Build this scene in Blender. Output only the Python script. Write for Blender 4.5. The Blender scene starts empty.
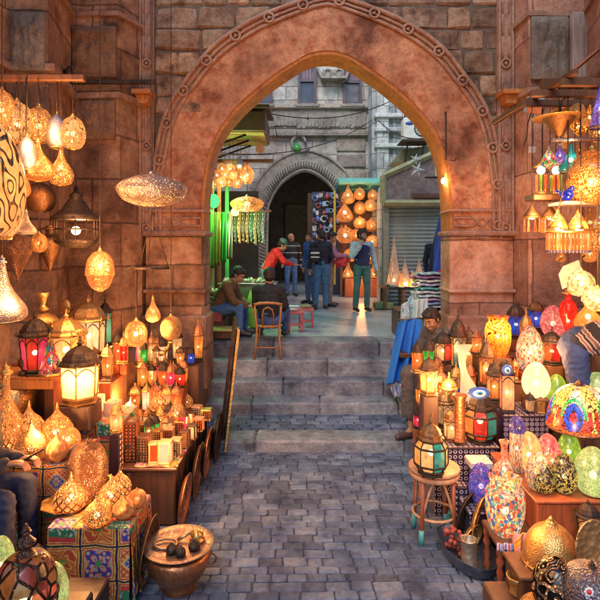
DEBUG = False
import bpy, math, random
from math import sin, cos, pi, radians, sqrt, atan2
from mathutils import Vector, Matrix, noise
random.seed(7)
C = bpy.context.scene.collection
sc = bpy.context.scene
# ---------------------------------------------------------------- camera, sky, sun
F = 520.0; HZ = 245.0; CAMZ = 2.31
cam_d = bpy.data.cameras.new('camera'); cam = bpy.data.objects.new('camera', cam_d); C.objects.link(cam)
cam.location = (0, 0, CAMZ); cam.rotation_euler = (pi/2, 0, 0)
cam_d.sensor_width = 36; cam_d.lens = F/600*36; cam_d.shift_y = -(300-HZ)/600
cam_d.clip_start = .05; cam_d.clip_end = 300
sc.camera = cam
W = bpy.data.worlds.new('World'); sc.world = W; W.use_nodes = True
nt = W.node_tree; sky = nt.nodes.new('ShaderNodeTexSky'); sky.sky_type = 'NISHITA'; sky.sun_disc = False
SUN_EL, SUN_ROT = 48, 200
sky.sun_elevation = radians(SUN_EL); sky.sun_rotation = radians(SUN_ROT)
bg = nt.nodes['Background']; bg.inputs['Strength'].default_value = .15
nt.links.new(sky.outputs[0], bg.inputs[0])
sd = bpy.data.lights.new('sun', 'SUN'); so = bpy.data.objects.new('sun', sd); C.objects.link(so)
sd.energy = 1.25; sd.angle = radians(35); sd.color = (1, .93, .84)
_el, _az = radians(SUN_EL), radians(SUN_ROT)
_dir = Vector((sin(_az)*cos(_el), cos(_az)*cos(_el), sin(_el)))
so.rotation_euler = _dir.to_track_quat('Z', 'Y').to_euler()
sc.view_settings.view_transform = 'Standard'; sc.view_settings.look = 'None'
sc.view_settings.exposure = 0.80; sc.view_settings.gamma = 1; sc.view_settings.use_curve_mapping = False
sc.render.engine = 'CYCLES'
sc.cycles.use_denoising = True
try: sc.cycles.denoiser = 'OPENIMAGEDENOISE'
except Exception: pass
sc.cycles.max_bounces = 5; sc.cycles.diffuse_bounces = 3; sc.cycles.glossy_bounces = 2
sc.cycles.transparent_max_bounces = 8; sc.cycles.transmission_bounces = 3
sc.cycles.sample_clamp_indirect = 4; sc.cycles.use_light_tree = True
sc.cycles.caustics_reflective = False; sc.cycles.caustics_refractive = False

# ---------------------------------------------------------------- helpers
def X(px, D): return (px-300)/F*D
def Z(py, D): return CAMZ-(py-HZ)/F*D
def P(px, py, D): return Vector((X(px, D), D, Z(py, D)))
def DZ(py, z): return F*(CAMZ-z)/(py-HZ)          # distance of a row seen at height z
def S(D): return F/D

class G:
    def __init__(s): s.v = []; s.f = []; s.sm = []; s.mi = []; s.m = 0; s.rn = {}
    def add(s, vs, fs, smooth=False):
        b = len(s.v); s.v += [tuple(v) for v in vs]
        s.f += [tuple(b+i for i in f) for f in fs]; s.sm += [smooth]*len(fs); s.mi += [s.m]*len(fs)
        return s
    def box(s, c, d, rz=0, rx=0, ry=0, taper=1):
        hx, hy, hz = d[0]/2, d[1]/2, d[2]/2
        R = Matrix.Rotation(rz, 3, 'Z') @ Matrix.Rotation(ry, 3, 'Y') @ Matrix.Rotation(rx, 3, 'X')
        vs = []
        for z in (-hz, hz):
            t = taper if z > 0 else 1
            for x, y in ((-hx, -hy), (hx, -hy), (hx, hy), (-hx, hy)):
                vs.append(R @ Vector((x*t, y*t, z)) + Vector(c))
        return s.add(vs, [(3,2,1,0),(4,5,6,7),(0,1,5,4),(1,2,6,5),(2,3,7,6),(3,0,4,7)])
    def bbox(s, c, d, b=.01, rz=0, rx=0, ry=0, jit=0):
        "box with chamfered edges (24 verts)"
        b = min(b, min(d)*.4)
        R = Matrix.Rotation(rz, 3, 'Z') @ Matrix.Rotation(ry, 3, 'Y') @ Matrix.Rotation(rx, 3, 'X')
        h = [d[0]/2, d[1]/2, d[2]/2]; idx = {}; vs = []
        for sx in (-1, 1):
            for sy in (-1, 1):
                for sz in (-1, 1):
                    j = Vector((random.uniform(-jit, jit), random.uniform(-jit, jit), random.uniform(-jit, jit)))
                    for ax in range(3):
                        p = [sx*h[0], sy*h[1], sz*h[2]]
                        for k in range(3):
                            if k != ax: p[k] -= (sx, sy, sz)[k]*b
                        idx[(sx, sy, sz, ax)] = len(vs); vs.append(R @ (Vector(p)+j) + Vector(c))
        fs = []
        for ax in range(3):
            o = [k for k in range(3) if k != ax]
            for sg in (-1, 1):
                q = []
                for a, bb in ((-1, -1), (1, -1), (1, 1), (-1, 1)):
                    k = [0, 0, 0]; k[ax] = sg; k[o[0]] = a; k[o[1]] = bb; q.append(idx[(*k, ax)])
                fs.append(q)
        for ax in range(3):        # edges along ax
            o = [k for k in range(3) if k != ax]
            for a in (-1, 1):
                for bb in (-1, 1):
                    def k(sg):
                        q = [0, 0, 0]; q[ax] = sg; q[o[0]] = a; q[o[1]] = bb; return tuple(q)
                    fs.append([idx[(*k(-1), o[0])], idx[(*k(1), o[0])], idx[(*k(1), o[1])], idx[(*k(-1), o[1])]])
        for sx in (-1, 1):
            for sy in (-1, 1):
                for sz in (-1, 1): fs.append([idx[(sx, sy, sz, a)] for a in range(3)])
        # fix winding
        cc = Vector(c); out = []
        for f in fs:
            p = [vs[i] for i in f]; n = (p[1]-p[0]).cross(p[2]-p[1]); m = sum(p, Vector())/len(p)
            out.append(f if n.dot(m-cc) >= 0 else f[::-1])
        b0 = len(s.v); r = random.uniform(.06, 1)
        for i in range(len(vs)): s.rn[b0+i] = r
        return s.add(vs, out)
    def lathe(s, prof, n=24, c=(0,0,0), smooth=True, rot=0, cap=True, M=None, lobes=0, lobe=0):
        vs = []; fs = []; c = Vector(c)
        for r, z in prof:
            for i in range(n):
                a = 2*pi*i/n+rot; rr = max(r, 1e-4)*(1+lobe*cos(lobes*a))
                p = Vector((rr*cos(a), rr*sin(a), z))
                if M: p = M @ p
                vs.append(p+c)
        for k in range(len(prof)-1):
            for i in range(n):
                j = (i+1) % n
                fs.append((k*n+i, k*n+j, (k+1)*n+j, (k+1)*n+i))
        s.add(vs, fs, smooth)
        if cap:
            b = len(s.v)-len(vs)
            if prof[0][0] > 1e-3: s.f.append(tuple(b+i for i in range(n))[::-1]); s.sm.append(False); s.mi.append(s.m)
            if prof[-1][0] > 1e-3: s.f.append(tuple(b+(len(prof)-1)*n+i for i in range(n))); s.sm.append(False); s.mi.append(s.m)
        return s
    def cyl(s, a, b, r, n=10, r2=None, smooth=True):
        return s.tube([a, b], r, n, r2=r2, smooth=smooth)
    def tube(s, pts, r, n=6, r2=None, smooth=True, closed=False, radii=None):
        pts = [Vector(p) for p in pts]; vs = []; fs = []; m = len(pts); up = None
        for k, p in enumerate(pts):
            if closed: t = pts[(k+1) % m]-pts[k-1]
            else: t = (pts[min(k+1, m-1)]-pts[max(k-1, 0)])
            t.normalize()
            if up is None: up = Vector((0,0,1)) if abs(t.z) < .9 else Vector((1,0,0))
            u = t.cross(up).normalized(); w = u.cross(t).normalized(); up = w
            rr = radii[k] if radii else (r if r2 is None else r+(r2-r)*k/(m-1))
            for i in range(n):
                a = 2*pi*i/n; vs.append(p+(u*cos(a)+w*sin(a))*rr)
        for k in range(m if closed else m-1):
            for i in range(n):
                j = (i+1) % n; q = (k+1) % m
                fs.append((k*n+i, k*n+j, q*n+j, q*n+i))
        if not closed:
            fs.append(tuple(range(n))[::-1]); fs.append(tuple((m-1)*n+i for i in range(n)))
        return s.add(vs, fs, smooth)
    def ell(s, c, r, nu=16, nv=10, M=None):
        c = Vector(c)
        if not hasattr(r, '__len__'): r = (r, r, r)
        vs = []; fs = []
        for j in range(nv+1):
            t = pi*j/nv
            for i in range(nu):
                a = 2*pi*i/nu
                p = Vector((r[0]*sin(t)*cos(a), r[1]*sin(t)*sin(a), -r[2]*cos(t)))
                if M: p = M @ p
                vs.append(p+c)
        for j in range(nv):
            for i in range(nu):
                k = (i+1) % nu; fs.append((j*nu+i, j*nu+k, (j+1)*nu+k, (j+1)*nu+i))
        return s.add(vs, fs, True)
    def ring(s, c, R, r, n=24, m=6, M=None, sx=1, sy=1):
        pts = []
        for i in range(n):
            p = Vector((R*sx*cos(2*pi*i/n), R*sy*sin(2*pi*i/n), 0))
            if M: p = M @ p
            pts.append(p+Vector(c))
        return s.tube(pts, r, m, closed=True)
    def prism(s, poly, y0, y1, axis='y'):
        "poly in (x,z) extruded along y"
        n = len(poly); vs = []
        for y in (y0, y1):
            for a, b in poly: vs.append((a, y, b) if axis == 'y' else (a, b, y) if axis == 'z' else (y, a, b))
        fs = [tuple(range(n)), tuple(range(n, 2*n))[::-1]]
        for i in range(n): j = (i+1) % n; fs.append((i, n+i, n+j, j))
        return s.add(vs, fs)
    def grid(s, fn, nu, nv, smooth=True):
        vs = [fn(i/nu, j/nv) for j in range(nv+1) for i in range(nu+1)]
        fs = [(j*(nu+1)+i, j*(nu+1)+i+1, (j+1)*(nu+1)+i+1, (j+1)*(nu+1)+i) for j in range(nv) for i in range(nu)]
        return s.add(vs, fs, smooth)
    def mesh(s, name):
        me = bpy.data.meshes.new(name); me.from_pydata(s.v, [], s.f)
        me.polygons.foreach_set('use_smooth', s.sm); me.polygons.foreach_set('material_index', s.mi)
        if len(s.rn) > 24:
            at = me.attributes.new('Rnd', 'FLOAT', 'POINT'); at.data.foreach_set('value', [s.rn.get(i, 0) for i in range(len(s.v))])
        me.update(); return me
    def build(s, name, mat, parent=None, loc=None, rz=0, bevel=0):
        return link(name, s.mesh(name), mat, parent, loc, rz, bevel)

def link(name, me, mat, parent=None, loc=None, rz=0, bevel=0, fix=True):
    o = bpy.data.objects.new(name, me); C.objects.link(o)
    mats = mat if isinstance(mat, (list, tuple)) else [mat]
    if len(me.materials) == 0:
        for m in mats: me.materials.append(m)
    else:
        for i, m in enumerate(mats):
            if me.materials[i] != m:
                o.material_slots[i].link = 'OBJECT'; o.material_slots[i].material = m
    if parent: o.parent = parent
    if loc is not None: o.location = loc
    o.rotation_euler.z = rz
    if bevel:
        b = o.modifiers.new('bevel', 'BEVEL'); b.width = bevel; b.segments = 2; b.limit_method = 'ANGLE'
    return o
def thing(name, label, cat, loc=(0,0,0), rz=0, group=None, scale=None):
    o = bpy.data.objects.new(name, None); C.objects.link(o); o.empty_display_size = .1
    o.location = loc; o.rotation_euler.z = rz
    o['label'] = label; o['category'] = cat
    if group: o['group'] = group
    if scale is not None: o.scale = scale
    return o
def tag(o, label, cat, group=None):
    o['label'] = label; o['category'] = cat
    if group: o['group'] = group
    return o
def struct(o): o['kind'] = 'structure'; return o
MC = {}
def part(name, key, fn, mat, parent, **k):
    if key not in MC:
        g = G(); fn(g); MC[key] = g.mesh(name)
    return link(name, MC[key], mat, parent, **k)

# ---------------------------------------------------------------- materials
def newmat(name):
    m = bpy.data.materials.new(name); m.use_nodes = True
    return m, m.node_tree, m.node_tree.nodes['Principled BSDF']
def nd(t, typ, **k):
    n = t.nodes.new(typ)
    for a, b in k.items():
        if a.startswith('_'): n.inputs[int(a[1:])].default_value = b
        else: setattr(n, a, b)
    return n
def ramp(t, fac, stops, interp='LINEAR'):
    r = t.nodes.new('ShaderNodeValToRGB'); r.color_ramp.interpolation = interp
    e = r.color_ramp.elements
    while len(e) < len(stops): e.new(.5)
    for i, (p, c) in enumerate(stops):
        e[i].position = p; e[i].color = (*c, 1) if len(c) == 3 else c
    t.links.new(fac, r.inputs[0]); return r.outputs[0]
def coords(t, rnd=False, scale=None):
    tc = t.nodes.new('ShaderNodeTexCoord'); o = tc.outputs['Object']
    if rnd:
        oi = t.nodes.new('ShaderNodeObjectInfo')
        mul = nd(t, 'ShaderNodeMath', operation='MULTIPLY'); mul.inputs[1].default_value = 37
        t.links.new(oi.outputs['Random'], mul.inputs[0])
        ad = nd(t, 'ShaderNodeVectorMath', operation='ADD'); t.links.new(o, ad.inputs[0]); t.links.new(mul.outputs[0], ad.inputs[1]); o = ad.outputs[0]
    return o
def noise_t(t, co, scale, detail=4, rough=.6, dist=0):
    n = t.nodes.new('ShaderNodeTexNoise'); n.inputs['Scale'].default_value = scale; n.inputs['Detail'].default_value = detail
    n.inputs['Roughness'].default_value = rough; n.inputs['Distortion'].default_value = dist
    if co: t.links.new(co, n.inputs['Vector'])
    return n
def mix(t, fac, a, b, mode='MIX'):
    n = t.nodes.new('ShaderNodeMix'); n.data_type = 'RGBA'; n.blend_type = mode
    for s, v in ((0, fac), (6, a), (7, b)):
        if hasattr(v, 'is_output'): t.links.new(v, n.inputs[s])
        elif s == 0: n.inputs[0].default_value = v
        else: n.inputs[s].default_value = (*v, 1)
    return n.outputs[2]
def bump(t, h, b, strength=.5, dist=.02, prev=None):
    n = t.nodes.new('ShaderNodeBump'); n.inputs['Strength'].default_value = strength; n.inputs['Distance'].default_value = dist
    t.links.new(h, n.inputs['Height'])
    if prev: t.links.new(prev, n.inputs['Normal'])
    if b: t.links.new(n.outputs[0], b.inputs['Normal'])
    return n.outputs[0]
def math_(t, op, a, b=None, c=None):
    n = nd(t, 'ShaderNodeMath', operation=op)
    for i, v in enumerate((a, b, c)):
        if v is None: continue
        if hasattr(v, 'is_output'): t.links.new(v, n.inputs[i])
        else: n.inputs[i].default_value = v
    return n.outputs[0]
def stone(name, cols, scale=1.0, brick=None, bstr=.6, rough=.9, fine=60, stain=0):
    m, t, b = newmat(name); co = coords(t)
    n1 = noise_t(t, co, 1.6*scale, 6, .65, .15); n2 = noise_t(t, co, 9*scale, 8, .7); n3 = noise_t(t, co, fine*scale, 5, .7)
    k = len(cols)
    col = ramp(t, n1.outputs[0], [(.3+.4*i/(k-1), c) for i, c in enumerate(cols)])
    dk = ramp(t, n2.outputs[0], [(.28, (.42, .38, .36)), (.48, (.85, .85, .85)), (.65, (1.1, 1.08, 1.05)), (.8, (1.3, 1.25, 1.2))])
    col = mix(t, .85, col, dk, 'MULTIPLY')
    fk = ramp(t, n3.outputs[0], [(.3, (.6, .6, .6)), (.6, (1.2, 1.2, 1.2))]); col = mix(t, .85, col, fk, 'MULTIPLY')
    ra = nd(t, 'ShaderNodeAttribute', attribute_name='Rnd'); col = mix(t, .85, col, ramp(t, ra.outputs['Fac'], [(0, (1, 1, 1)), (.04, (1, 1, 1)), (.05, (.55, .5, .48)), (.35, (.85, .82, .84)), (.7, (1.1, 1.02, .95)), (1, (1.5, 1.42, 1.3))]), 'MULTIPLY')
    if stain:
        n5 = noise_t(t, co, .9, 7, .62); col = mix(t, stain, col, ramp(t, n5.outputs[0], [(.34, (.28, .22, .22)), (.44, (.75, .7, .7)), (.52, (1, 1, 1)), (.60, (1.1, 1.05, 1)), (.66, (1.55, 1.5, 1.45))]), 'MULTIPLY')
    h = math_(t, 'ADD', n2.outputs[0], math_(t, 'MULTIPLY', n3.outputs[0], .5))
    if brick:
        sx = nd(t, 'ShaderNodeSeparateXYZ'); t.links.new(co, sx.inputs[0])
        cx = nd(t, 'ShaderNodeCombineXYZ'); t.links.new(math_(t, 'ADD', sx.outputs[0], sx.outputs[1]), cx.inputs[0]); t.links.new(sx.outputs[2], cx.inputs[1])
        wob = noise_t(t, co, 3, 3); sv = nd(t, 'ShaderNodeVectorMath', operation='SCALE'); t.links.new(wob.outputs[1], sv.inputs[0]); sv.inputs['Scale'].default_value = .05
        av = nd(t, 'ShaderNodeVectorMath', operation='ADD'); t.links.new(cx.outputs[0], av.inputs[0]); t.links.new(sv.outputs[0], av.inputs[1])
        br = nd(t, 'ShaderNodeTexBrick'); t.links.new(av.outputs[0], br.inputs[0])
        br.inputs['Scale'].default_value = 1; br.inputs['Brick Width'].default_value = brick[0]; br.inputs['Row Height'].default_value = brick[1]
        br.inputs['Mortar Size'].default_value = brick[2]; br.inputs['Mortar Smooth'].default_value = .3
        br.inputs['Color1'].default_value = (.7, .66, .62, 1); br.inputs['Color2'].default_value = (1.25, 1.2, 1.15, 1); br.inputs['Mortar'].default_value = (.3, .27, .25, 1)
        col = mix(t, .8, col, br.outputs[0], 'MULTIPLY')
        h = math_(t, 'SUBTRACT', h, math_(t, 'MULTIPLY', br.outputs[1], 2.0))
    t.links.new(col, b.inputs['Base Color']); b.inputs['Roughness'].default_value = rough
    bump(t, h, b, bstr, .02); return m
def plain(name, col, rough=.6, metal=0, var=.25, scale=8, bstr=.1, spec=None, rnd=True):
    m, t, b = newmat(name); co = coords(t, rnd); n = noise_t(t, co, scale, 5, .65)
    c = ramp(t, n.outputs[0], [(.3, tuple(x*(1-var) for x in col)), (.7, tuple(min(1, x*(1+var)) for x in col))])
    t.links.new(c, b.inputs['Base Color']); b.inputs['Roughness'].default_value = rough; b.inputs['Metallic'].default_value = metal
    if bstr: bump(t, n.outputs[0], b, bstr, .01)
    return m
def metal(name, col, rough=.35, scale=14, engrave=.3):
    m, t, b = newmat(name); co = coords(t, True)
    n = noise_t(t, co, scale, 6, .7); v = nd(t, 'ShaderNodeTexVoronoi'); v.inputs['Scale'].default_value = scale*3; t.links.new(co, v.inputs[0])
    c = ramp(t, n.outputs[0], [(.3, tuple(x*.45 for x in col)), (.55, col), (.8, tuple(min(1, x*1.3) for x in col))])
    t.links.new(c, b.inputs['Base Color']); b.inputs['Metallic'].default_value = .9
    r = ramp(t, n.outputs[0], [(.3, (rough+.25,)*3), (.7, (rough-.08,)*3)]); t.links.new(r, b.inputs['Roughness'])
    bump(t, v.outputs[0], b, engrave, .01); return m
def wood(name, col, rough=.5, scale=1):
    m, t, b = newmat(name); co = coords(t, True)
    mp = nd(t, 'ShaderNodeMapping'); mp.inputs['Scale'].default_value = (14*scale, 14*scale, 1.6*scale); t.links.new(co, mp.inputs[0])
    n = noise_t(t, mp.outputs[0], 2, 8, .7, .8); n2 = noise_t(t, co, 3, 4)
    c = ramp(t, n.outputs[0], [(.25, tuple(x*.4 for x in col)), (.5, col), (.78, tuple(min(1, x*1.5) for x in col))])
    c = mix(t, .5, c, ramp(t, n2.outputs[0], [(.3, (.5,)*3), (.7, (1.2,)*3)]), 'MULTIPLY')
    t.links.new(c, b.inputs['Base Color']); b.inputs['Roughness'].default_value = rough
    bump(t, n.outputs[0], b, .3, .005); return m
def emis(name, col, st):
    m = bpy.data.materials.new(name); m.use_nodes = True; t = m.node_tree; t.nodes.clear()
    e = nd(t, 'ShaderNodeEmission'); e.inputs[0].default_value = (*col, 1); e.inputs[1].default_value = st
    o = nd(t, 'ShaderNodeOutputMaterial'); t.links.new(e.outputs[0], o.inputs[0]); return m
def shade(name, mcol, gcol, st, pattern='vor', scale=12, thr=.06, tr=.3, palette=None, rough=.35, gvar=.5):
    """lamp shade: pierced metal (or leaded mosaic glass) over a lit lining; holes let the bulb be seen"""
    m = bpy.data.materials.new(name); m.use_nodes = True; t = m.node_tree; t.nodes.clear()
    co = coords(t, pattern != 'ribs')
    met = nd(t, 'ShaderNodeBsdfPrincipled'); met.inputs['Metallic'].default_value = .85; met.inputs['Roughness'].default_value = rough
    nn = noise_t(t, co, 10, 5); t.links.new(ramp(t, nn.outputs[0], [(.3, tuple(x*.5 for x in mcol)), (.7, mcol)]), met.inputs['Base Color'])
    ev = nd(t, 'ShaderNodeTexVoronoi', feature='DISTANCE_TO_EDGE'); ev.inputs['Scale'].default_value = scale*1.7; t.links.new(co, ev.inputs[0]); bump(t, ev.outputs[0], met, .6, .03)
    gc = None
    if pattern in ('vor', 'mosaic'):
        v = nd(t, 'ShaderNodeTexVoronoi', feature='DISTANCE_TO_EDGE'); v.inputs['Scale'].default_value = scale
        wob = noise_t(t, co, scale*.35, 2); 
        vv = co
        if pattern == 'vor':
            sv = nd(t, 'ShaderNodeVectorMath', operation='SCALE'); t.links.new(wob.outputs[1], sv.inputs[0]); sv.inputs['Scale'].default_value = .12
            av = nd(t, 'ShaderNodeVectorMath', operation='ADD'); t.links.new(co, av.inputs[0]); t.links.new(sv.outputs[0], av.inputs[1]); vv = av.outputs[0]
        t.links.new(vv, v.inputs[0])
        mask = math_(t, 'GREATER_THAN', v.outputs[0], thr)
        if palette:
            v2 = nd(t, 'ShaderNodeTexVoronoi', feature='F1'); v2.inputs['Scale'].default_value = scale; t.links.new(vv, v2.inputs[0])
            sp = nd(t, 'ShaderNodeSeparateColor'); t.links.new(v2.outputs['Color'], sp.inputs[0])
            gc = ramp(t, sp.outputs[0], [(i/len(palette), c) for i, c in enumerate(palette)], 'CONSTANT')
    elif pattern == 'dots':
        v = nd(t, 'ShaderNodeTexVoronoi', feature='F1'); v.inputs['Scale'].default_value = scale; v.inputs['Randomness'].default_value = .35
        t.links.new(co, v.inputs[0]); mask = math_(t, 'LESS_THAN', v.outputs[0], thr)
    elif pattern == 'swirl':
        n0 = noise_t(t, co, scale*.3, 1, .5)
        a = math_(t, 'SINE', math_(t, 'MULTIPLY', n0.outputs[0], 75))
        mask = math_(t, 'GREATER_THAN', a, thr)
    elif pattern == 'ribs':
        sx = nd(t, 'ShaderNodeSeparateXYZ'); t.links.new(co, sx.inputs[0])
        an = math_(t, 'ARCTAN2', sx.outputs[1], sx.outputs[0])
        a = math_(t, 'SINE', math_(t, 'ADD', math_(t, 'MULTIPLY', an, scale), math_(t, 'MULTIPLY', sx.outputs[2], 14)))
        a2 = math_(t, 'SINE', math_(t, 'SUBTRACT', math_(t, 'MULTIPLY', an, scale), math_(t, 'MULTIPLY', sx.outputs[2], 14)))
        mask = math_(t, 'GREATER_THAN', math_(t, 'MINIMUM', math_(t, 'ABSOLUTE', a), math_(t, 'ABSOLUTE', a2)), thr)
    elif pattern == 'glass':
        mask = None
    n2 = noise_t(t, co, 5, 3)
    base = gc if gc else gcol
    fk = ramp(t, n2.outputs[0], [(.3, (1-gvar,)*3), (.65, (1.15,)*3)])
    gcol2 = mix(t, 1, base, fk, 'MULTIPLY')
    e = nd(t, 'ShaderNodeEmission'); t.links.new(gcol2, e.inputs[0]); e.inputs[1].default_value = st*.30
    g0 = nd(t, 'ShaderNodeBsdfTranslucent'); t.links.new(gcol2, g0.inputs['Color']); g1 = nd(t, 'ShaderNodeBsdfGlossy'); g1.inputs['Roughness'].default_value = .2; g1.inputs['Color'].default_value = (.8, .8, .8, 1)
    g = nd(t, 'ShaderNodeMixShader'); g.inputs[0].default_value = .06; t.links.new(g0.outputs[0], g.inputs[1]); t.links.new(g1.outputs[0], g.inputs[2])
    ad = nd(t, 'ShaderNodeAddShader'); t.links.new(e.outputs[0], ad.inputs[0]); t.links.new(g.outputs[0], ad.inputs[1])
    tp = nd(t, 'ShaderNodeBsdfTransparent'); t.links.new(mix(t, .5, gcol2, (1, 1, 1)), tp.inputs[0])
    mx = nd(t, 'ShaderNodeMixShader'); mx.inputs[0].default_value = tr; t.links.new(ad.outputs[0], mx.inputs[1]); t.links.new(tp.outputs[0], mx.inputs[2])
    o = nd(t, 'ShaderNodeOutputMaterial')
    if mask is None: t.links.new(mx.outputs[0], o.inputs[0])
    else:
        m2 = nd(t, 'ShaderNodeMixShader'); t.links.new(mask, m2.inputs[0]); t.links.new(met.outputs[0], m2.inputs[1]); t.links.new(mx.outputs[0], m2.inputs[2])
        t.links.new(m2.outputs[0], o.inputs[0])
    try: m.cycles.emission_sampling = 'NONE'
    except Exception: pass
    return m
def vcol(name, rough=.9, em=0, bscale=250):
    m, t, b = newmat(name); a = nd(t, 'ShaderNodeAttribute', attribute_name='Col')
    co = coords(t); n = noise_t(t, co, bscale, 3); n2 = noise_t(t, co, 6, 4)
    c = mix(t, .5, a.outputs[0], ramp(t, n.outputs[0], [(.3, (.5,)*3), (.7, (1.3,)*3)]), 'MULTIPLY')
    c = mix(t, .4, c, ramp(t, n2.outputs[0], [(.3, (.5,)*3), (.7, (1.2,)*3)]), 'MULTIPLY')
    t.links.new(c, b.inputs['Base Color']); b.inputs['Roughness'].default_value = rough
    if em: t.links.new(a.outputs[0], b.inputs['Emission Color']); b.inputs['Emission Strength'].default_value = em
    bump(t, n.outputs[0], b, .3, .003); return m

MAT = {}
M_arch = stone('red_plaster', [(.15, .05, .028), (.46, .185, .10), (.58, .31, .19), (.38, .13, .065), (.56, .36, .26)], 1.3, None, 1.3, stain=1.0)
M_ochre = stone('ochre_edge', [(.25, .09, .03), (.42, .17, .05), (.3, .10, .035)], 2, None, .6)
M_block = stone('rough_block', [(.06, .035, .027), (.31, .20, .14), (.46, .35, .26), (.34, .29, .26)], 2.4, None, 1.4, stain=.7)
M_mortar = stone('dark_mortar', [(.07, .05, .04), (.16, .12, .095)], 2, None, .6)
M_pier = stone('pier_stone', [(.06, .035, .025), (.28, .15, .09), (.44, .28, .185), (.27, .22, .18)], 1.2, (.75, .52, .012), 1.0, stain=.9)
M_pierR = stone('pink_pier_stone', [(.20, .10, .075), (.47, .25, .18), (.57, .36, .29), (.40, .28, .26)], 1.2, (1.2, .8, .01), .9, stain=.45)
M_carve = stone('carved_stone', [(.22, .12, .09), (.38, .22, .17), (.45, .3, .22)], 2.5, None, .8)
M_fac = stone('grey_limestone', [(.42, .45, .47), (.62, .64, .63), (.72, .66, .54)], .9, (.8, .42, .012), 1.0, stain=.75)
M_facb = stone('blue_limestone', [(.36, .46, .54), (.52, .63, .7), (.62, .69, .72)], 1.1, (.9, .45, .012), .9, stain=.6)
M_facc = stone('carved_limestone', [(.3, .29, .28), (.52, .49, .45), (.64, .6, .52)], 4, None, 1.6, fine=30, stain=.5)
M_step = stone('step_stone', [(.06, .07, .10), (.17, .20, .27), (.26, .30, .37), (.34, .36, .40)], 2.2, None, .8, .5, stain=.7)
M_pave = stone('paver_stone', [(.035, .055, .12), (.11, .165, .30), (.18, .245, .39), (.28, .33, .44)], 2.6, None, .9, .36, stain=.5)
M_joint = stone('joint_dirt', [(.05, .05, .07), (.10, .10, .13)], 2, None, .4)
M_plaza = stone('plaza_stone', [(.2, .28, .36), (.32, .42, .52), (.4, .5, .58)], 1.2, (.9, .6, .008), .25, .3)
M_iron = metal('dark_iron', (.07, .055, .05), .55, 14, .3)
M_brass = metal('old_brass', (.62, .38, .14), .32)
M_copper = metal('old_copper', (.50, .22, .11), .34)
M_bronze = metal('dark_bronze', (.2, .11, .06), .4)
M_steel = metal('tarnished_silver', (.38, .37, .40), .3)
M_wood = wood('dark_wood', (.10, .045, .025), .45)
M_woodr = wood('red_wood', (.28, .075, .03), .45)
M_woodo = wood('orange_wood', (.42, .17, .05), .45)
M_woodl = wood('pale_wood', (.42, .27, .14), .6)
M_rattan = wood('rattan', (.45, .26, .16), .5, 2)
M_black = plain('black_cloth', (.012, .013, .018), .8)
M_bulb = emis('bulb_glow', (1, .62, .28), 13)
WARM = (1.0, .42, .10)
M_bulbw = emis('white_bulb_glow', (1, .80, .56), 11)
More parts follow.
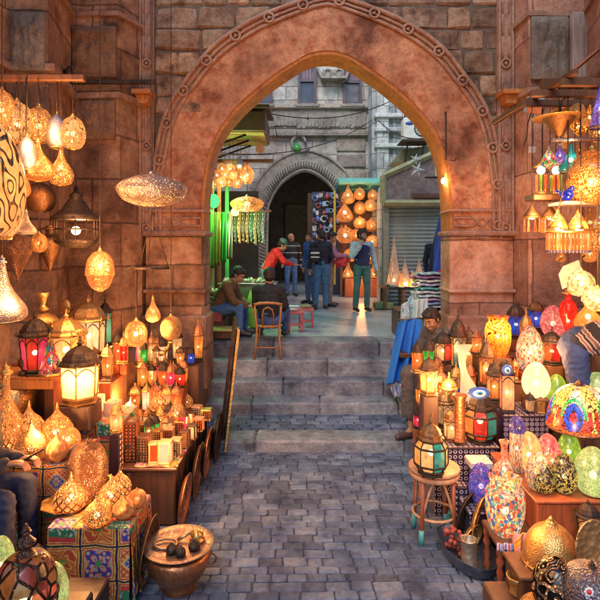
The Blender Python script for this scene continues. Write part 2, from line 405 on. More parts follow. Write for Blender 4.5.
SH = dict(
  pierced=shade('pierced_brass', (.6, .36, .14), (1, .43, .12), 1.15, 'vor', 12, .125, .35),
  dots=shade('punched_brass', (.55, .3, .12), (1, .42, .11), 1.2, 'dots', 24, .33, .4),
  fine=shade('fine_pierced_brass', (.65, .38, .14), (1, .44, .14), .95, 'vor', 17, .105, .3),
  swirl=shade('scrolled_brass', (.3, .2, .12), (1, .55, .22), .8, 'swirl', 9, -.55, .15),
  ribs=shade('lattice_copper', (.55, .27, .12), (1, .45, .13), 1.4, 'ribs', 6, .45, .35),
  silver=shade('pierced_silver', (.5, .42, .4), (1, .45, .15), .6, 'dots', 26, .20, .4),
  dark=shade('pierced_dark_copper', (.26, .13, .08), (1, .42, .13), .8, 'dots', 30, .26, .3),
  copper=shade('glowing_copper_mesh', (.72, .33, .14), (1, .36, .10), 1.0, 'dots', 34, .29, .25),
  clear=shade('crackle_glass', (.5, .3, .15), (1, .5, .2), .45, 'vor', 14, .04, .6),
  amber=shade('amber_glass', (0, 0, 0), (1, .40, .10), .8, 'glass', tr=.25),
  cream=shade('cream_glass', (0, 0, 0), (1, .62, .28), .85, 'glass', tr=.2),
  white=shade('milk_glass', (0, 0, 0), (1, .76, .48), 1.0, 'glass', tr=.12, gvar=.2),
  orange=shade('orange_glass', (0, 0, 0), (1, .24, .05), .75, 'glass', tr=.25),
  red=shade('red_glass', (0, 0, 0), (1, .05, .03), .7, 'glass', tr=.25),
  pink=shade('pink_glass', (0, 0, 0), (1, .07, .16), .75, 'glass', tr=.2),
  green=shade('green_glass', (0, 0, 0), (.10, .7, .12), .5, 'glass', tr=.2),
  lime=shade('lime_glass', (0, 0, 0), (.38, .62, .1), .5, 'glass', tr=.15),
  teal=shade('teal_glass', (0, 0, 0), (.02, .36, .38), .5, 'glass', tr=.2),
  blue=shade('blue_glass', (0, 0, 0), (.04, .12, .8), .45, 'glass', tr=.2),
  mosaic=shade('bright_mosaic_glass', (.5, .45, .4), (1, 1, 1), .6, 'mosaic', 15, .05, .12,
      [(.9, .75, .5), (.8, .1, .05), (.95, .8, .6), (.05, .15, .5), (1, .55, .12), (.9, .8, .55), (.1, .45, .5), (1, .35, .2)]),
  mosaicw=shade('white_red_mosaic_glass', (.7, .6, .5), (1, 1, 1), .62, 'mosaic', 18, .06, .12,
      [(1, .85, .62), (1, .8, .55), (.85, .08, .04), (1, .85, .6), (.15, .2, .5), (1, .5, .1), (1, .8, .55), (.2, .4, .2)]),
  mosaicb=shade('violet_mosaic_glass', (.2, .2, .4), (1, 1, 1), .5, 'mosaic', 18, .06, .1,
      [(.1, .12, .8), (.35, .12, .8), (.06, .1, .6), (.2, .25, .95), (.7, .2, .6), (.12, .1, .75)]),
  mosaicy=shade('yellow_black_mosaic_glass', (.02, .02, .03), (1, 1, 1), .4, 'mosaic', 16, .09, .08,
      [(.9, .7, .12), (.02, .02, .04), (.75, .7, .3), (.9, .65, .2), (.04, .05, .1), (.6, .65, .2)]),
  mosaicg=shade('green_mosaic_glass', (.4, .5, .3), (1, 1, 1), .42, 'mosaic', 26, .05, .1,
      [(.5, .8, .3), (.65, .9, .45), (.8, .95, .5), (.4, .7, .25), (.7, .85, .5)]),
  mosaicp=shade('pink_mosaic_glass', (.6, .3, .3), (1, 1, 1), .6, 'mosaic', 20, .05, .12,
      [(.95, .15, .2), (1, .5, .4), (.9, .1, .12), (1, .65, .5), (1, .3, .35)]),
  mosaicr=shade('coral_mosaic_glass', (.6, .3, .2), (1, 1, 1), .6, 'mosaic', 16, .06, .12,
      [(1, .3, .15), (1, .55, .4), (.9, .15, .1), (1, .6, .3), (1, .75, .6)]),
  panels=shade('leaded_amber_panels', (.08, .05, .04), (1, 1, 1), .5, 'mosaic', 4.5, .10, .12,
      [(.9, .3, .08), (.75, .12, .08), (.15, .4, .32), (.9, .5, .2), (.8, .4, .3), (.85, .25, .1)]),
 rainbow=shade('rainbow_mosaic_glass', (.05, .04, .04), (1, 1, 1), .5, 'mosaic', 10, .05, .15,
      [(.9, .1, .05), (.1, .6, .2), (1, .6, .1), (.05, .3, .7), (.9, .2, .4), (.9, .8, .4)]),
)
# ================================================================ SETTING
g = G(); g.box((0, 4, -.06), (60, 60, .1)); struct(g.build('ground', M_joint))
# pavers of the lane: one sheet of worn stones
g = G(); y = 1.2; row = 0
while y < 5.80:
    h = .094+random.uniform(-.012, .012); x = -3.1+random.uniform(0, .2)
    while x < 3.1:
        w = random.uniform(.11, .23)
        hh = h-.008
        wob = .025*sin(x*1.3+row*.05)
        g.bbox((x+w/2, y+h/2+wob, -.012+random.uniform(-.005, .005)), (w-.008, hh, .035), .009, rz=random.uniform(-.03, .03)+.03*cos(x*1.3), rx=random.uniform(-.03, .03), ry=random.uniform(-.03, .03), jit=.003)
        x += w
    y += h; row += 1
struct(g.build('lane_paving', M_pave))
# steps: (front y, back y, top z); landing cobbled with a smooth edge stone
XL, XR = -1.62, 2.35
LV = [(5.78, 5.98, .13)]
struct_steps = []
g = G()
def stones(g, x0, x1, y0, y1, ztop, hgt, n):
    xs = [x0]+sorted(x0+(x1-x0)*(i+random.uniform(-.18, .18))/n for i in range(1, n))+[x1]
    for a, b in zip(xs, xs[1:]):
        g.bbox(((a+b)/2, (y0+y1)/2+random.uniform(-.006, .006), ztop-hgt/2+random.uniform(-.004, .003)), (b-a-.006, y1-y0, hgt), .022, jit=.004)
stones(g, XL, XR, 5.78, 6.14, .13, .17, 3)
st = struct(g.build('lane_kerb_stone', M_step)); sb = st.modifiers.new('sub', 'SUBSURF'); sb.subdivision_type = 'SIMPLE'; sb.levels = sb.render_levels = 4
tx = bpy.data.textures.new('worn', 'CLOUDS'); tx.noise_scale = .10; dm = st.modifiers.new('worn', 'DISPLACE'); dm.texture = tx; dm.strength = .016; dm.texture_coords = 'GLOBAL'
g = G(); y = 6.14
while y < 6.72:
    x = XL
    while x < XR:
        w = random.uniform(.14, .24); g.bbox((x+w/2, y+.056, .105), (w-.01, .104, .04), .01, jit=.003, rz=random.uniform(-.03, .03)); x += w
    y += .112
struct(g.build('landing_paving', M_pave))
g = G(); g.box((.36, 6.4, .045), (3.95, .7, .1)); struct(g.build('landing_bed', M_joint))
tr = [(6.72, .27, 4), (7.07, .465, 3), (7.30, .69, 4), (7.52, .91, 3)]
g = G(); prev = .13
for i, (y0, zt, n) in enumerate(tr):
    y1 = 8.0 if i == 3 else tr[i+1][0]+.1
    stones(g, XL, XR, y0, y1, zt, zt-prev+.03, n); prev = zt
st = struct(g.build('steps', M_step)); sb = st.modifiers.new('sub', 'SUBSURF'); sb.subdivision_type = 'SIMPLE'; sb.levels = sb.render_levels = 4
tx = bpy.data.textures.new('worn', 'CLOUDS'); tx.noise_scale = .10; dm = st.modifiers.new('worn', 'DISPLACE'); dm.texture = tx; dm.strength = .016; dm.texture_coords = 'GLOBAL'
g = G(); g.box((0, 15.0, .40), (16, 14.0, 1.012)); struct(g.build('plaza_paving', M_plaza))

# ---- the pointed arch wall
AY0, AY1 = 6.6, 7.05
def A(px, py, D=AY0): return (X(px, D), Z(py, D))
inn = [(0, 54), (11, 55), (22, 58.5), (34, 66), (49, 76), (61, 85), (75, 97), (86, 107), (97, 119.5), (107, 134), (114, 150), (119, 168), (122.5, 198), (123.5, 235)]
out = [(0, -8), (27, 0), (48, 7), (80, 21), (115, 45), (141, 77), (155, 97), (166, 122), (173, 157), (177, 190), (177, 235)]
CXP = 327
def curve(pts, n=26):
    d = [0]
    for a, b in zip(pts, pts[1:]): d.append(d[-1]+sqrt((a[0]-b[0])**2+(a[1]-b[1])**2))
    r = []
    def cr(p0, p1, p2, p3, t): return .5*((2*p1)+(-p0+p2)*t+(2*p0-5*p1+4*p2-p3)*t*t+(-p0+3*p1-3*p2+p3)*t**3)
    for i in range(n+1):
        s = d[-1]*i/n; k = max(j for j in range(len(pts)-1) if d[j] <= s+1e-9); t = (s-d[k])/(d[k+1]-d[k])
        q = [pts[max(0, min(len(pts)-1, k+o))] for o in (-1, 0, 1, 2)]
        if k == 0: q[0] = (-pts[1][0], pts[1][1])
        r.append((cr(*[a[0] for a in q], t), cr(*[a[1] for a in q], t)))
    return r
def both(pts): 
    c = curve(pts); return [(-a, b) for a, b in c[::-1]]+c[1:]
IN = [A(CXP+a, b) for a, b in both(inn)]
OUT = [A(CXP+a, b) for a, b in both(out)]
arch = thing('archway', 'tall pointed stone archway with red plastered face framing the courtyard', 'archway', (0, AY0, 0))
def strip(g, P0, P1, y0, y1):
    n = len(P0); vs = []
    for a, b in zip(P0, P1): vs += [(a[0], y0, a[1]), (b[0], y0, b[1]), (b[0], y1, b[1]), (a[0], y1, a[1])]
    fs = []
    for i in range(n-1):
        k, l = i*4, i*4+4
        fs += [(k, k+1, l+1, l), (k+1, k+2, l+2, l+1), (k+2, k+3, l+3, l+2), (k+3, k, l, l+3)]
    g.add(vs, fs)
g = G()
MIDP = [((a[0]*.985+b[0]*.015), (a[1]*.985+b[1]*.015)) for a, b in zip(IN, OUT)]
strip(g, [((a[0]*.94+b[0]*.06), (a[1]*.94+b[1]*.06)) for a, b in zip(IN, OUT)], OUT, 0, .44)
o = g.build('plaster_ring', M_arch, arch)
g = G(); strip(g, IN, [((a[0]*.94+b[0]*.06), (a[1]*.94+b[1]*.06)) for a, b in zip(IN, OUT)], .012, .455)
g.build('intrados', M_ochre, arch)
# interlaced moulding round the ring
g = G()
def lerp(t): return [((a[0]*(1-t)+b[0]*t), (a[1]*(1-t)+b[1]*t)) for a, b in zip(IN, OUT)]
for t, r in ((.80, .022), (.88, .016), (.97, .028)):
    g.tube([(a, -.012, b) for a, b in lerp(t)], r, 6)
ctr = lerp(.885); dist = 0; last = ctr[0]
for i, p in enumerate(ctr):
    dist += sqrt((p[0]-last[0])**2+(p[1]-last[1])**2); last = p
    if dist > .43:
        dist = 0
        g.ring((p[0], -.03, p[1]), .06, .018, 14, 6, Matrix.Rotation(pi/2, 3, 'X'))
        g.ell((p[0], -.03, p[1]), (.022, .022, .022), 8, 6)
g.build('moulding', M_carve, arch)
# rough-coursed spandrel wall above, real stones over a mortar bed
def inside_out(x, z):
    zt = None
    for a, b in zip(OUT, OUT[1:]):
        if min(a[0], b[0]) <= x <= max(a[0], b[0]) and abs(a[0]-b[0]) > 1e-6:
            t = (x-a[0])/(b[0]-a[0]); zt = max(zt or -9, a[1]+(b[1]-a[1])*t)
    return zt is not None and z < zt
WX0, WX1 = X(155, AY0), X(499, AY0)
sp = thing('spandrel_wall', 'rough coursed brown stone wall above the pointed arch', 'stone wall', (0, AY0, 0))
g = G(); TOPZ = 8.2
n = len(OUT)
poly = [(WX0-.03, OUT[0][1]+.05)]+[(WX0-.03, TOPZ), (WX1+.03, TOPZ), (WX1+.03, OUT[-1][1]+.05)]
vs = []; fs = []
sh = [(a, b-.04) for a, b in OUT]
for a, b in sh:
    aa = min(max(a, WX0-.03), WX1+.03); vs += [(aa, .035, b), (aa, .035, TOPZ), (aa, .42, TOPZ), (aa, .42, b)]
for i in range(n-1):
    k, l = i*4, i*4+4; fs += [(k, l, l+1, k+1), (k+1, l+1, l+2, k+2), (k+2, l+2, l+3, k+3), (k+3, l+3, l, k)]
g.add(vs, fs); g.build('wall_core', M_mortar, sp)
g = G(); z = 3.0
while z < TOPZ-.1:
    h = random.uniform(.21, .31); x = WX0+random.uniform(-.02, .0)
    while x < WX1-.05:
        w = random.uniform(.28, .62); w = min(w, WX1-x)
        if not (inside_out(x+w*.25, z+h*.72) and inside_out(x+w*.75, z+h*.72)) and w > .07:
            xa, xb = x, x+w
            # shrink stones that run behind the ring
            g.bbox(((xa+xb)/2, .075+random.uniform(0, .02), z+h/2), (xb-xa-.012, .15, h-.012), .025, jit=.012, rz=random.uniform(-.03, .03), ry=random.uniform(-.02, .02))
        x += w
    z += h
st = g.build('wall_stones', M_block, sp)
sb = st.modifiers.new('sub', 'SUBSURF'); sb.levels = 1; sb.render_levels = 1; sb.subdivision_type = 'SIMPLE'
tx = bpy.data.textures.new('rough', 'CLOUDS'); tx.noise_scale = .12
dm = st.modifiers.new('rough', 'DISPLACE'); dm.texture = tx; dm.strength = .04; dm.texture_coords = 'GLOBAL'
# piers of the arch
def pier(name, label, x0, x1, sgn, mat):
    t = thing(name, label, 'stone pier', ((x0+x1)/2, AY0, 0)); w = x1-x0
    g = G(); g.box((0, .22, 1.2), (w, .44, 2.42)); g.build('shaft', mat, t)
    zc = Z(232, AY0)
    g = G(); g.bbox((0, .2, zc-.02), (w+.07, .56, .07), .02); g.bbox((0, .21, Z(211, AY0)), (w+.03, .50, .035), .012); g.build('capital_band', M_carve, t)
    g = G(); zf = Z(222, AY0)
    for a in (-1, 1):
        g.tube([(a*w*.44, -.012, zf-.05), (a*w*.14, -.012, zf-.05), (a*w*.07, -.012, zf), (a*w*.14, -.012, zf+.05), (a*w*.44, -.012, zf+.05)], .012, 5, closed=True)
    g.ring((0, -.014, zf), .052, .013, 16, 5, Matrix.Rotation(pi/2, 3, 'X')); g.build('interlace', M_carve, t)
    g = G(); zb = Z(291, AY0); g.bbox((0, .2, zb), (w+.05, .52, .05), .015); g.bbox((0, .19, .95), (w+.09, .58, 1.9*.5), .03) ; g.build('plinth', mat, t)
    return t
pier('arch_pier', 'reddish left pier of the arch behind the hoop of small hanging lamps', X(146, AY0), X(204, AY0), 1, M_pier)
pier('arch_pier', 'pink right pier of the arch with a pale worn patch, beside the lantern stand', X(450, AY0), X(513, AY0), -1, M_pierR)
# carved vertical strips at both ends of the spandrel
def vstrip(label, x0, x1, zlo, zhi):
    t = thing('carved_pilaster', label, 'pilaster', ((x0+x1)/2, AY0, 0)); w = x1-x0
    g = G(); g.box((0, .2, (zlo+zhi)/2), (w, .44, zhi-zlo)); g.build('shaft', M_carve, t)
    g = G()
    for s_ in (-1, 1): g.box((s_*w*.42, -.03, (zlo+zhi)/2), (w*.14, .03, zhi-zlo))
    z = zlo+.1; k = 0
    while z < zhi:
        if k % 4 == 0: g.ring((0, -.035, z), w*.27, .016, 14, 5, Matrix.Rotation(pi/2, 3, 'X')); g.ell((0, -.03, z), .025, 8, 6)
        else:
            for s_ in (-1, 1): g.tube([(s_*w*.2, -.03, z-.14), (s_*w*.2, -.03, z+.14)], .013, 5)
        z += .2 if k % 4 == 0 else .28; k += 1
    g.build('interlace', M_carve, t)
    zb = Z(97, AY0)
    g = G(); g.box((0, -.14, zb), (w*1.25, .26, .05)); g.prism([(-w*.5, zb-.03), (w*.5, zb-.03), (w*.3, zb-.13), (-w*.3, zb-.13)], -.2, -.03)
    g.build('corbel', M_woodo, t)
vstrip('narrow carved stone strip left of the arch moulding with a wooden corbel', X(140, AY0), X(154.5, AY0), Z(236, AY0), TOPZ)
vstrip('narrow carved stone strip right of the arch moulding with a wooden corbel', X(497, AY0), X(513, AY0), Z(236, AY0), TOPZ)
# stepped masonry piers at the sides of the lane
def poly_wall(t, pts, z0, z1, mat, name='wall', y1=7.3, grow=0):
    g = G(); g.prism(pts, z0, z1, 'z'); return g.build(name, mat, t)
def sidewall(label, pl, sgn, mat, ledge):
    t = thing('masonry_wall', label, 'stone wall', (0, 0, 0))
    # pl: face polyline (x,y) from the arch outward toward the camera
    close = [(sgn*4.6, pl[-1][1]), (sgn*4.6, pl[0][1]+.0)]
    poly_wall(t, pl+close, -.02, TOPZ, mat)
    def off(d): 
        r = []
        for i, p in enumerate(pl):
            a = Vector(pl[max(i-1, 0)]); b = Vector(pl[min(i+1, len(pl)-1)]); d_ = (b-a).normalized(); nrm = Vector((d_.y, -d_.x))*(1 if sgn < 0 else -1)
            if nrm.y > 0 and abs(nrm.y) > .5: nrm = -nrm
            if nrm.x*sgn > 0 and abs(nrm.x) > .5: nrm = -nrm
            r.append((p[0]+nrm.x*d, p[1]+nrm.y*d))
        return r
    for z, h, d in ledge:
        poly_wall(t, off(d)+close, z-h/2, z+h/2, M_carve if h < .2 else mat, 'ledge')
    return t
pl = [(X(142, 6.6), 7.0), (X(142, 6.6), 6.6), (X(118, 6.2), 6.2), (X(72, 6.2), 6.2), (-2.52, 5.2), (-2.9, 5.2), (-2.95, 5.0), (-2.95, -3)]
sidewall('brown block masonry wall on the left with chamfered corners behind the hanging lamps', pl, -1, M_pier,
   [(Z(96, 6.2), .07, .07), (Z(14, 6.2), .05, .04), (.35, .7, .08)])
pr = [(X(514, 6.6), 7.0), (X(514, 6.6), 6.6), (X(529, 6.2), 6.2), (X(584, 6.2), 6.2), (3.12, 5.2), (3.1, 5.0), (3.1, -3)]
sidewall('pinkish masonry wall on the right with chamfered corners behind the chandeliers', pr, 1, M_pierR,
   [(Z(91, 6.2), .07, .07), (Z(14, 6.2), .06, .04), (.35, .7, .08)])
# rough blocks set into both walls
def block(label, px0, px1, py0, py1, D, mat, name='wall_block'):
    g = G(); x0, x1 = X(px0, D), X(px1, D); z0, z1 = Z(py1, D), Z(py0, D)
    g.grid(lambda u, v: (x0+(x1-x0)*u, D-.05-.045*min(1, 8*min(u, 1-u))*min(1, 8*min(v, 1-v))*(.6+.8*noise.noise((u*7, v*5, px0))), z0+(z1-z0)*v), 30, 26)
    g.box(((x0+x1)/2, D-.02, (z0+z1)/2), (x1-x0, .06, z1-z0))
    return tag(g.build(name, mat), label, 'stone block')
M_greyb = stone('grey_chiselled_stone', [(.16, .14, .13), (.3, .27, .25), (.38, .33, .31)], 3, None, 1.6, fine=25)
M_brownb = stone('brown_chiselled_stone', [(.2, .11, .07), (.34, .2, .13), (.42, .27, .18)], 3, None, 1.6, fine=25)
block('rough chiselled brown block in the left wall above the ledge', 74, 117, 28, 78, 6.2, M_brownb)
block('pocked brown block in the left wall just below the ledge', 83, 116, 102, 140, 6.2, M_brownb)
block('grey-brown block high on the nearer left pier', 13, 46, 14, 72, 5.2, M_greyb)
block('big carved grey block in the right wall', 530, 566, 18, 80, 6.2, M_greyb)
g = G(); g.bbox((X(577, 6.2), 6.13, Z(48, 6.2)), (X(586, 6.2)-X(568, 6.2), .08, (80-15)/F*6.2), .01)
tag(g.build('timber_board', wood('grey_board', (.34, .3, .3), .8)), 'weathered grey upright board beside the carved block on the right', 'board')

# ================================================================ THE COURTYARD BEHIND
PZ = .91
fac = thing('stone_facade', 'pale carved limestone facade with a dark pointed doorway across the courtyard', 'building', (0, 16, PZ))
FD = 16.0
def fz(py, D=FD): return Z(py, D)-PZ
# doorway outline
ox = 305
din = [(0, 170), (8, 172), (18, 178), (27, 187), (34, 200), (37, 215), (38, 292)]
dou = [(0, 150), (14, 153), (28, 160), (42, 173), (52, 190), (56, 215), (57, 292)]
DI = [(X(ox+a, FD), fz(b)) for a, b in both(din)]; DO = [(X(ox+a, FD), fz(b)) for a, b in both(dou)]
g = G()
x0, x1 = X(120, FD), X(372, FD); ztop = 12
vs = []; fs = []
up = [(a, b) for a, b in DO]
for a, b in up: vs += [(a, 0, b), (a, 0, ztop), (a, .5, ztop), (a, .5, b)]
for i in range(len(up)-1):
    k, l = i*4, i*4+4; fs += [(k, l, l+1, k+1), (k+1, l+1, l+2, k+2), (k+2, l+2, l+3, k+3), (k+3, l+3, l, k)]
g.add(vs, fs)
g.box(((x0+DO[0][0])/2, .25, ztop/2), (DO[0][0]-x0, .5, ztop)); g.box(((x1+DO[-1][0])/2, .25, ztop/2), (x1-DO[-1][0], .5, ztop))
g.build('wall', M_fac, fac)
g = G(); strip(g, DI, DO, -.04, .5); g.build('arch_ring', M_facc, fac)
g = G()
for t in (.0, .45, .97): 
    c = [((a[0]*(1-t)+b[0]*t), (a[1]*(1-t)+b[1]*t)) for a, b in zip(DI, DO)]; g.tube([(a, -.05, b) for a, b in c], .05 if t > .9 else .03, 6)
for i in range(2, len(DI)-2):
    a, b = DI[i], DO[i]
    for u in (0, .5):
        a2 = (DI[i][0]*(1-u)+DI[i+1][0]*u, DI[i][1]*(1-u)+DI[i+1][1]*u); b2 = (DO[i][0]*(1-u)+DO[i+1][0]*u, DO[i][1]*(1-u)+DO[i+1][1]*u)
        g.tube([(a2[0]*.9+b2[0]*.1, -.06, a2[1]*.9+b2[1]*.1), (a2[0]*.55+b2[0]*.45, -.06, a2[1]*.55+b2[1]*.45)], .035, 4)
g.build('voussoirs', M_facc, fac)
g = G()
for py, h, d in ((107, .14, .16), (133, .12, .12), (136, .06, .18)):
    xr = X(368, FD); xl = X(150, FD)
    g.bbox(((xr+xl)/2, -d/2, fz(py)), (xr-xl, d, h), .02)
g.build('cornice', M_facc, fac)
# inscription band with raised strokes
g = G(); random.seed(3)
g.box(((X(262, FD)+X(366, FD))/2, -.02, fz(120)), (X(366, FD)-X(262, FD), .05, .5))
x = X(266, FD)
while x < X(362, FD):
    h = random.uniform(.12, .4); g.box((x, -.06, fz(127)+h/2), (.045, .05, h))
    if random.random() < .5: g.tube([(x, -.06, fz(126)), (x+.09, -.06, fz(127)), (x+.16, -.06, fz(124.5))], .022, 4)
    if random.random() < .3: g.ring((x+.06, -.06, fz(118)), .04, .016, 8, 4, Matrix.Rotation(pi/2, 3, 'X'))
    x += random.uniform(.08, .17)
g.build('inscription_band', M_facc, fac)
# carved field either side of the arch + looped ornament
g = G()
for a, b, c_, d_ in ((336, 366, 138, 152), (336, 366, 154, 168), (342, 366, 170, 186)):
    g.bbox(((X(a, FD)+X(b, FD))/2, -.03, (fz(c_)+fz(d_))/2), (X(b, FD)-X(a, FD)-.04, .06, fz(c_)-fz(d_)-.04), .015)
g.build('relief_panel', M_facc, fac)
g = G(); g.tube([(X(300+10*cos(a)*(.5+.5*a/5), FD), -.1, fz(143-9*sin(a)*(.6+.4*a/5))) for a in [i*.3 for i in range(20)]], .05, 5)
g.build('looped_ornament', M_facc, fac)
# brackets with carved roundels between the windows
g = G()
for cx_ in (327, 338):
    g.box((X(cx_, FD), -.15, fz(76)), (.3, .3, .2)); g.ring((X(cx_, FD), -.32, fz(76)), .1, .03, 12, 5, Matrix.Rotation(pi/2, 3, 'X'))
g.box((X(333, FD), -.2, fz(81)), (.75, .4, .07))
g.tube([(X(318, FD), -.1, fz(70)), (X(322, FD), -.2, fz(80)), (X(326, FD), -.2, fz(84))], .05, 5); g.tube([(X(349, FD), -.1, fz(70)), (X(345, FD), -.2, fz(82)), (X(341, FD), -.2, fz(84))], .05, 5)
g.build('bracket', M_facc, fac)
def window(px0, px1, py0, py1, split, dk=(.05, .07, .1)):
    w = X(px1, FD)-X(px0, FD); cx_ = (X(px0, FD)+X(px1, FD))/2; z0, z1 = fz(py1), fz(py0)
    wf = wood('window_wood', (.13, .1, .13), .6)
    g = G()
    for s_ in (-1, 1): g.box((cx_+s_*w/2, -.05, (z0+z1)/2), (.08, .14, z1-z0))
    for z in (z0, z1, z0+(z1-z0)*split): g.box((cx_, -.04, z), (w, .13, .09))
    f = g.build('window', wf, fac)
    g = G(); g.box((cx_, -.01, z0+(z1-z0)*split/2), (w-.06, .04, (z1-z0)*split-.04)); g.build('pane', plain('dark_pane', dk, .15, 0, .5, 2), f)
    g = G(); zz = z0+(z1-z0)*(1+split)/2
    for k in range(5): g.box((cx_+(k-2)*w/5, -.02, zz), (w/5-.02, .06, (z1-z0)*(1-split)-.05))
    g.build('shutter_slats', plain('mauve_paint', (.22, .15, .2), .6), f)
    g = G(); g.bbox((cx_, -.08, z0-.08), (w+.25, .22, .1), .02); g.build('sill', M_facc, f)
window(299, 315, 66, 104, .6); window(344, 360, 68, 104, .6, (.14, .13, .15)); window(252, 271, 72, 104, .72, (.06, .1, .15))
# dark passage behind the doorway
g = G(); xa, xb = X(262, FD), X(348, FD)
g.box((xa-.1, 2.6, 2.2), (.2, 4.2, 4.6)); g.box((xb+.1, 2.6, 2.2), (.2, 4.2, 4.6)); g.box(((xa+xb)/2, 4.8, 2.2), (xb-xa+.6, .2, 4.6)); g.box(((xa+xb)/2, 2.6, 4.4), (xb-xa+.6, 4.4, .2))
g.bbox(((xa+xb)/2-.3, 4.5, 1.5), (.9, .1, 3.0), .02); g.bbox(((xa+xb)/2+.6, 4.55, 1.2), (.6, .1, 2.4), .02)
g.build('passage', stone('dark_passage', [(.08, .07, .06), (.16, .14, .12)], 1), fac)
# right wing of the courtyard, blue-grey
wing = thing('side_building', 'blue-grey limestone building with an upright pilaster above the shuttered shop', 'building', (0, 15, PZ))
g = G(); g.box(((X(372, 15)+X(640, 15))/2, .4, 6), (X(640, 15)-X(372, 15), .8, 12)); g.build('wall', M_facb, wing)
g = G()
for px0, px1, d in ((376, 388, .16), (392, 396, .08), (402, 404, .1)): g.bbox(((X(px0, 15)+X(px1, 15))/2, -d/2, 6), (X(px1, 15)-X(px0, 15), d, 11.9), .02)
g.build('pilaster', M_facb, wing)
g = G(); 
for py in (117, 131, 147): g.bbox(((X(374, 15)+X(450, 15))/2, -.12, Z(py, 15)-PZ), (X(450, 15)-X(374, 15), .24, .12), .02)
g.build('string_course', M_facb, wing)
g = G(); g.tube([(X(384, 15), -.12, Z(172, 15)-PZ), (X(402, 15), -.16, Z(160, 15)-PZ), (X(420, 15), -.2, Z(140, 15)-PZ)], .05, 6); g.build('drain_pipe', M_facb, wing)
# left wall of the courtyard
lw = thing('side_building', 'shaded stone house side behind the awning on the left of the courtyard', 'building', (-4.6, 11.6, PZ))
g = G(); g.box((0, 0, 5), (3.2, 8.6, 10)); g.build('wall', M_fac, lw)
# ================================================================ LAMP KINDS (unit size: r .5, height 1; bottom at z 0)
def smooth_prof(pts, n=28):
    r = []
    for i in range(n+1):
        s = (len(pts)-1)*i/n; k = min(int(s), len(pts)-2); t = s-k
        q = [pts[max(0, min(len(pts)-1, k+o))] for o in (-1, 0, 1, 2)]
        f = lambda j: .5*((2*q[1][j])+(-q[0][j]+q[2][j])*t+(2*q[0][j]-5*q[1][j]+4*q[2][j]-q[3][j])*t*t+(-q[0][j]+3*q[1][j]-3*q[2][j]+q[3][j])*t**3)
        r.append((max(.001, f(0)), f(1)))
    return r
PROF = dict(
  globe=[(.13, 0), (.3, .03), (.45, .18), (.5, .38), (.46, .58), (.33, .75), (.13, .84), (.07, .87)],
  drop=[(.10, 0), (.32, .03), (.48, .14), (.48, .28), (.36, .45), (.2, .60), (.10, .75), (.06, .9)],
  flask=[(.16, 0), (.38, .03), (.5, .16), (.47, .30), (.28, .46), (.14, .60), (.09, .76), (.1, .92)],
  egg=[(.22, 0), (.33, .05), (.46, .22), (.5, .42), (.44, .65), (.3, .86), (.14, .97), (.01, 1)],
  onion=[(.22, .06), (.40, .11), (.5, .26), (.48, .42), (.35, .60), (.17, .73), (.07, .84), (.02, .93)],
  saucer=[(.05, .02), (.24, .05), (.41, .18), (.485, .36), (.5, .46), (.47, .55), (.38, .66), (.2, .77), (.05, .82)],
  bell=[(.40, 0), (.49, .05), (.5, .14), (.43, .26), (.27, .42), (.15, .6), (.09, .8), (.06, .95)],
  domep=[(.10, 0), (.28, .07), (.40, .20), (.46, .34), (.5, .36), (.5, .44), (.48, .55), (.42, .72), (.25, .86), (.08, .91)],
  amph=[(.02, 0), (.06, .06), (.25, .28), (.46, .5), (.5, .64), (.42, .76), (.22, .84), (.18, .92), (.24, 1)],
  jar=[(.28, 0), (.38, .1), (.48, .35), (.5, .62), (.46, .78), (.36, .86), (.42, 1)],
  vase=[(.3, 0), (.42, .08), (.5, .26), (.42, .42), (.2, .56), (.13, .7), (.14, .88), (.22, 1)],
  dome=[(.5, 0), (.5, .05), (.48, .25), (.40, .48), (.28, .64), (.12, .74), (.06, .8)],
  mush=[(.47, .0), (.5, .05), (.47, .22), (.38, .42), (.24, .62), (.10, .78), (.05, .84)],
  cone=[(.5, 0), (.47, .06), (.34, .3), (.2, .58), (.08, .85), (.01, 1)],
  tallegg=[(.3, 0), (.42, .1), (.5, .34), (.48, .55), (.36, .78), (.16, .94), (.04, 1)],
  bullet=[(.44, 0), (.48, .05), (.48, .55), (.46, .66), (.42, .72), (.5, .76), (.46, .88), (.28, .97), (.02, 1)],
  barrelpot=[(.3, 0), (.42, .12), (.5, .4), (.48, .7), (.36, .9), (.2, .98), (.05, 1)],
  bowl=[(.2, 0), (.3, .06), (.44, .5), (.5, 1), (.47, 1), (.41, .5), (.25, .12), (.01, .1)],
)
PROF['inv'] = [(.04, 0), (.12, .1), (.3, .5), (.5, 1), (.48, .98)]
def lamp_thing(label, px, pyb, w, h, D=None, z=None, cat='lamp', group=None, rz=None, st=False):
    if D is None: D = DZ(pyb, z)
    if st and D < 6.5:
        D, zt = settle(px, pyb, w, D); z = zt+.002 if zt else None
    if z is None: z = Z(pyb, D)
    k = D/F
    t = thing(label[1], label[0], cat, (X(px, D), D, z), random.uniform(0, 6) if rz is None else rz, group, (w*k, w*k, h*k))
    STAND_LIST.append((t, w*k))
    return t, w*k, h*k, z
STAND_LIST = []
TIERS = []
def settle(px, pyb, w, D):
    "slide a standing lamp along the ground plan until it rests on the tier seen at its foot"
    c = []
    for x0, x1, y0, y1, z in TIERS:
        Dt = DZ(pyb, z)
        if y0 <= Dt <= y1 and x0-.02 <= X(px, Dt) <= x1+.02: c.append((Dt, 1, z))
        if -.0 < Z(pyb, y0) < z and x0 <= X(px, y0) <= x1: c.append((y0, 0, z))
    if not c: return D, None
    d, top, z = min(c)
    if D < d-.12: return D, None
    return (d, z) if top else (d-w*y0_(d)*.5-.01, None)
def y0_(d): return d/F
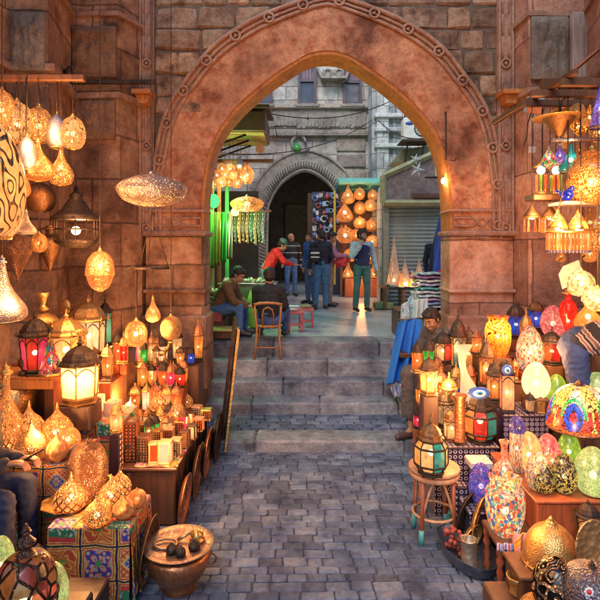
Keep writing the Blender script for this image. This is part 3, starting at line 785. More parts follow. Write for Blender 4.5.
def shade_lamp(prof, label, px, pyb, w, h, D=None, z=None, m='pierced', cap=None, base=True, cat='lamp', group=None, hang=None, name=None, finial=True, bulb=.4, bz=.4, lobes=0):
    cap = cap or M_brass
    nm = name or ('hanging_lamp' if hang else 'table_lamp')
    t, ww, hh, z0 = lamp_thing((label, nm), px, pyb, w, h, D, z, cat, group, st=not hang)
    part('lamp_shade', ('sh', prof, lobes), lambda g: g.lathe(smooth_prof(PROF[prof]), 32, cap=False, lobes=lobes, lobe=.035 if lobes else 0), SH[m] if isinstance(m, str) else m, t)
    top = PROF[prof][-1]
    if finial or hang:
        def f(g):
            z = top[1]-.015; r = max(top[0], .035)
            g.lathe([(r*1.5, z-.02), (r*1.7, z), (r*1.2, z+.02), (r*.7, z+.04), (r*1.0, z+.055), (.03, z+.08), (.008, z+.12)], 12)
        part('cap', ('cap', prof), f, cap, t)
    if base:
        b0 = PROF[prof][0]
        if not hang:
            part('base', ('base', prof), lambda g: g.lathe([(b0[0]*.9+.06, -.001), (b0[0]*.9+.07, .025), (b0[0]+.02, .04), (b0[0]*.9, max(b0[1], .045)+.01)], 24), cap, t)
        else:
            part('rim', ('rim', prof), lambda g: g.ring((0, 0, b0[1]+.004), b0[0], .022, 24, 6), cap, t)
    if bulb or (isinstance(m, str) and not m.startswith('dark')):
        part('bulb', ('bulb', round(hh/ww, 1), bz), lambda g: g.ell((0, 0, bz), (.10, .10, .10*ww/hh), 10, 8), M_bulbw if isinstance(m, str) and (m.startswith('mos') or m in ('white', 'lime', 'rainbow', 'panels', 'teal', 'blue')) else M_bulb, t)
    if hang: cord(t, z0, hh, ww, top[1]+.08, hang)
    return t
def cord(t, z0, hh, ww, zl, ztop):
    HUNG.add(t.name)
    g = G(); L = (ztop-z0)/hh
    g.tube([(0, 0, zl), (0, 0, L)], .0035/ww, 5); g.build('cord', M_iron, t)
HUNG = set()
def lantern(label, px, pyb, w, h, D=None, z=None, n=6, cols=('cream',), frame=None, roof=None, style='dome', cat='lantern', group=None, hang=None, detail=True, rz=None, bulb=False, st=True):
    frame = frame or M_iron; roof = roof or frame
    t, ww, hh, z0 = lamp_thing((label, 'lantern'), px, pyb, w, h, D, z, cat, group, rz, st and not hang)
    q = pi/n
    zs = {'dome': [(.10, .43), (.58, .46)], 'barrel': [(.07, .36), (.17, .5), (.46, .5), (.56, .36)], 'box': [(.05, .46), (.66, .46)], 'taper': [(.08, .36), (.62, .48)]}[style]
    z_hi, r_hi = zs[-1]; zb, rb = zs[0]
    def fr(g):
        g.lathe([(rb*1.08, -.001), (rb*1.14, .02), (rb*.9, .045), (rb*1.1, zb-.01), (rb*1.04, zb+.012)], n, smooth=False, rot=q)
        for i in range(n):
            a = 2*pi*i/n+q
            g.tube([(r*1.02*cos(a), r*1.02*sin(a), zz) for zz, r in zs], .02, 5)
            if style == 'barrel' and detail:
                pass
        for zz, r in zs[1:]:
            g.tube([(r*1.02*cos(2*pi*i/n+q), r*1.02*sin(2*pi*i/n+q), zz) for i in range(n)], .02, 5, closed=True)
        for i in range(4 if n == 4 else n):
            a = 2*pi*i/n+q; g.ell((rb*cos(a), rb*sin(a), 0.01), (.04, .04, .03), 6, 4)
        if style in ('dome', 'box', 'taper') and detail:
            zm = z_hi-.1; rr = r_hi-.005
            for i in range(n):
                a0 = 2*pi*i/n+q; a1 = 2*pi*(i+1)/n+q
                p0 = Vector((rr*cos(a0), rr*sin(a0), zm-.04)); p1 = Vector((rr*cos(a1), rr*sin(a1), zm-.04)); mid = (p0+p1)/2+Vector((0, 0, .1))
                g.tube([p0, p0*.75+p1*.25+Vector((0, 0, .07)), mid, p0*.25+p1*.75+Vector((0, 0, .07)), p1], .012, 4)
    part('frame', ('lf', n, style, detail), fr, frame, t)
    def pane(i):
        def f(g):
            a0 = 2*pi*i/n+q; a1 = 2*pi*(i+1)/n+q
            for (za, ra), (zc, rc) in zip(zs, zs[1:]):
                ra -= .012; rc -= .012
                g.add([(ra*cos(a0), ra*sin(a0), za), (ra*cos(a1), ra*sin(a1), za), (rc*cos(a1), rc*sin(a1), zc), (rc*cos(a0), rc*sin(a0), zc)], [(0, 1, 2, 3)])
        return f
    if detail:
        for i in range(n):
            part('pane', ('lp', n, style, i), pane(i), SH[cols[i % len(cols)]], t)
    else:
        part('glass', ('lg', n, style), lambda g: [pane(i)(g) for i in range(n)], SH[cols[0]], t)
    def rf(g):
        r = r_hi
        if style == 'box': pr = [(r*1.1, z_hi), (r*1.12, z_hi+.03), (r*.6, z_hi+.13), (r*.3, z_hi+.18)]
        else: pr = [(r*1.1, z_hi), (r*1.12, z_hi+.025), (r*.95, z_hi+.06), (r*.92, z_hi+.10), (r*.72, z_hi+.18), (r*.42, z_hi+.24), (r*.2, z_hi+.27)]
        g.lathe(pr, n if style == 'box' else max(n, 8), smooth=False, rot=q)
        if detail:
            for i in range(n):
                a = 2*pi*i/n+q; g.tube([(r*1.13*cos(a), r*1.13*sin(a), z_hi), (r*1.2*cos(a), r*1.2*sin(a), z_hi+.04), (r*1.1*cos(a), r*1.1*sin(a), z_hi+.075)], .018, 4)
    part('roof', ('lr', n, style, detail), rf, roof, t)
    def fi(g):
        z = z_hi+(.17 if style == 'box' else .255)
        g.lathe([(.09, z), (.05, z+.03), (.085, z+.05), (.05, z+.075), (.02, z+.09), (.008, .985)], 8)
        g.ring((0, 0, .955), .035, .011, 10, 4, Matrix.Rotation(pi/2, 3, 'X'))
    part('finial', ('lfi', style), fi, roof, t)
    part('bulb', ('lb', round(hh/ww, 1), detail), lambda g: g.ell((0, 0, .34), (.09, .09, .09*ww/hh), 8, 6), M_bulb if cols[0] in ('cream', 'amber', 'orange', 'red') else M_bulbw, t)
    if hang: cord(t, z0, hh, ww, .96, hang)
    return t
def point(px, py, D, w, r=.05, col=(1, .42, .13), name='lamp_light'):
    l = bpy.data.lights.new(name, 'POINT'); l.energy = w*1.8; l.shadow_soft_size = r; l.color = col
    o = bpy.data.objects.new(name, l); C.objects.link(o); o.location = P(px, py, D); return o

# ---------------------------------------------------------------- patterned textiles (tentmaker applique)
def cloth_col(u, v, cs=.2):
    "u, v in metres on the cloth"
    u += .012*noise.noise((u*9, v*9, 3)); v += .012*noise.noise((u*8, v*9, 7))
    iu, iv = math.floor(u/cs), math.floor(v/cs); a, b = (u/cs-iu)*2-1, (v/cs-iv)*2-1
    e = max(abs(a), abs(b)); k = (iu*3+iv*5) % 4
    if e > .94: return (.012, .015, .06)
    if e > .87: return (.6, .38, .08)
    if e > .80: return (.42, .03, .03)
    if e > .77: return (.65, .5, .2)
    r = sqrt(a*a+b*b); th = atan2(b, a)
    if k == 0:
        s = sin(9*r+2.2*cos(4*th)); s2 = sin(14*a)*sin(14*b)
        if r < .16: return (.05, .3, .08)
        if s > .55: return (.42, .33, .3)
        if s > -.1: return (.5, .04, .05)
        return (.03, .05, .3) if s2 > -.3 else (.5, .4, .3)
    if k == 1:
        s = sin(7*r-3*cos(2*th)+2*sin(4*th))
        if abs(s) < .33: return (.65, .42, .06)
        if r < .2: return (.06, .3, .05)
        return (.5, .13, .03) if s > 0 else (.42, .05, .03)
    if k == 2:
        s = sin(10*a+3*sin(5*b)); s2 = cos(8*b+3*cos(6*a))
        if abs(b) < .45 and s*s2 > .25: return (.4, .4, .3)
        return (.02, .16, .09) if abs(b) < .5 else (.45, .04, .04)
    s = abs(a)+abs(b)
    if abs(s-.7) < .07 or abs(s-.25) < .05: return (.65, .42, .08)
    if s < .7: return (.03, .06, .32) if sin(13*r+3*cos(6*th)) > .1 else (.4, .33, .35)
    return (.48, .06, .04) if sin(18*a)*sin(18*b) > -.2 else (.6, .35, .1)
def stripe_col(u, v, pal, w=.05):
    return pal[int(math.floor(u/w)) % len(pal)]
def cgrid(name, fn, cf, nu, nv, mat, parent=None, thick=.006, loc=None):
    "fn(u,v)->point, cf(u,v)->colour"
    g = G(); g.grid(fn, nu, nv); me = g.mesh(name)
    at = me.color_attributes.new('Col', 'FLOAT_COLOR', 'POINT'); k = 0; buf = []
    for j in range(nv+1):
        for i in range(nu+1):
            c = cf(i/nu, j/nv); buf += [c[0], c[1], c[2], 1]
    at.data.foreach_set('color', buf)
    o = link(name, me, mat, parent, loc)
    if thick: s = o.modifiers.new('thick', 'SOLIDIFY'); s.thickness = thick; s.offset = 0
    return o
M_cloth = vcol('applique_cloth')
def cloth_box(label, x0, x1, y0, y1, z1, cs, sides=('front', 'right', 'top'), z0=0.01, body=None, off=0):
    t = thing('cloth_covered_chest', label, 'display chest', ((x0+x1)/2, (y0+y1)/2, z0))
    w, d, h = x1-x0, y1-y0, z1-z0; TIERS.append((x0, x1, y0, y1, z1+.004))
    g = G(); g.box((0, 0, h/2-.006), (w-.02, d-.02, h-.012)); g.build('chest', M_wood, t)
    # one continuous cloth: top + front, right side panel
    N = 8
    def rip(u, k): return .016*sin(u*9+k+2*noise.noise((u*3, k, 0)))+.006*sin(u*31+k)
    if 'front' in sides:
        cgrid('cloth_front', lambda u, v: (-w/2+w*u, -d/2-.004-abs(rip(u, 1))*(1-v)*1.5, .02+(h-.02)*v), lambda u, v: cloth_col(u*w+off, v*h+.07, cs), int(w/.003), int(h/.003), M_cloth, t)
    if 'right' in sides:
        cgrid('cloth_side', lambda u, v: (w/2+.004+abs(rip(u, 2))*(1-v)*1.5, -d/2+d*u, .02+(h-.02)*v), lambda u, v: cloth_col(u*d+off+.1, v*h+.07, cs), int(d/.003), int(h/.003), M_cloth, t)
    cgrid('cloth_top', lambda u, v: (-w/2-.003+(w+.006)*u, -d/2-.003+(d+.006)*v, h+.002+.003*noise.noise((u*9, v*9, 1))), lambda u, v: cloth_col(u*w+off, v*d+.05, cs*.8), int(w/.006), int(d/.006), M_cloth, t)
    return t
def tray(label, x, y, z, r, lean, rz, mat=None, cat='tray', rx=1, group=None, name='metal_tray'):
    "round tray standing on its rim; axis turned rz about z and leaning back"
    mat = mat or M_bronze
    t = thing(name, label, cat, (x, y, z), rz, group)
    Mx = Matrix.Rotation(pi/2+lean, 3, 'X')
    def f(g, prof, c=0): g.lathe(prof, 48, M=Matrix.Translation((0, 0, 0)).to_3x3() @ Mx, c=(0, sin(lean)*r, r*cos(lean)*1.0))
    g = G(); f(g, [(.001, .0), (r*.8, .0), (r*.86, .006), (r*.9, .02), (r*.99, .026), (r, .02), (r*.9, .008), (r*.86, -.006), (.001, -.008)]); g.build('plate', mat, t)
    g = G(); R = Mx
    for q in (.3, .55, .75): g.ring(Vector((0, sin(lean)*r, r*cos(lean)))+R @ Vector((0, 0, .003)), r*q, .004, 36, 4, R)
    for i in range(16):
        a = 2*pi*i/16; c = Vector((0, sin(lean)*r, r*cos(lean)))+R @ Vector((r*.65*cos(a), r*.65*sin(a), .003)); g.ring(c, r*.09, .003, 10, 4, R)
    g.build('engraving', mat, t)
    return t
# ================================================================ LEFT DISPLAY
random.seed(11)
cloth_box('chest under a red and blue tentmaker cloth, nearest on the left', -1.60, -1.08, 3.30, 3.74, .51, .23, off=.02)
cloth_box('taller chest under patterned cloth beside the seated man, carrying the big glowing onion lamps', -2.5, -1.62, 3.66, 4.15, .76, .2, off=.11)
cloth_box('chest with red and blue hanging cloth behind the dark pierced dome lamp', -2.0, -1.48, 4.26, 4.75, .84, .19, sides=('front', 'right'), off=.05)
# rug flap slung over the corner between the two chests
cgrid('draped_rug', lambda u, v: (-1.86+.36*u+.05*v, 3.745+.03*sin(9*u)*(1-v)+.02, .50+.30*v+.1*u*v+.015*sin(u*14)), lambda u, v: [(.5, .06, .05), (.2, .2, .12), (.55, .14, .08), (.35, .3, .28)][int((sin(u*22)*sin(v*18)+1)*1.99)], 60, 60, M_cloth)
tag(bpy.data.objects['draped_rug'], 'red and grey rug slung down behind the lit onion lamp on the octagonal plate', 'rug')
# long dark chest along the lane with a stepped back
t = thing('wooden_table', 'long dark wooden chest table running back to the steps, trays leaning on its side', 'table', (-1.5, 4.98, 0))
g = G(); g.bbox((-.0, 0, .245), (.96, 1.46, .46), .012); g.build('body', M_wood, t)
g = G(); g.bbox((0, 0, .478), (1.0, 1.5, .03), .008); g.build('table_top', M_wood, t)
g = G()
for k in range(5): g.bbox((.487, -.6+k*.3, .24), (.02, .03, .42), .004)
for k in (-.3, .1): g.bbox((k, -.735, .24), (.03, .02, .42), .004)
g.build('moulding', M_wood, t)
TZ = .495
TIERS += [(-2.0, -1.0, 4.23, 5.15, .497), (-2.01, -1.23, 5.25, 5.49, .64), (-2.01, -1.23, 5.48, 5.72, .80), (-2.12, -1.12, 5.75, 6.05, .97), (-2.86, -1.94, 4.28, 4.72, 1.232), (-2.35, -1.75, 4.83, 5.17, 1.055), (-2.16, -1.74, 5.2, 5.48, 1.24), (-1.94, -1.74, 4.45, 4.65, .985), (-.21, .21, 0, 0, 0)]
for i, (yy, zz, lab) in enumerate(((5.25, .64, 'lower'), (5.48, .80, 'upper'))):
    g = G(); g.bbox((-1.62, yy+.12, TZ+(zz-TZ)/2), (.78, .24, zz-TZ-.004), .01)
    tag(g.build('display_step', M_woodr), f'{lab} red wooden riser under the rows of small lanterns', 'display riser')
g = G(); g.bbox((-1.62, 5.9, .49), (1.0, .28, .96), .012); tag(g.build('display_cabinet', M_wood), 'dark cabinet at the back of the small lanterns carrying the row of coloured tops', 'cabinet')
cgrid('table_runner', lambda u, v: (-1.36+.36*u+.0*v, 4.24+1.44*v, TZ+.003+.002*sin(20*u)), lambda u, v: cloth_col(u*.4, v*1.4, .1), 50, 160, M_cloth, None, .003)
tag(bpy.data.objects['table_runner'], 'narrow red patterned runner under the box lamps at the table edge', 'table runner')
# orange shelf cabinet
t = thing('wooden_shelf', 'orange painted wooden shelf cabinet at the far left holding the green and pink lantern', 'shelf', (-2.3, 4.5, 0))
w0 = X(62, 4.4)-(-2.3)
g = G(); g.bbox((-.1, 0, 1.215), (.92, .44, .03), .008); g.bbox((-.1, -.205, 1.16), (.9, .03, .08), .006)
g.build('shelf_top', M_woodo, t)
g = G()
for x in (-.52, .31): g.bbox((x, -.2, .6), (.09, .05, 1.19), .01)
for x in (-.52, .31): g.bbox((x, .2, .6), (.06, .04, 1.19), .01)
g.build('post', M_woodr, t)
g = G(); g.box((-.1, .18, .6), (.8, .02, 1.18)); g.build('back_panel', M_wood, t)
g = G(); g.lathe([(.02, 0), (.13, .03), (.16, .15), (.17, .34), (.09, .36), (.001, .37)], 24, (0,0,0)); 
tag(g.build('brass_jar', M_brass, None, (-2.42, 4.42, .77)), 'dull brass drum jar inside the orange shelf', 'jar')
g = G(); g.bbox((-2.42, 4.45, .38), (.5, .3, .76), .01); tag(g.build('wooden_crate', M_wood), 'dark crate under the brass drum jar', 'crate')

# ---- onion lamps and globes on the cloth chests
zA, zB = .515, .765
def onion(label, px, pyb, w, h, z, m='pierced', cap=None, **k): return shade_lamp('onion', label, px, pyb, w, h, z=z, m=m, cap=cap or M_brass, name='onion_lamp', bz=.33, **k)
shade_lamp('barrelpot', 'dark punched copper dome lamp standing tall behind the small onion lamps', 88, 499, 38, 56, D=3.66, m='dark', cap=M_bronze, name='dome_lamp', bulb=.3, bz=.3)
onion('bright scrolled onion lamp standing on the octagonal plate', 71, 511, 33, 38, zA+.045, 'ribs')
g = G(); g.lathe([(.10, 0), (.165, .03), (.17, .04), (.15, .036), (.001, .03)], 8, smooth=False); 
tag(g.build('octagonal_plate', M_brass, None, (X(66, 3.55), 3.56, zA)), 'pale gold octagonal plate under the bright onion lamp', 'plate')
onion('round brass onion lamp at the front edge of the nearest cloth chest', 97, 526, 28, 32, zA, 'pierced')
onion('small plain copper onion lamp near the front right of the nearest cloth chest', 124, 518, 22, 26, zA, 'copper', M_copper)
onion('glowing lattice onion lamp between the copper ones on the nearest chest', 111, 505, 26, 30, zA+.02, 'ribs')
shade_lamp('globe', 'copper ball lamp lying at the right back corner of the nearest chest', 137, 507, 19, 20, z=zA, m='copper', cap=M_copper, base=False, name='ball_lamp', bz=.4)
onion('dark swirled onion lamp behind the small ones on the nearest chest', 120, 497, 22, 30, zA+.04, 'ribs', M_bronze)
shade_lamp('globe', 'little pierced ball lamp in front of the swirled onion lamp', 104, 516, 17, 18, z=zA, m='dots', base=False, name='ball_lamp')
tray('bright brass plate glowing behind the punched dome lamp', X(107, 3.74), 3.72, zA, .085, .25, 0, M_brass, 'plate', name='brass_plate')
onion('dark coiled onion lamp in front on the taller cloth chest', 31, 462, 31, 42, zB, 'dots', M_bronze)
onion('biggest bright onion lamp behind the coiled one on the taller chest', 29, 448, 34, 46, zB+.03, 'ribs')
onion('second bright onion lamp with a tall white tip on the taller chest', 57, 446, 32, 42, zB+.02, 'pierced')
onion('small brown copper onion lamp at the right end of the taller chest', 57, 461, 22, 30, zB, 'copper', M_copper)
onion('pale lattice onion lamp wedged behind the brown one on the taller chest', 68, 449, 24, 30, zB+.01, 'fine')
onion('low golden onion lamp at the far left of the taller chest', 6, 458, 26, 34, zB, 'ribs')
shade_lamp('globe', 'small golden ball lamp between the bright onion lamps', 43, 452, 18, 20, z=zB, m='dots', base=False, name='ball_lamp')
shade_lamp('globe', 'fine pierced ball lamp behind the seated man', 14, 440, 24, 26, z=zB+.06, m='fine', base=False, name='ball_lamp')
shade_lamp('flask', 'tall golden flask lamp at the far left edge behind the seated man', 6, 452, 40, 88, D=4.1, m='fine', name='flask_lamp', bz=.2)

# ---- trays leaning on the table side (round, seen nearly edge-on)
TR = pi/2-.12
def side_tray(label, pxc, pyb, hpx, x, mat=None, z=.01):
    D = DZ(pyb, z); r = hpx/S(D)/2; tray(label, x+.0, D-r*.3+r*.3, z, r, .10, pi/2, mat)
side_tray('dark round tray leaning on the right side of the nearest cloth chest', 140, 583, 66, -1.02, M_bronze)
side_tray('large brown tray leaning on the table side, nearest of the leaning row', 184, 524, 50, -.94, M_copper)
side_tray('second brown tray leaning on the table side', 196, 497, 54, -.92, M_bronze)
side_tray('third thin tray leaning on the table side near the steps', 206, 477, 50, -.90, M_copper)
side_tray('black tray at the step end of the leaning row', 215, 461, 50, -.86, M_iron)
# leaning frames by the jamb
for k, (x0, x1, lab, col) in enumerate(((205, 219, 'brown picture frame leaning on the left jamb, nearer of two', M_iron), (207, 224, 'thin gilt frame leaning on the left jamb behind the brown one', M_brass))):
    D = 5.95-.1*k; t = thing('picture_frame', lab, 'frame', (X(215+k*2, D), D, .14 if k == 0 else .02), radians(-78))
    h = 1.35; w = .26; g = G()
    for sx_ in (-1, 1): g.bbox((sx_*w/2, h/2*.12, h/2), (.05, .03, h), .005, rx=.0)
    for zz in (.03, h-.03): g.bbox((0, h/2*.12, zz), (w, .03, .05), .005)
    g.build('frame', col, t, None); g = G(); g.box((0, h/2*.12+.01, h/2), (w-.05, .008, h-.06)); g.build('backing_board', M_wood, t)
    t.rotation_euler = (radians(-7), radians(-5), radians(-78))

# ---- box lamps on the edge of the long table
boxn = 0
M_lamp_wood = wood('light_lamp_wood', (.5, .3, .15), .6)
def box_lamp(label, px, pyb, w, h, col, z=TZ+.005, cut=False, frame=None, D=None):
    D = D or DZ(pyb, z); k = D/F
    t = thing('box_lamp', label, 'box lamp', (X(px, D), D+w*k/2, z), random.uniform(-.15, .15)-.05, None)
    a, b = w*k, h*k; fr = frame or M_lamp_wood
    g = G()
    for sx_ in (-1, 1):
        for sy in (-1, 1): g.bbox((sx_*(a/2-.006), sy*(a/2-.006), b/2), (.014, .014, b), .003)
    g.bbox((0, 0, b-.006), (a+.006, a+.006, .014), .003); g.bbox((0, 0, .008), (a+.006, a+.006, .016), .003); g.build('frame', fr, t)
    g = G(); g.box((0, 0, b/2), (a-.016, a-.016, b-.03)); g.build('shade', SH[col], t)
    if cut:
        g = G()
        for i in range(4):
            for j in range(max(3, int(4*b/a))):
                g.ring((-a/2+a*(i+.5)/4, -a/2-.001, .02+(b-.04)*(j+.5)/max(3, int(4*b/a))), a/8*.95, .004, 8, 4, Matrix.Rotation(pi/2, 3, 'X'))
        g.tube([(-a*.25, -a/2-.002, .01), (-a*.25, -a/2-.002, b*.28), (-a*.12, -a/2-.002, b*.38), (0, -a/2-.002, b*.42), (a*.12, -a/2-.002, b*.38), (a*.25, -a/2-.002, b*.28), (a*.25, -a/2-.002, .01)], .006, 5)
        g.build('fretwork', M_iron, t)
    return t
box_lamp('tall black fretwork box lamp with arched foot at the front of the long table', 128, 462, 15, 40, 'orange', cut=True, frame=M_wood)
box_lamp('shorter black fretwork box lamp beside the tall one', 143, 463, 12, 26, 'amber', cut=True, frame=M_wood)
box_lamp('closed dull wooden box lamp third from the front left of the long table', 153, 464, 10, 20, 'orange', frame=M_lamp_wood)
box_lamp('brightest cream box lamp at the front right corner of the long table', 164, 465, 12, 22, 'white')
P1 = [(175, 458, 10, 18, 'cream', 'cream box lamp just behind the brightest one at the table corner'), (184, 449, 9, 17, 'amber', 'amber box lamp at the table edge above the largest leaning tray'),
  (156, 446, 10, 15, 'amber', 'low amber box lamp behind the closed wooden one'), (168, 444, 9, 15, 'orange', 'orange box lamp in the second rank of the long table'), (191, 441, 9, 15, 'cream', 'cream box lamp at the edge above the second leaning tray'),
  (179, 436, 9, 14, 'orange', 'orange box lamp behind the amber edge lamp'), (198, 432, 9, 13, 'orange', 'orange box lamp at the edge above the third leaning tray'), (188, 427, 8, 13, 'amber', 'small amber box lamp inside the edge row near the steps'),
  (206, 421, 9, 11, 'orange', 'dim orange box lamp at the step end of the table edge'), (196, 418, 9, 11, 'cream', 'pale box lamp next to the step end of the table'), (170, 432, 8, 13, 'cream', 'narrow cream box lamp in the middle of the long table'), (140, 438, 9, 14, 'amber', 'amber box lamp behind the shorter fretwork one')]
for i_, a in enumerate(P1): box_lamp(a[5], a[0], a[1], a[2], a[3], a[4], cut=i_ % 3 != 1, frame=[M_lamp_wood, M_wood, M_brass][i_ % 3])
# small lanterns massed on the long table and its risers
cols = ['cream', 'amber', 'orange', 'white', 'cream', 'amber', 'red', 'green', 'cream', 'pink', 'amber', 'blue']
NAMES = dict(cream='cream glass', amber='amber glass', orange='orange glass', white='milk white glass', red='red glass', green='green glass', pink='pink glass', blue='blue glass', teal='teal glass', lime='lime glass')
roofs = [(M_iron, 'black'), (M_brass, 'brass'), (M_copper, 'copper'), (M_bronze, 'bronze')]
lantern('red glass lantern with gold frame at the front of the small lanterns', 131, 430, 15, 34, z=TZ+.07, n=6, cols=['red', 'orange'], frame=M_brass)
lantern('cream glass lantern beside the red one on the long table', 116, 432, 13, 32, z=TZ+.07, cols=['cream'], frame=M_brass)
g = G(); g.bbox((-1.62, 4.96, TZ+.03), (.5, .2, .06), .008); tag(g.build('display_block', M_woodr), 'low red block under the red glass lantern', 'block')
lantern('dark little lantern with green side panes near the red lantern', 149, 440, 11, 26, z=TZ, cols=['green', 'amber'], frame=M_iron)
lantern('white paned lantern right of the red one on the long table', 162, 425, 11, 24, z=TZ, cols=['white'], frame=M_brass)
rows = [(.64, 5.27, 'front rank on the lower riser', [-1.68, -1.56, -1.45, -1.35, -1.26], .135, .29),
        (.64, 5.40, 'rear rank on the lower riser', [-1.70, -1.60, -1.49, -1.39, -1.29], .125, .30),
        (.80, 5.53, 'front rank on the upper riser', [-1.68, -1.57, -1.46, -1.36, -1.27], .13, .29),
        (.80, 5.66, 'rear rank on the upper riser', [-1.70, -1.58, -1.47, -1.36, -1.27], .125, .31),
        (TZ, 5.12, 'front rank on the table top', [-1.72, -1.60, -1.49, -1.38, -1.27], .13, .28), (TZ, 4.90, 'nearest rank on the table top', [-1.82, -1.36, -1.24], .12, .25)]
ordn = ['first', 'second', 'third', 'fourth', 'fifth', 'sixth', 'seventh', 'eighth']
for zz, yy, rn, xs, w, h in rows:
    for i, x in enumerate(xs):
        c = random.choice(cols); rf, rn_ = random.choice(roofs); k = S(yy); ww = w*random.uniform(.75, 1.0); hh = h*random.uniform(.8, 1.1)
        x_ = x+random.uniform(-.02, .02)
        lab = f'{rn_} roofed lantern, {NAMES[c]}, {ordn[i]} from the wall, {rn}'
        lantern(lab, 300+x_*k, HZ+(CAMZ-zz)*k, ww*k, hh*k, D=yy, n=random.choice([4, 6, 6]), cols=[c], frame=random.choice([M_iron, M_brass, M_bronze]), roof=rf, style=random.choice(['dome', 'dome', 'taper', 'box']), group='small lanterns on the left risers', detail=False, st=False)
for i in range(9):
    c = ['orange', 'red', 'blue', 'pink', 'cream', 'lime', 'cream', 'amber', 'white'][i]; px = 118+i*5.6; D = 5.86
    lantern(f'{NAMES[c]} lantern, {(ordn+["ninth"])[i]} from the left on the dark cabinet', px, HZ+(CAMZ-.975)*S(D), 10, 34+random.uniform(-4, 5), D=D, cols=[c], frame=M_brass, roof=roofs[i % 4][0], group='lanterns in a row on the dark cabinet', detail=False)
def fill_rank(name, zz, yy, x0, x1, n, w, h, cols_, group):
    for i in range(n):
        x = x0+(x1-x0)*i/(n-1)+random.uniform(-.015, .015); ww = w*random.uniform(.85, 1.1); hh = h*random.uniform(.8, 1.15)
        if any(abs(t.location.x-x) < (ww+q)*.45 and abs(t.location.y-yy) < (ww+q)*.45 and abs(t.location.z-zz) < .4 and t.name not in HUNG for t, q in STAND_LIST): continue
        c = random.choice(cols_); rf, rn_ = random.choice(roofs); k = S(yy)
        lantern(f'{rn_} roofed lantern, {NAMES[c]}, {ordn[i]} from the left, {name}', 300+x*k, HZ+(CAMZ-zz)*k, ww*k, hh*k, D=yy, n=random.choice([4, 6]), cols=[c], frame=random.choice([M_iron, M_brass, M_bronze]), roof=rf, style=random.choice(['dome', 'taper', 'box']), group=group, detail=False, st=False)
fill_rank('dark cabinet back rank', .975, 5.97, -2.06, -1.16, 8, .12, .46, cols, 'small lanterns on the left risers')
fill_rank('front edge of the dark cabinet', .975, 5.79, -2.0, -1.2, 7, .10, .26, cols, 'small lanterns on the left risers')
fill_rank('middle of the long table', TZ, 5.0, -1.3, -1.12, 2, .11, .25, cols, 'small lanterns on the left risers')
fill_rank('red cabinet edge', 1.057, 4.9, -2.3, -1.8, 4, .13, .32, cols, 'small lanterns on the left risers')
for i, (px, pyb, w, h) in enumerate(((176, 422, 20, 26), (160, 410, 18, 24), (186, 408, 14, 18))):
    onion(['wire onion lamp among the box lamps on the long table', 'small pierced onion lamp in front of the brass deer', 'low onion lamp near the step end of the long table'][i], px, pyb, w, h, TZ, 'ribs')
# ---- bigger lanterns in the middle of the left display
g = G(); g.bbox((-1.84, 4.55, .84+.075), (.2, .2, .14), .006); tag(g.build('paper_stack', plain('cream_card', (.62, .45, .36), .8)), 'stack of cream cartons under the big white lantern', 'stack of cartons')
g = G(); g.bbox((-1.62, 4.5, .84+.06), (.12, .12, .12), .006); tag(g.build('card_box', plain('pale_card', (.6, .42, .3), .8)), 'small pale carton right of the big white lantern', 'carton')
lantern('big white paned hexagonal lantern on the cream cartons', 80, 402, 40, 66, D=4.5, cols=['cream'], frame=M_brass, roof=M_iron, n=6, rz=.2)
lantern('large golden lantern behind the dark cube box', 66, 371, 38, 62, D=4.9, cols=['amber', 'cream'], frame=M_brass, n=6)
lantern('tall lantern with bright cream panes at the back of the left display', 88, 358, 36, 66, D=5.1, cols=['cream', 'white'], frame=M_iron, roof=M_brass, n=8)
lantern('narrow green paned tower lantern left of the hanging glass ball', 105, 345, 14, 50, D=5.3, cols=['green', 'teal'], frame=M_iron, n=4, style='box')
g = G(); g.bbox((-2.05, 5.0, .52), (.6, .34, 1.08-.05), .012); tag(g.build('wooden_cabinet', M_woodr), 'red cabinet under the large golden lantern', 'cabinet')
g = G(); g.bbox((-1.95, 5.34, .62), (.42, .28, 1.24), .012); tag(g.build('wooden_cabinet', M_wood), 'tall dark cabinet under the tall cream lantern', 'cabinet')
lantern('green and pink paned lantern with a dark pierced dome on the orange shelf', 35, 374, 30, 62, D=4.35, cols=['pink', 'pink', 'green', 'green', 'pink', 'red'], frame=M_iron, n=8, rz=.25, style='taper')
shade_lamp('cone', 'cone lamp of rainbow mosaic glass on the orange shelf', 74-22, 374, 26, 48, D=4.45, m='rainbow', name='cone_lamp', bz=.2)
g = G(); g.lathe([(.045, 0), (.05, .02), (.02, .04), (.05, .09), (.045, .13), (.015, .16), (.02, .18), (.004, .22)], 14)
tag(g.build('incense_pot', M_bronze, None, (X(23, 4.3), 4.32, 1.232)), 'little dark incense pot in front of the green and pink lantern', 'incense pot')
t = thing('box_lantern', 'dark square box lantern with an openwork dome beside the big white lantern', 'lantern', (X(58, 4.55), 4.5, Z(377, 4.5)))
g = G(); g.bbox((0, 0, .12), (.15, .15, .23), .01); g.build('body', M_wood, t); g = G(); g.lathe([(.08, .235), (.085, .25), (.06, .29), (.02, .33), (.03, .345), (.003, .39)], 12); g.build('dome', M_bronze, t)
g = G(); g.bbox((X(58, 4.5), 4.5, Z(377, 4.5)/2-.002), (.17, .17, Z(377, 4.5)-.01), .01); tag(g.build('wooden_pedestal', M_wood), 'dark square pedestal under the openwork box lantern', 'pedestal')
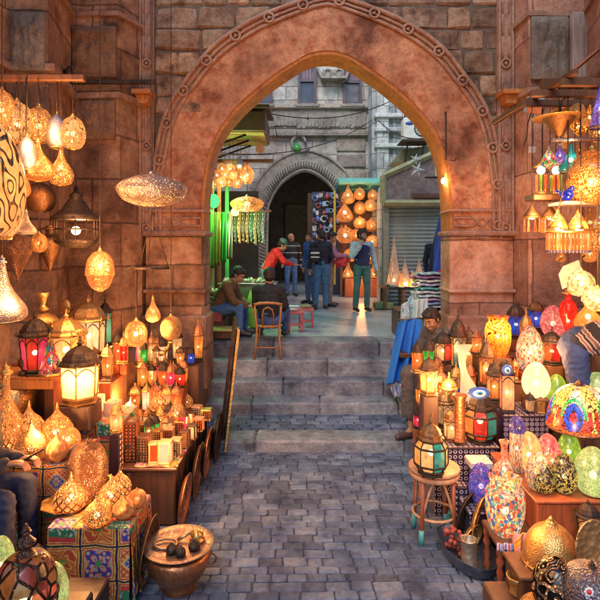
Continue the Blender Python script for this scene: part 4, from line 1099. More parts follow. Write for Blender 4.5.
# deer figurine
t = thing('brass_figurine', 'little brass deer figurine standing right of the small lanterns', 'figurine', (X(160, 5.8), 5.80, .975))
g = G(); g.ell((0, 0, .13), (.075, .032, .036)); g.tube([(.055, 0, .14), (.09, 0, .2), (.10, 0, .24)], .02, 8, r2=.014); g.ell((.118, 0, .25), (.034, .016, .016)); 
for s_ in (-1, 1):
    g.tube([(.05, s_*.02, .12), (.055, s_*.02, .06), (.05, s_*.02, 0)], .011, 6, r2=.007); g.tube([(-.055, s_*.02, .12), (-.045, s_*.02, .06), (-.06, s_*.02, 0)], .012, 6, r2=.007)
    g.tube([(.1, s_*.008, .26), (.085, s_*.03, .31), (.1, s_*.035, .35)], .005, 5)
g.build('body', M_brass, t)
# stacks of flat stones/boxes by the jamb
for k, (px, pyb, w, h, lab) in enumerate(((178, 395, 34, 7, 'bottom'), (177, 388, 30, 6, 'middle'), (175, 382, 30, 6, 'top'))):
    D = 6.25; a = w/S(D)
    g = G(); g.bbox((X(px, D), D, .13+.35+.083*k if 0 else Z(pyb, D)+h/S(D)/2), (a, .26, h/S(D)-.004), .012, jit=.004)
    tag(g.build('stone_slab', M_carve), f'{lab} slab of the pinkish slab stack against the left pier', 'stone slab')
g = G(); g.bbox((X(178, 6.25), 6.26, Z(395.5, 6.25)/2+.0), (.44, .3, Z(395.5, 6.25)-.01), .02); tag(g.build('stone_block', M_carve), 'rough stone block under the slab stack by the left pier', 'stone block')

# ---- pot with a plate of oddments
t = thing('copper_pot', 'round dark copper cauldron on the paving at the lower left', 'pot', (X(179, 3.5), 3.5, .0))
g = G(); g.lathe([(.10, 0), (.115, .01), (.10, .03), (.16, .10), (.205, .18), (.215, .24), (.20, .275), (.195, .27), (.2, .23), (.001, .2)], 40); g.build('bowl', M_copper, t)
g = G()
for s_ in (-1, 1): g.ring((s_*.215, 0, .2), .035, .006, 14, 5, Matrix.Rotation(pi/2, 3, 'X'))
g.build('handle', M_bronze, t)
t = thing('metal_plate', 'wide tarnished plate with a pale rim lying on the copper cauldron', 'plate', (X(179, 3.5), 3.5, .277))
g = G(); g.lathe([(.001, .0), (.17, .0), (.19, .012), (.232, .022), (.238, .026), (.232, .03), (.19, .02), (.17, .008), (.001, .008)], 48); g.build('plate', metal('plate_metal', (.36, .24, .19), .45), t)
pz = .287; px0 = X(179, 3.5)
g = G(); g.ring((px0-.09, 3.5, pz+.012), .062, .008, 24, 6, Matrix.Rotation(.1, 3, 'X'), 1.25, .8); g.tube([(px0-.02, 3.54, pz+.014), (px0+.05, 3.58, pz+.04), (px0+.09, 3.6, pz+.03)], .012, 8)
tag(g.build('brass_tongs', metal('dull_gold', (.45, .3, .17), .4)), 'brass looped handle lying on the tarnished plate', 'brass handle')
for k, (dx, dy, r, lab) in enumerate(((-.03, -.08, .035, 'dark round stamp at the front of the plate'), (.035, -.11, .032, 'black carved stamp at the front right of the plate'), (.11, -.04, .036, 'dark metal stamp at the right of the plate'))):
    g = G(); g.lathe([(r, 0), (r*1.1, .02), (r*.9, .04), (r*.3, .045), (r*.35, .06), (.001, .065)], 12); tag(g.build('metal_stamp', M_iron, None, (px0+dx, 3.5+dy, pz)), lab, 'stamp')
t = thing('oil_lamp', 'small gold oil burner with upright prongs on the plate', 'oil burner', (px0+.11, 3.56, pz))
g = G(); g.lathe([(.05, 0), (.052, .012), (.03, .02), (.045, .04), (.02, .06), (.004, .075)], 16); g.build('body', M_brass, t); g = G()
for i in range(5): a = i*1.256; g.tube([(.035*cos(a), .035*sin(a), .03), (.042*cos(a), .042*sin(a), .09)], .003, 5)
g.build('prong', M_brass, t)

# ---- bottom left corner
g = G(); g.bbox((X(76, 2.9), 2.98, .17), (.24, .22, .34), .01); tag(g.build('wooden_box', plain('purple_black_leather', (.015, .009, .016), .4, 0, .5, 12, .4)), 'dark purple-black box at the foot of the nearest cloth chest', 'box')
g = G(); g.bbox((X(20, 2.7), 2.66, .19), (.6, .5, .38), .012); tag(g.build('low_table', plain('purple_black_leather2', (.012, .008, .014), .45, 0, .5, 12, .4)), 'low dark table at the bottom left corner under the domed lantern', 'table')
t = shade_lamp('barrelpot', 'large ornate dark lantern with coloured mosaic belly in the bottom left corner', 26, 627, 58, 74, D=2.62, m='panels', cap=M_iron, name='mosaic_lantern', bulb=.3)
g = G()
g.lathe([(.44, .60), (.46, .66), (.40, .78), (.26, .92), (.12, 1.02), (.09, 1.06), (.14, 1.1), (.16, 1.15), (.10, 1.2), (.05, 1.24), (.09, 1.29), (.05, 1.34), (.02, 1.40)], 20); g.build('dome', metal('pierced_bronze', (.12, .08, .07), .4, 10, .8), t)
g = G()
for i in range(10):
    a = 2*pi*i/10; r = [.455, .49, .5, .44, .3]; zz = [.66, .5, .34, .18, .04]; g.tube([(q*cos(a), q*sin(a), b) for q, b in zip(r, zz)], .022, 5)
for zz, r in ((.66, .46), (.42, .51), (.2, .46)): g.ring((0, 0, zz), r, .022, 30, 5)
g.build('frame', M_iron, t)
shade_lamp('egg', 'green speckled egg lamp at the foot of the nearest cloth chest', 53, 612, 30, 50, D=2.75, m='mosaicg', finial=False, name='egg_lamp', bulb=None)
shade_lamp('egg', 'pale cream egg lamp cut by the left edge', 1, 584, 27, 48, D=2.85, m='mosaicg', finial=False, name='egg_lamp', bulb=None)

# ---- hanging lamps, left
BZ = 3.66
t = thing('wooden_beam', 'dark beam fixed to the left wall from which the globe lamps hang', 'beam', (-2.4, 4.3, BZ))
g = G(); g.bbox((0, 0, .03), (1.25, .06, .06), .01, rx=0); g.build('beam', M_wood, t)
g = G()
for x in (-.5, -.3, -.1, .1, .3, .5): g.tube([(x, 0, 0), (x+.01, 0, -.04), (x+.03, 0, -.05), (x+.04, 0, -.02)], .006, 5)
g.build('hook', M_iron, t)
g = G(); g.bbox((X(112, 6.1), 6.1, Z(82, 6.1)), (X(155, 6.1)-X(68, 6.1), .05, .05), .008); tag(g.build('iron_bar', M_iron), 'rusty iron bar along the left wall just above the ledge', 'bar')
g = G(); g.tube([P(60, 76, 5.9), P(70, 68, 5.7)], .025, 8); g.tube([P(60, 76, 5.9), P(57, 80, 6.0)], .025, 8); tag(g.build('iron_peg', M_iron), 'short dark peg sticking out of the left wall', 'peg')
for i, (y, lab) in enumerate(((4.5, 'nearer'), (5.6, 'farther'))):
    g = G(); g.bbox((.05, y, 5.25), (6.3, .24, .12), .02); tag(g.build('cross_beam', M_wood), f'{lab} wooden beam spanning the lane overhead', 'beam')
def hang(prof, label, px, pyb, w, h, D, m, cap=None, to=BZ, **k): return shade_lamp(prof, label, px, pyb, w, h, D=D, m=m, cap=cap or M_brass, hang=to, **k)
HB = 5.2
hang('globe', 'bright globe lamp, leftmost in the upper row under the beam', 17, 143, 32, 48, 4.3, 'swirl', bz=.4)
hang('globe', 'second globe lamp in the upper row, warm with thin dark scrolls', 39, 143, 27, 42, 4.4, 'pierced')
hang('tallegg', 'unlit silver egg lamp in the upper row under the beam', 57, 148, 21, 34, 4.3, M_steel, bulb=None)
hang('globe', 'rightmost globe lamp of the upper row with bold dark scrolls', 73, 149, 24, 38, 4.3, 'swirl')
hang('drop', 'broad drop lamp below the upper row of globes', 38, 181, 32, 44, 4.2, 'dots')
hang('flask', 'flask shaped lamp right of the broad drop lamp', 61, 185, 24, 46, 4.3, 'pierced')
hang('tallegg', 'dark unlit silver lamp squeezed behind the big cream egg', 27, 170, 20, 34, 4.1, M_steel, bulb=None)
hang('globe', 'cream ball lamp tucked at the top left edge', 2, 128, 26, 44, 4.2, 'fine')
hang('drop', 'glowing drop lamp half hidden behind the big cream egg', 20, 198, 20, 40, 4.2, 'amber')
hang('globe', 'dark copper ball lamp hanging unlit below the drop lamps', 40, 212, 30, 34, 4.5, M_bronze, cap=M_bronze, bulb=None)
hang('amph', 'dark ribbed amphora hanging at the left', 18, 281, 27, 56, 4.5, 'dark', cap=M_bronze, bulb=None)
hang('amph', 'smaller dark amphora hanging behind the little lit lamp', 50, 272, 22, 44, 4.8, M_bronze, cap=M_bronze, bulb=None)
hang('bell', 'small lit bell lamp hanging in front of the dark amphora', 26, 234, 20, 24, 4.2, 'silver', M_steel)
hang('globe', 'tiny lit globe lamp hanging between the two amphoras', 39, 252, 16, 22, 4.4, 'dots')
hang('tallegg', 'very large cream egg lamp with dark scrollwork cut by the left edge', -12, 238, 68, 122, 3.0, 'swirl', to=HB, bulb=None)
hang('bell', 'silver bell lamp with wide brim at the left edge', 2, 320, 46, 62, 3.8, 'silver', M_steel, to=HB)
hang('saucer', 'wide silvery saucer lamp hanging in front of the arch pier', 152, 207, 69, 40, 4.5, 'silver', M_steel, to=HB)
hang('domep', 'beehive shaped lamp with a bright punched dome', 100, 291, 28, 44, 4.5, 'fine', M_brass, to=HB, bz=.62)
t, ww, hh, z0 = lamp_thing(('large dark openwork lantern with a flared pagoda roof', 'hanging_lantern'), 76, 248, 44, 62, 4.6, cat='lantern')
def f(g):
    for i in range(12):
        a = 2*pi*i/12; g.tube([(.45*cos(a), .45*sin(a), .12), (.45*cos(a), .45*sin(a), .48)], .012, 4)
    for zz in (.12, .3, .47): g.ring((0, 0, zz), .45, .016, 24, 5)
    g.lathe([(.2, .0), (.3, .02), (.44, .08), (.47, .12), (.3, .1)], 12)
g = G(); f(g); g.build('cage', M_iron, t)
g = G(); g.lathe([(.53, .45), (.54, .50), (.42, .55), (.30, .63), (.2, .75), (.13, .8), (.15, .85), (.07, .9), (.03, 1.0)], 12); g.build('roof', M_iron, t)
g = G(); g.ell((0, 0, .28), (.1, .1, .07), 10, 8); g.build('bulb', M_bulb, t); cord(t, z0, hh, ww, .98, HB)
# turned brass vase lamp
shade_lamp('saucer', 'squat engraved brass vase with a flared neck, unlit', 43, 332, 28, 24, D=4.5, m=M_brass, name='brass_vase', cat='vase', bulb=None, finial=False)
g = G(); g.lathe([(.03, 0), (.05, .02), (.02, .05), (.03, .10), (.055, .16)], 16); tag(g.build('brass_cup', M_brass, None, (X(43, 4.5), 4.5, Z(332, 4.5)+.18)), 'small brass flared cup set on the squat vase', 'cup')
g = G(); g.bbox((X(46, 4.62), 4.68, 1.245), (.62, .12, .03), .006)
tag(g.build('shelf_board', M_woodr), 'upper red board behind the green and pink lantern', 'shelf board')
g = G(); g.bbox((X(43, 4.5), 4.5, (Z(332, 4.5)+1.23)/2), (.1, .1, Z(332, 4.5)-1.24), .01); tag(g.build('wooden_post', M_woodr), 'short red post holding up the squat brass vase', 'post')
t = thing('hand_mirror', 'small oval brass mirror on a thin stalk above the lanterns', 'mirror', P(66, 336, 5.1)); g = G(); g.lathe([(.001, 0), (.045, 0), (.05, .006), (.045, .012), (.001, .012)], 20, M=Matrix.Rotation(pi/2, 3, 'X') @ Matrix.Diagonal((1, 1.5, 1)), c=(0, 0, .29)); g.build('mirror', M_brass, t)
g = G(); g.tube([(0, 0, 0), (0, 0, .22)], .006, 6); g.build('stalk', M_brass, t)
# hoop with three small pendants
t = thing('hanging_hoop', 'flat dark hoop with three small glass lamps hanging from it', 'lamp hoop', P(152, 268, 4.6))
g = G(); g.ring((0, 0, 0), .145, .012, 36, 6); g.tube([(-.145, 0, 0), (.145, 0, 0)], .006, 5); g.tube([(0, -.145, 0), (0, .145, 0)], .006, 5); g.build('hoop', M_iron, t)
g = G(); ztop = HB-Z(268, 4.6)
for a in (0, 2.1, 4.2): g.tube([(.145*cos(a), .145*sin(a), 0), (0, 0, .5)], .004, 4)
g.tube([(0, 0, .5), (0, 0, ztop)], .005, 5); g.build('chain', M_iron, t)
g = G(); c = P(134, 266, 4.6)-P(152, 268, 4.6); g.tube([(-.145, 0, 0), c, c+Vector((-.05, 0, -.02)), c+Vector((-.1, 0, -.05))], .005, 5); g.build('arm', M_iron, t)
HO = Z(268, 4.6)
hang('globe', 'clear crackled glass ball lamp low at the left of the hoop', 136, 346, 22, 30, 4.6, 'clear', to=HO)
hang('drop', 'little drop lamp under the middle of the hoop', 153, 322, 15, 27, 4.6, 'fine', to=HO)
hang('globe', 'pierced ball lamp right of the hoop', 171, 339, 21, 27, 4.62, 'dots', to=HB)

# warm light given by the hanging and standing lamps of the left side
for a in [(30, 120, 3.9, 20), (60, 165, 3.9, 16), (152, 200, 4.5, 16), (100, 262, 4.3, 12), (80, 225, 4.6, 5), (150, 330, 4.5, 8), (85, 340, 4.75, 10), (80, 378, 4.25, 8),
          (40, 430, 3.7, 8), (90, 480, 3.4, 7), (125, 400, 4.9, 10), (165, 440, 4.15, 6), (10, 300, 3.7, 6), (120, 350, 5.5, 8), (190, 420, 5.1, 4)]:
    point(*a)
# ================================================================ RIGHT DISPLAY
random.seed(23)
def table_box(name, label, cat, px0, px1, D0, D1, z, mat=M_wood, z0=.01):
    x0, x1 = X(px0, D0), X(px1, D0); t = thing(name, label, cat, ((x0+x1)/2, (D0+D1)/2, z0))
    TIERS.append((x0, x1, D0, D1, z))
    g = G(); g.bbox((0, 0, (z-z0)/2-.012), (x1-x0-.03, D1-D0-.03, z-z0-.024), .01); g.build('body', mat, t)
    g = G(); g.bbox((0, 0, z-z0-.012), (x1-x0, D1-D0, .022), .006); g.build('top', mat, t); return t
def inlay_mat():
    m, t, b = newmat('mother_of_pearl_inlay'); co = coords(t)
    v = nd(t, 'ShaderNodeTexVoronoi'); v.inputs['Scale'].default_value = 22; v.inputs['Randomness'].default_value = .0; t.links.new(co, v.inputs[0])
    r = math_(t, 'ABSOLUTE', math_(t, 'SUBTRACT', v.outputs[0], .33)); mk = math_(t, 'LESS_THAN', r, .06); mk2 = math_(t, 'LESS_THAN', v.outputs[0], .14)
    c = mix(t, math_(t, 'MAXIMUM', mk, mk2), (.035, .02, .035), (.42, .4, .5)); t.links.new(c, b.inputs['Base Color']); b.inputs['Roughness'].default_value = .3; return m
M_inlay = inlay_mat()
# tiers
table_box('display_table', 'low dark inlaid stand behind the rattan stool carrying the front lanterns', 'display table', 433, 500, 4.4, 4.9, .60, M_inlay)
table_box('display_table', 'inlaid dark cabinet below the white egg lamp', 'display table', 503, 552, 4.55, 4.95, .82, M_inlay)
table_box('display_stand', 'tall dark stand at the back of the right lanterns against the pier', 'display stand', 418, 472, 5.3, 5.55, .98, M_wood)
table_box('display_stand', 'middle dark stand under the lantern crowd on the right', 'display stand', 422, 482, 4.91, 5.29, .78, M_wood)
table_box('display_stand', 'back stand under the amber glass jar by the pink pier', 'display stand', 477, 560, 5.3, 5.75, 1.18, M_wood)
table_box('display_stand', 'dark stand below the tall mosaic egg', 'display stand', 502, 550, 5.0, 5.28, 1.0, M_wood)
table_box('wooden_cabinet', 'reddish wooden cabinet carrying the row of mosaic eggs', 'cabinet', 536, 640, 3.45, 4.28, .61, M_woodr)
table_box('inlaid_chest', 'low inlaid chest under the blue-violet mosaic egg', 'chest', 469, 496, 3.85, 4.1, .33, M_inlay)
table_box('inlaid_chest', 'inlaid chest under the coral vase and the mosaic column lamp', 'chest', 497, 531, 3.85, 4.3, .47, M_inlay)
table_box('low_stand', 'low dark stand under the big golden brass dome', 'stand', 520, 560, 2.98, 3.25, .40, M_wood)
table_box('low_stand', 'low dark stand under the small amber and blue lantern', 'stand', 570, 640, 3.1, 3.43, .36, M_wood)
table_box('low_stand', 'very low dark stand under the openwork globe', 'stand', 530, 573, 2.72, 2.95, .262, M_wood)
table_box('low_stand', 'dark stand in the bottom right corner under the blue-black lamp', 'stand', 575, 650, 2.5, 2.85, .37, M_wood)
# rattan stool
D = 4.12; t = thing('rattan_stool', 'round rattan stool with looped cane legs holding the teal and cream lantern', 'stool', (X(434, D), D, 0)); zs = .56
g = G(); g.lathe([(.001, zs-.03), (.18, zs-.03), (.2, zs-.02), (.2, zs), (.19, zs+.006), (.001, zs+.006)], 40); g.lathe([(.19, zs-.07), (.197, zs-.06), (.197, zs-.035), (.19, zs-.03)], 40); g.build('seat', M_rattan, t)
tq = plain('turquoise_paint', (.06, .3, .33), .5)
for i in range(4):
    a = pi/4+i*pi/2; g = G(); g.tube([(.165*cos(a), .165*sin(a), zs-.04), (.17*cos(a), .17*sin(a), .25), (.19*cos(a), .19*sin(a), .0)], .017, 8); g.m = 1; g.tube([(.188*cos(a), .188*sin(a), .004), (.182*cos(a), .182*sin(a), .12)], .021, 8); g.build('leg', [M_woodr, tq], t)
for i in range(4):
    a, b = pi/4+i*pi/2, pi/4+(i+1)*pi/2; g = G(); A_, B_ = Vector((.17*cos(a), .17*sin(a), .2)), Vector((.17*cos(b), .17*sin(b), .2)); pts = []
    for k in range(13):
        u = k/12; p = A_.lerp(B_, u); p.z = .2+.3*(1-(2*u-1)**2); pts.append(p)
    g.tube(pts, .010, 6); g.build('cane_loop', M_rattan, t)
g = G(); g.ring((0, 0, .2), .165, .011, 32, 6); g.build('foot_ring', M_rattan, t)
lantern('teal and cream barrel lantern standing on the rattan stool', 431, 473, 33, 60, z=zs+.008, n=8, cols=['teal', 'cream', 'teal', 'amber', 'cream', 'teal', 'cream', 'cream'], style='barrel', frame=M_iron, roof=M_bronze, rz=.3)
lantern('red, teal and orange barrel lantern under a blue eye medal', 480, 441, 33, 58, z=.63, n=8, cols=['orange', 'orange', 'red', 'teal', 'amber', 'red', 'teal', 'orange'], style='barrel', frame=M_iron, rz=-.30)
# eye medals
def eye(label, px, py, D, w, h, name='eye_medal'):
    k = D/F; t = thing(name, label, 'amulet', P(px, py, D)); MX = Matrix.Rotation(pi/2, 3, 'X') @ Matrix.Diagonal((w*k, h*k, 1))
    g = G(); g.lathe([(.001, -.01), (.5, -.008), (.5, .006), (.44, .01), (.001, .01)], 28, M=MX); g.build('disc', plain('eye_blue', (.05, .13, .45), .25), t)
    g = G(); g.lathe([(.001, .011), (.3, .012), (.28, .014), (.001, .015)], 24, M=MX); g.build('white', plain('eye_white', (.7, .75, .8), .3), t)
    g = G(); g.lathe([(.001, .016), (.16, .016), (.15, .02), (.001, .021)], 20, M=MX); g.build('iris', plain('eye_iris', (.05, .3, .6), .2), t)
    g = G(); g.lathe([(.001, .021), (.07, .021), (.06, .024), (.001, .025)], 16, M=MX); g.build('pupil', M_black, t)
    g = G(); g.tube([(0, 0, h*k*.5), (0, .012, h*k*.5+.05)], .003, 4); g.build('string', M_iron, t); return t
eye('wide blue and white eye medal hung above the red and teal lantern', 479, 393, 4.28, 22, 12)
eye('round blue eye medal hung on the narrow dark lantern', 507, 370, 4.55, 10, 11)
def R(label, px, pyb, w, h, z, cols, **k): return lantern(label, px, pyb, w, h, z=z, cols=cols, group=None, **k)
R('cream and green lantern nearest the seated man in the grey robe', 429, 394, 19, 42, .99-.0, ['cream', 'cream', 'lime', 'cream'], frame=M_brass, roof=M_bronze) 
lantern('small red and cream lantern in front of the grey robed man', 443, 363, 19, 36, D=5.5, cols=['red', 'cream', 'cream', 'red'], frame=M_iron, n=6)
lantern('tall dark tower lantern with a teal pane against the pier', 458, 372, 17, 62, D=5.5, cols=['teal', 'amber'], frame=M_iron, n=6)
lantern('dark spired lantern right of the tower lantern against the pier', 469, 370, 15, 48, D=5.55, cols=['amber'], frame=M_bronze, n=4)
lantern('amber lantern with arched panes left of the twisted cream vase', 449, 412, 18, 40, D=5.1, cols=['amber', 'cream'], frame=M_brass)
lantern('cream and green low lantern behind the stool lantern', 445, 426, 20, 40, D=4.95, cols=['cream', 'green', 'lime', 'cream'], frame=M_iron)
lantern('orange lantern with copper roof in the middle of the right crowd', 441, 404, 15, 38, D=5.0, cols=['orange'], frame=M_copper)
lantern('small dark lantern with coloured panes left of the right crowd', 428, 428, 14, 34, D=4.92, cols=['rainbow'], frame=M_iron)
lantern('green paned lantern beside the twisted vase', 456, 396, 13, 34, D=5.15, cols=['lime', 'cream'], frame=M_brass)
lantern('cream lantern peeping over the crowd next to the grey robe', 437, 384, 13, 32, D=5.4, cols=['cream', 'amber'], frame=M_bronze)
lantern('orange pierced lantern right of the twisted vase', 487, 388, 16, 54, D=5.0, cols=['orange', 'amber'], frame=M_bronze, n=6)
lantern('narrow dark lantern with a red mosaic band under the round eye medal', 507, 412, 18, 58, D=4.62, cols=['mosaicp', 'cream'], frame=M_iron, n=4, style='box')
lantern('tall amber lantern behind the narrow dark one', 494, 402, 15, 46, D=4.8, cols=['amber'], frame=M_iron, n=6)
lantern('brown lantern with orange panes at the right end of the front crowd', 470, 400, 12, 42, D=5.2, cols=['orange'], frame=M_copper, n=6)
# more crowd lanterns, dim ones down to the stool
for i, (px, pyb, w, h, D, c, lab) in enumerate([(421, 408, 12, 26, 5.25, 'red', 'small dim red lantern at the lower left edge of the right crowd'), (436, 414, 12, 26, 4.95, 'orange', 'small orange lantern just above the stool lantern'),
   (463, 424, 14, 30, 4.9, 'amber', 'amber lantern left of the red and teal barrel lantern'), (418, 428, 11, 24, 5.15, 'pink', 'tiny pink lantern left of the stool lantern'), (452, 440, 18, 34, 4.6, 'cream', 'cream lantern with bronze roof directly right of the stool lantern'),
   (500, 352, 10, 30, 5.6, 'amber', 'slim amber lantern behind the glowing amber jar'), (516, 338, 18, 40, 5.6, 'blue', 'dark unlit lantern with blue panes by the pink egg'), (536, 330, 16, 34, 5.65, 'blue', 'second dark lantern with blue panes behind the pink egg'), (526, 352, 14, 44, 5.5, 'amber', 'dark lantern with one amber pane behind the tall mosaic egg')]):
    lantern(lab, px, pyb, w, h, D=D, cols=[c], frame=[M_iron, M_bronze, M_brass][i % 3], n=6)
gr = 'small lanterns on the right stands'; rc = ['amber', 'cream', 'orange', 'red', 'amber', 'green', 'cream', 'teal', 'orange', 'blue']
fill_rank('back of the front right terrace', .602, 4.80, 1.12, 1.66, 5, .12, .30, rc, gr)
fill_rank('front edge of the right terrace', .602, 4.50, 1.14, 1.62, 5, .10, .22, rc, gr)
fill_rank('front of the middle right terrace', .782, 4.99, 1.14, 1.74, 6, .11, .27, rc, gr)
fill_rank('back of the middle right terrace', .782, 5.2, 1.17, 1.78, 6, .12, .32, rc, gr)
fill_rank('top right terrace', .982, 5.4, 1.22, 1.74, 5, .12, .38, rc, gr)
fill_rank('stand of the amber jar', 1.182, 5.42, 1.85, 2.6, 8, .11, .30, ['amber', 'orange', 'blue', 'red', 'cream'], gr)
fill_rank('stand of the tall mosaic egg', 1.002, 5.08, 1.98, 2.36, 4, .10, .24, ['orange', 'red', 'amber'], gr)
fill_rank('inlaid cabinet of the white egg', .822, 4.62, 1.82, 2.15, 4, .09, .18, ['amber', 'cream', 'orange'], gr)
t = thing('glass_vase', 'tall twisted vase of cream glass among the right lanterns', 'vase', (X(466, 4.85), 4.85, Z(407, 4.85))); k = 4.85/F
def tw(u, v):
    a = 2*pi*u+v*3.2; z = v*62*k; sw = .035*sin(v*5.5+.6)
    r = (.052+.018*sin(v*6+.3))*(1+.28*cos(2*a)); return (r*cos(2*pi*u)+sw, r*sin(2*pi*u), z)
g = G(); g.grid(tw, 28, 30); g.build('glass', SH['white'], t)
g = G(); g.lathe([(.05, -.0), (.055, .01), (.05, .02)], 20); g.build('base', M_bronze, t)
shade_lamp('jar', 'glowing amber glass jar with a bright rim standing against the pink pier', 498, 356, 25, 40, D=5.45, m=shade('scrolled_amber_glass', (.5, .12, .02), (1, .17, .025), .7, 'swirl', 7, -.7, .2), name='jar_lamp', finial=False, base=False, bz=.5)
shade_lamp('bullet', 'tall mosaic egg lamp with red and blue dots on white glass', 530, 371, 26, 46, D=5.1, m='mosaicw', name='egg_lamp', finial=False, bulb=None) if False else shade_lamp('tallegg', 'tall mosaic egg lamp with red and blue dots on white glass', 530, 371, 26, 46, D=5.1, m='mosaicw', name='egg_lamp', finial=False, bulb=None)
shade_lamp('egg', 'plain white egg lamp standing on the inlaid cabinet', 536, 397, 27, 35, D=4.7, m='white', name='egg_lamp', finial=False, bulb=None)
shade_lamp('egg', 'large pink egg lamp high at the back of the right display', 553, 336, 24, 31, D=5.4, m='mosaicp', name='egg_lamp', finial=False, bulb=None)
lantern('red lantern with a dark dome under the pink egg', 552, 364, 20, 38, D=5.05, cols=['red', 'orange'], frame=M_iron, n=6)
shade_lamp('egg', 'lime green egg lamp half hidden by the bending person', 557, 412, 22, 38, D=4.75, m='lime', name='egg_lamp', finial=False, bulb=None)
g = G(); g.bbox((X(556, 5.2), 5.3, .6), (.3, .3, 1.1), .01); tag(g.build('display_pillar', M_woodr), 'red pillar stand under the red lantern', 'stand')
g = G(); g.bbox((X(560, 4.75), 4.8, .38), (.16, .18, .76), .01); tag(g.build('display_pillar', M_wood), 'narrow dark stand under the lime green egg', 'stand')
shade_lamp('egg', 'green egg lamp at the right edge above the leaded shade', 597, 402, 28, 30, D=4.5, m='mosaicg', name='egg_lamp', finial=False, bulb=None)
g = G(); g.bbox((X(600, 4.5), 4.6, .47), (.3, .3, .94), .01); tag(g.build('display_pillar', M_wood), 'dark stand at the right edge under the green egg', 'stand')
# mid columns
g = G(); g.lathe([(.05, 0), (.052, .02), (.045, .04), (.045, .36), (.052, .38), (.06, .40), (.05, .41), (.001, .405)], 20); tag(g.build('copper_cylinder', M_copper, None, (X(461, 4.42), 4.45, .625)), 'tall copper cylinder lamp between the stool and the barrel lantern', 'cylinder')
g = G(); g.bbox((X(481, 4.2), 4.25, .535), (.18, .17, .06), .008); g2 = tag(g.build('pearl_box', plain('pearl_white', (.5, .48, .5), .3)), 'white topped pearl box below the red and teal lantern', 'box')
g = G(); g.bbox((X(481, 4.2), 4.25, .25), (.13, .13, .5), .01); tag(g.build('inlaid_pedestal', M_inlay), 'inlaid pedestal under the pearl box', 'pedestal')
# eggs on the cabinet and beyond
E = [('mosaicb', 'egg', 481, 502, 24, 39, 4.0, 'blue-violet mosaic egg lamp at the left of the egg crowd'),
     ('mosaicr', 'vase', 504, 487, 23, 46, 3.95, 'coral mosaic vase lamp with a narrow neck'),
     ('mosaicp', 'egg', 548, 470, 25, 36, 4.0, 'pink and red mosaic egg lamp in the back row on the cabinet'),
     ('cream', 'egg', 529, 470, 25, 38, 4.05, 'peach coloured egg lamp at the left end of the cabinet'),
     ('mosaicw', 'egg', 538, 490, 24, 38, 3.85, 'white egg lamp with a red crown in the front row'),
     ('mosaicr', 'egg', 553, 487, 22, 34, 3.85, 'coral egg lamp behind the yellow and black one'),
     ('mosaicy', 'egg', 543, 492, 24, 30, 3.72, 'yellow egg lamp with a dark keyhole ornament'),
     ('mosaicy', 'egg', 564, 492, 25, 38, 3.72, 'yellow and black crackled mosaic egg lamp'),
     ('mosaicg', 'egg', 593, 494, 36, 47, 3.72, 'big pale green mosaic egg lamp at the right end of the cabinet'),
     ('lime', 'egg', 569, 465, 22, 33, 4.1, 'small green and yellow egg lamp behind the shade stem')]
for m, p, px, pyb, w, h, D, lab in E:
    shade_lamp(p, lab, px, pyb, w, h, D=D, m=m, name='vase_lamp' if p == 'vase' else 'egg_lamp', finial=False, bulb=None)
col_lamp = shade_lamp('bullet', 'tall mosaic bullet lamp with a blue speckled cap', 517, 470, 15, 53, D=4.05, m='mosaicw', name='column_lamp', finial=False, bulb=None)
g = G(); g.lathe(smooth_prof([(.50, .72), (.53, .78), (.51, .86), (.34, .97), (.001, 1.02)]), 24); g.build('glass_cap', SH['mosaicb'], col_lamp)
shade_lamp('jar', 'big round mosaic vase lamp of dotted glass on the beaded stool', 505, 533, 38, 56, D=3.5, m='mosaic', name='vase_lamp', finial=False, bulb=None, base=False)
g = G(); k = 3.5/F; g.tube([(.0, 0, 0), (0, .01, .12), (.005, .02, .2)], .02, 10, radii=[.028, .012, .001]); g.m = 0
tag(g.build('keyhole_ornament', M_iron, None, P(545, 478, 3.6)), 'dark keyhole shaped ornament in front of the yellow egg', 'ornament')
# stool under it, beaded rim, cloths
zst = Z(532, 3.5); t = thing('turned_stool', 'dark stool with turned legs and a beaded cloth rim under the round mosaic vase', 'stool', (X(508, 3.52), 3.52, 0))
g = G(); g.bbox((.02, 0, zst-.02), (.30, .30, .035), .008); g.build('seat', M_wood, t)
for sx_ in (-1, 1):
    for sy in (-1, 1):
        g = G(); h = zst-.04; g.lathe([(.022, 0), (.024, h*.1), (.014, h*.15), (.028, h*.25), (.016, h*.35), (.024, h*.5), (.014, h*.6), (.028, h*.72), (.016, h*.8), (.024, h*.85), (.024, h)], 12, c=(.02+sx_*.12, sy*.12, 0)); g.build('leg', M_woodr, t)
cgrid('bead_trim', lambda u, v: (.02-.155+.31*u, -.155-.004*sin(u*60), zst-.05+.05*v+.006*sin(u*40)), lambda u, v: [(.1, .15, .6), (.7, .65, .7), (.6, .1, .15), (.15, .3, .6)][int(u*60) % 4], 120, 4, M_cloth, t)
def drape(label, A_, B_, C_, D_, cf, folds=6, amp=.03, nu=60, nv=40, name='draped_cloth', cat='cloth', sag=0):
    A_, B_, C_, D_ = map(Vector, (A_, B_, C_, D_)); nrm = (B_-A_).cross(C_-A_).normalized()
    def fn(u, v):
        p = A_.lerp(B_, u).lerp(C_.lerp(D_, u), v)
        q = p+nrm*(amp*(.3+v)*sin(u*folds*2*pi+1.5*v)+amp*.4*sin(u*folds*5+4*v)); q.z -= sag*4*u*(1-u); return q
    return tag(cgrid(name, fn, cf, nu, nv, M_cloth, None, .008), label, cat)
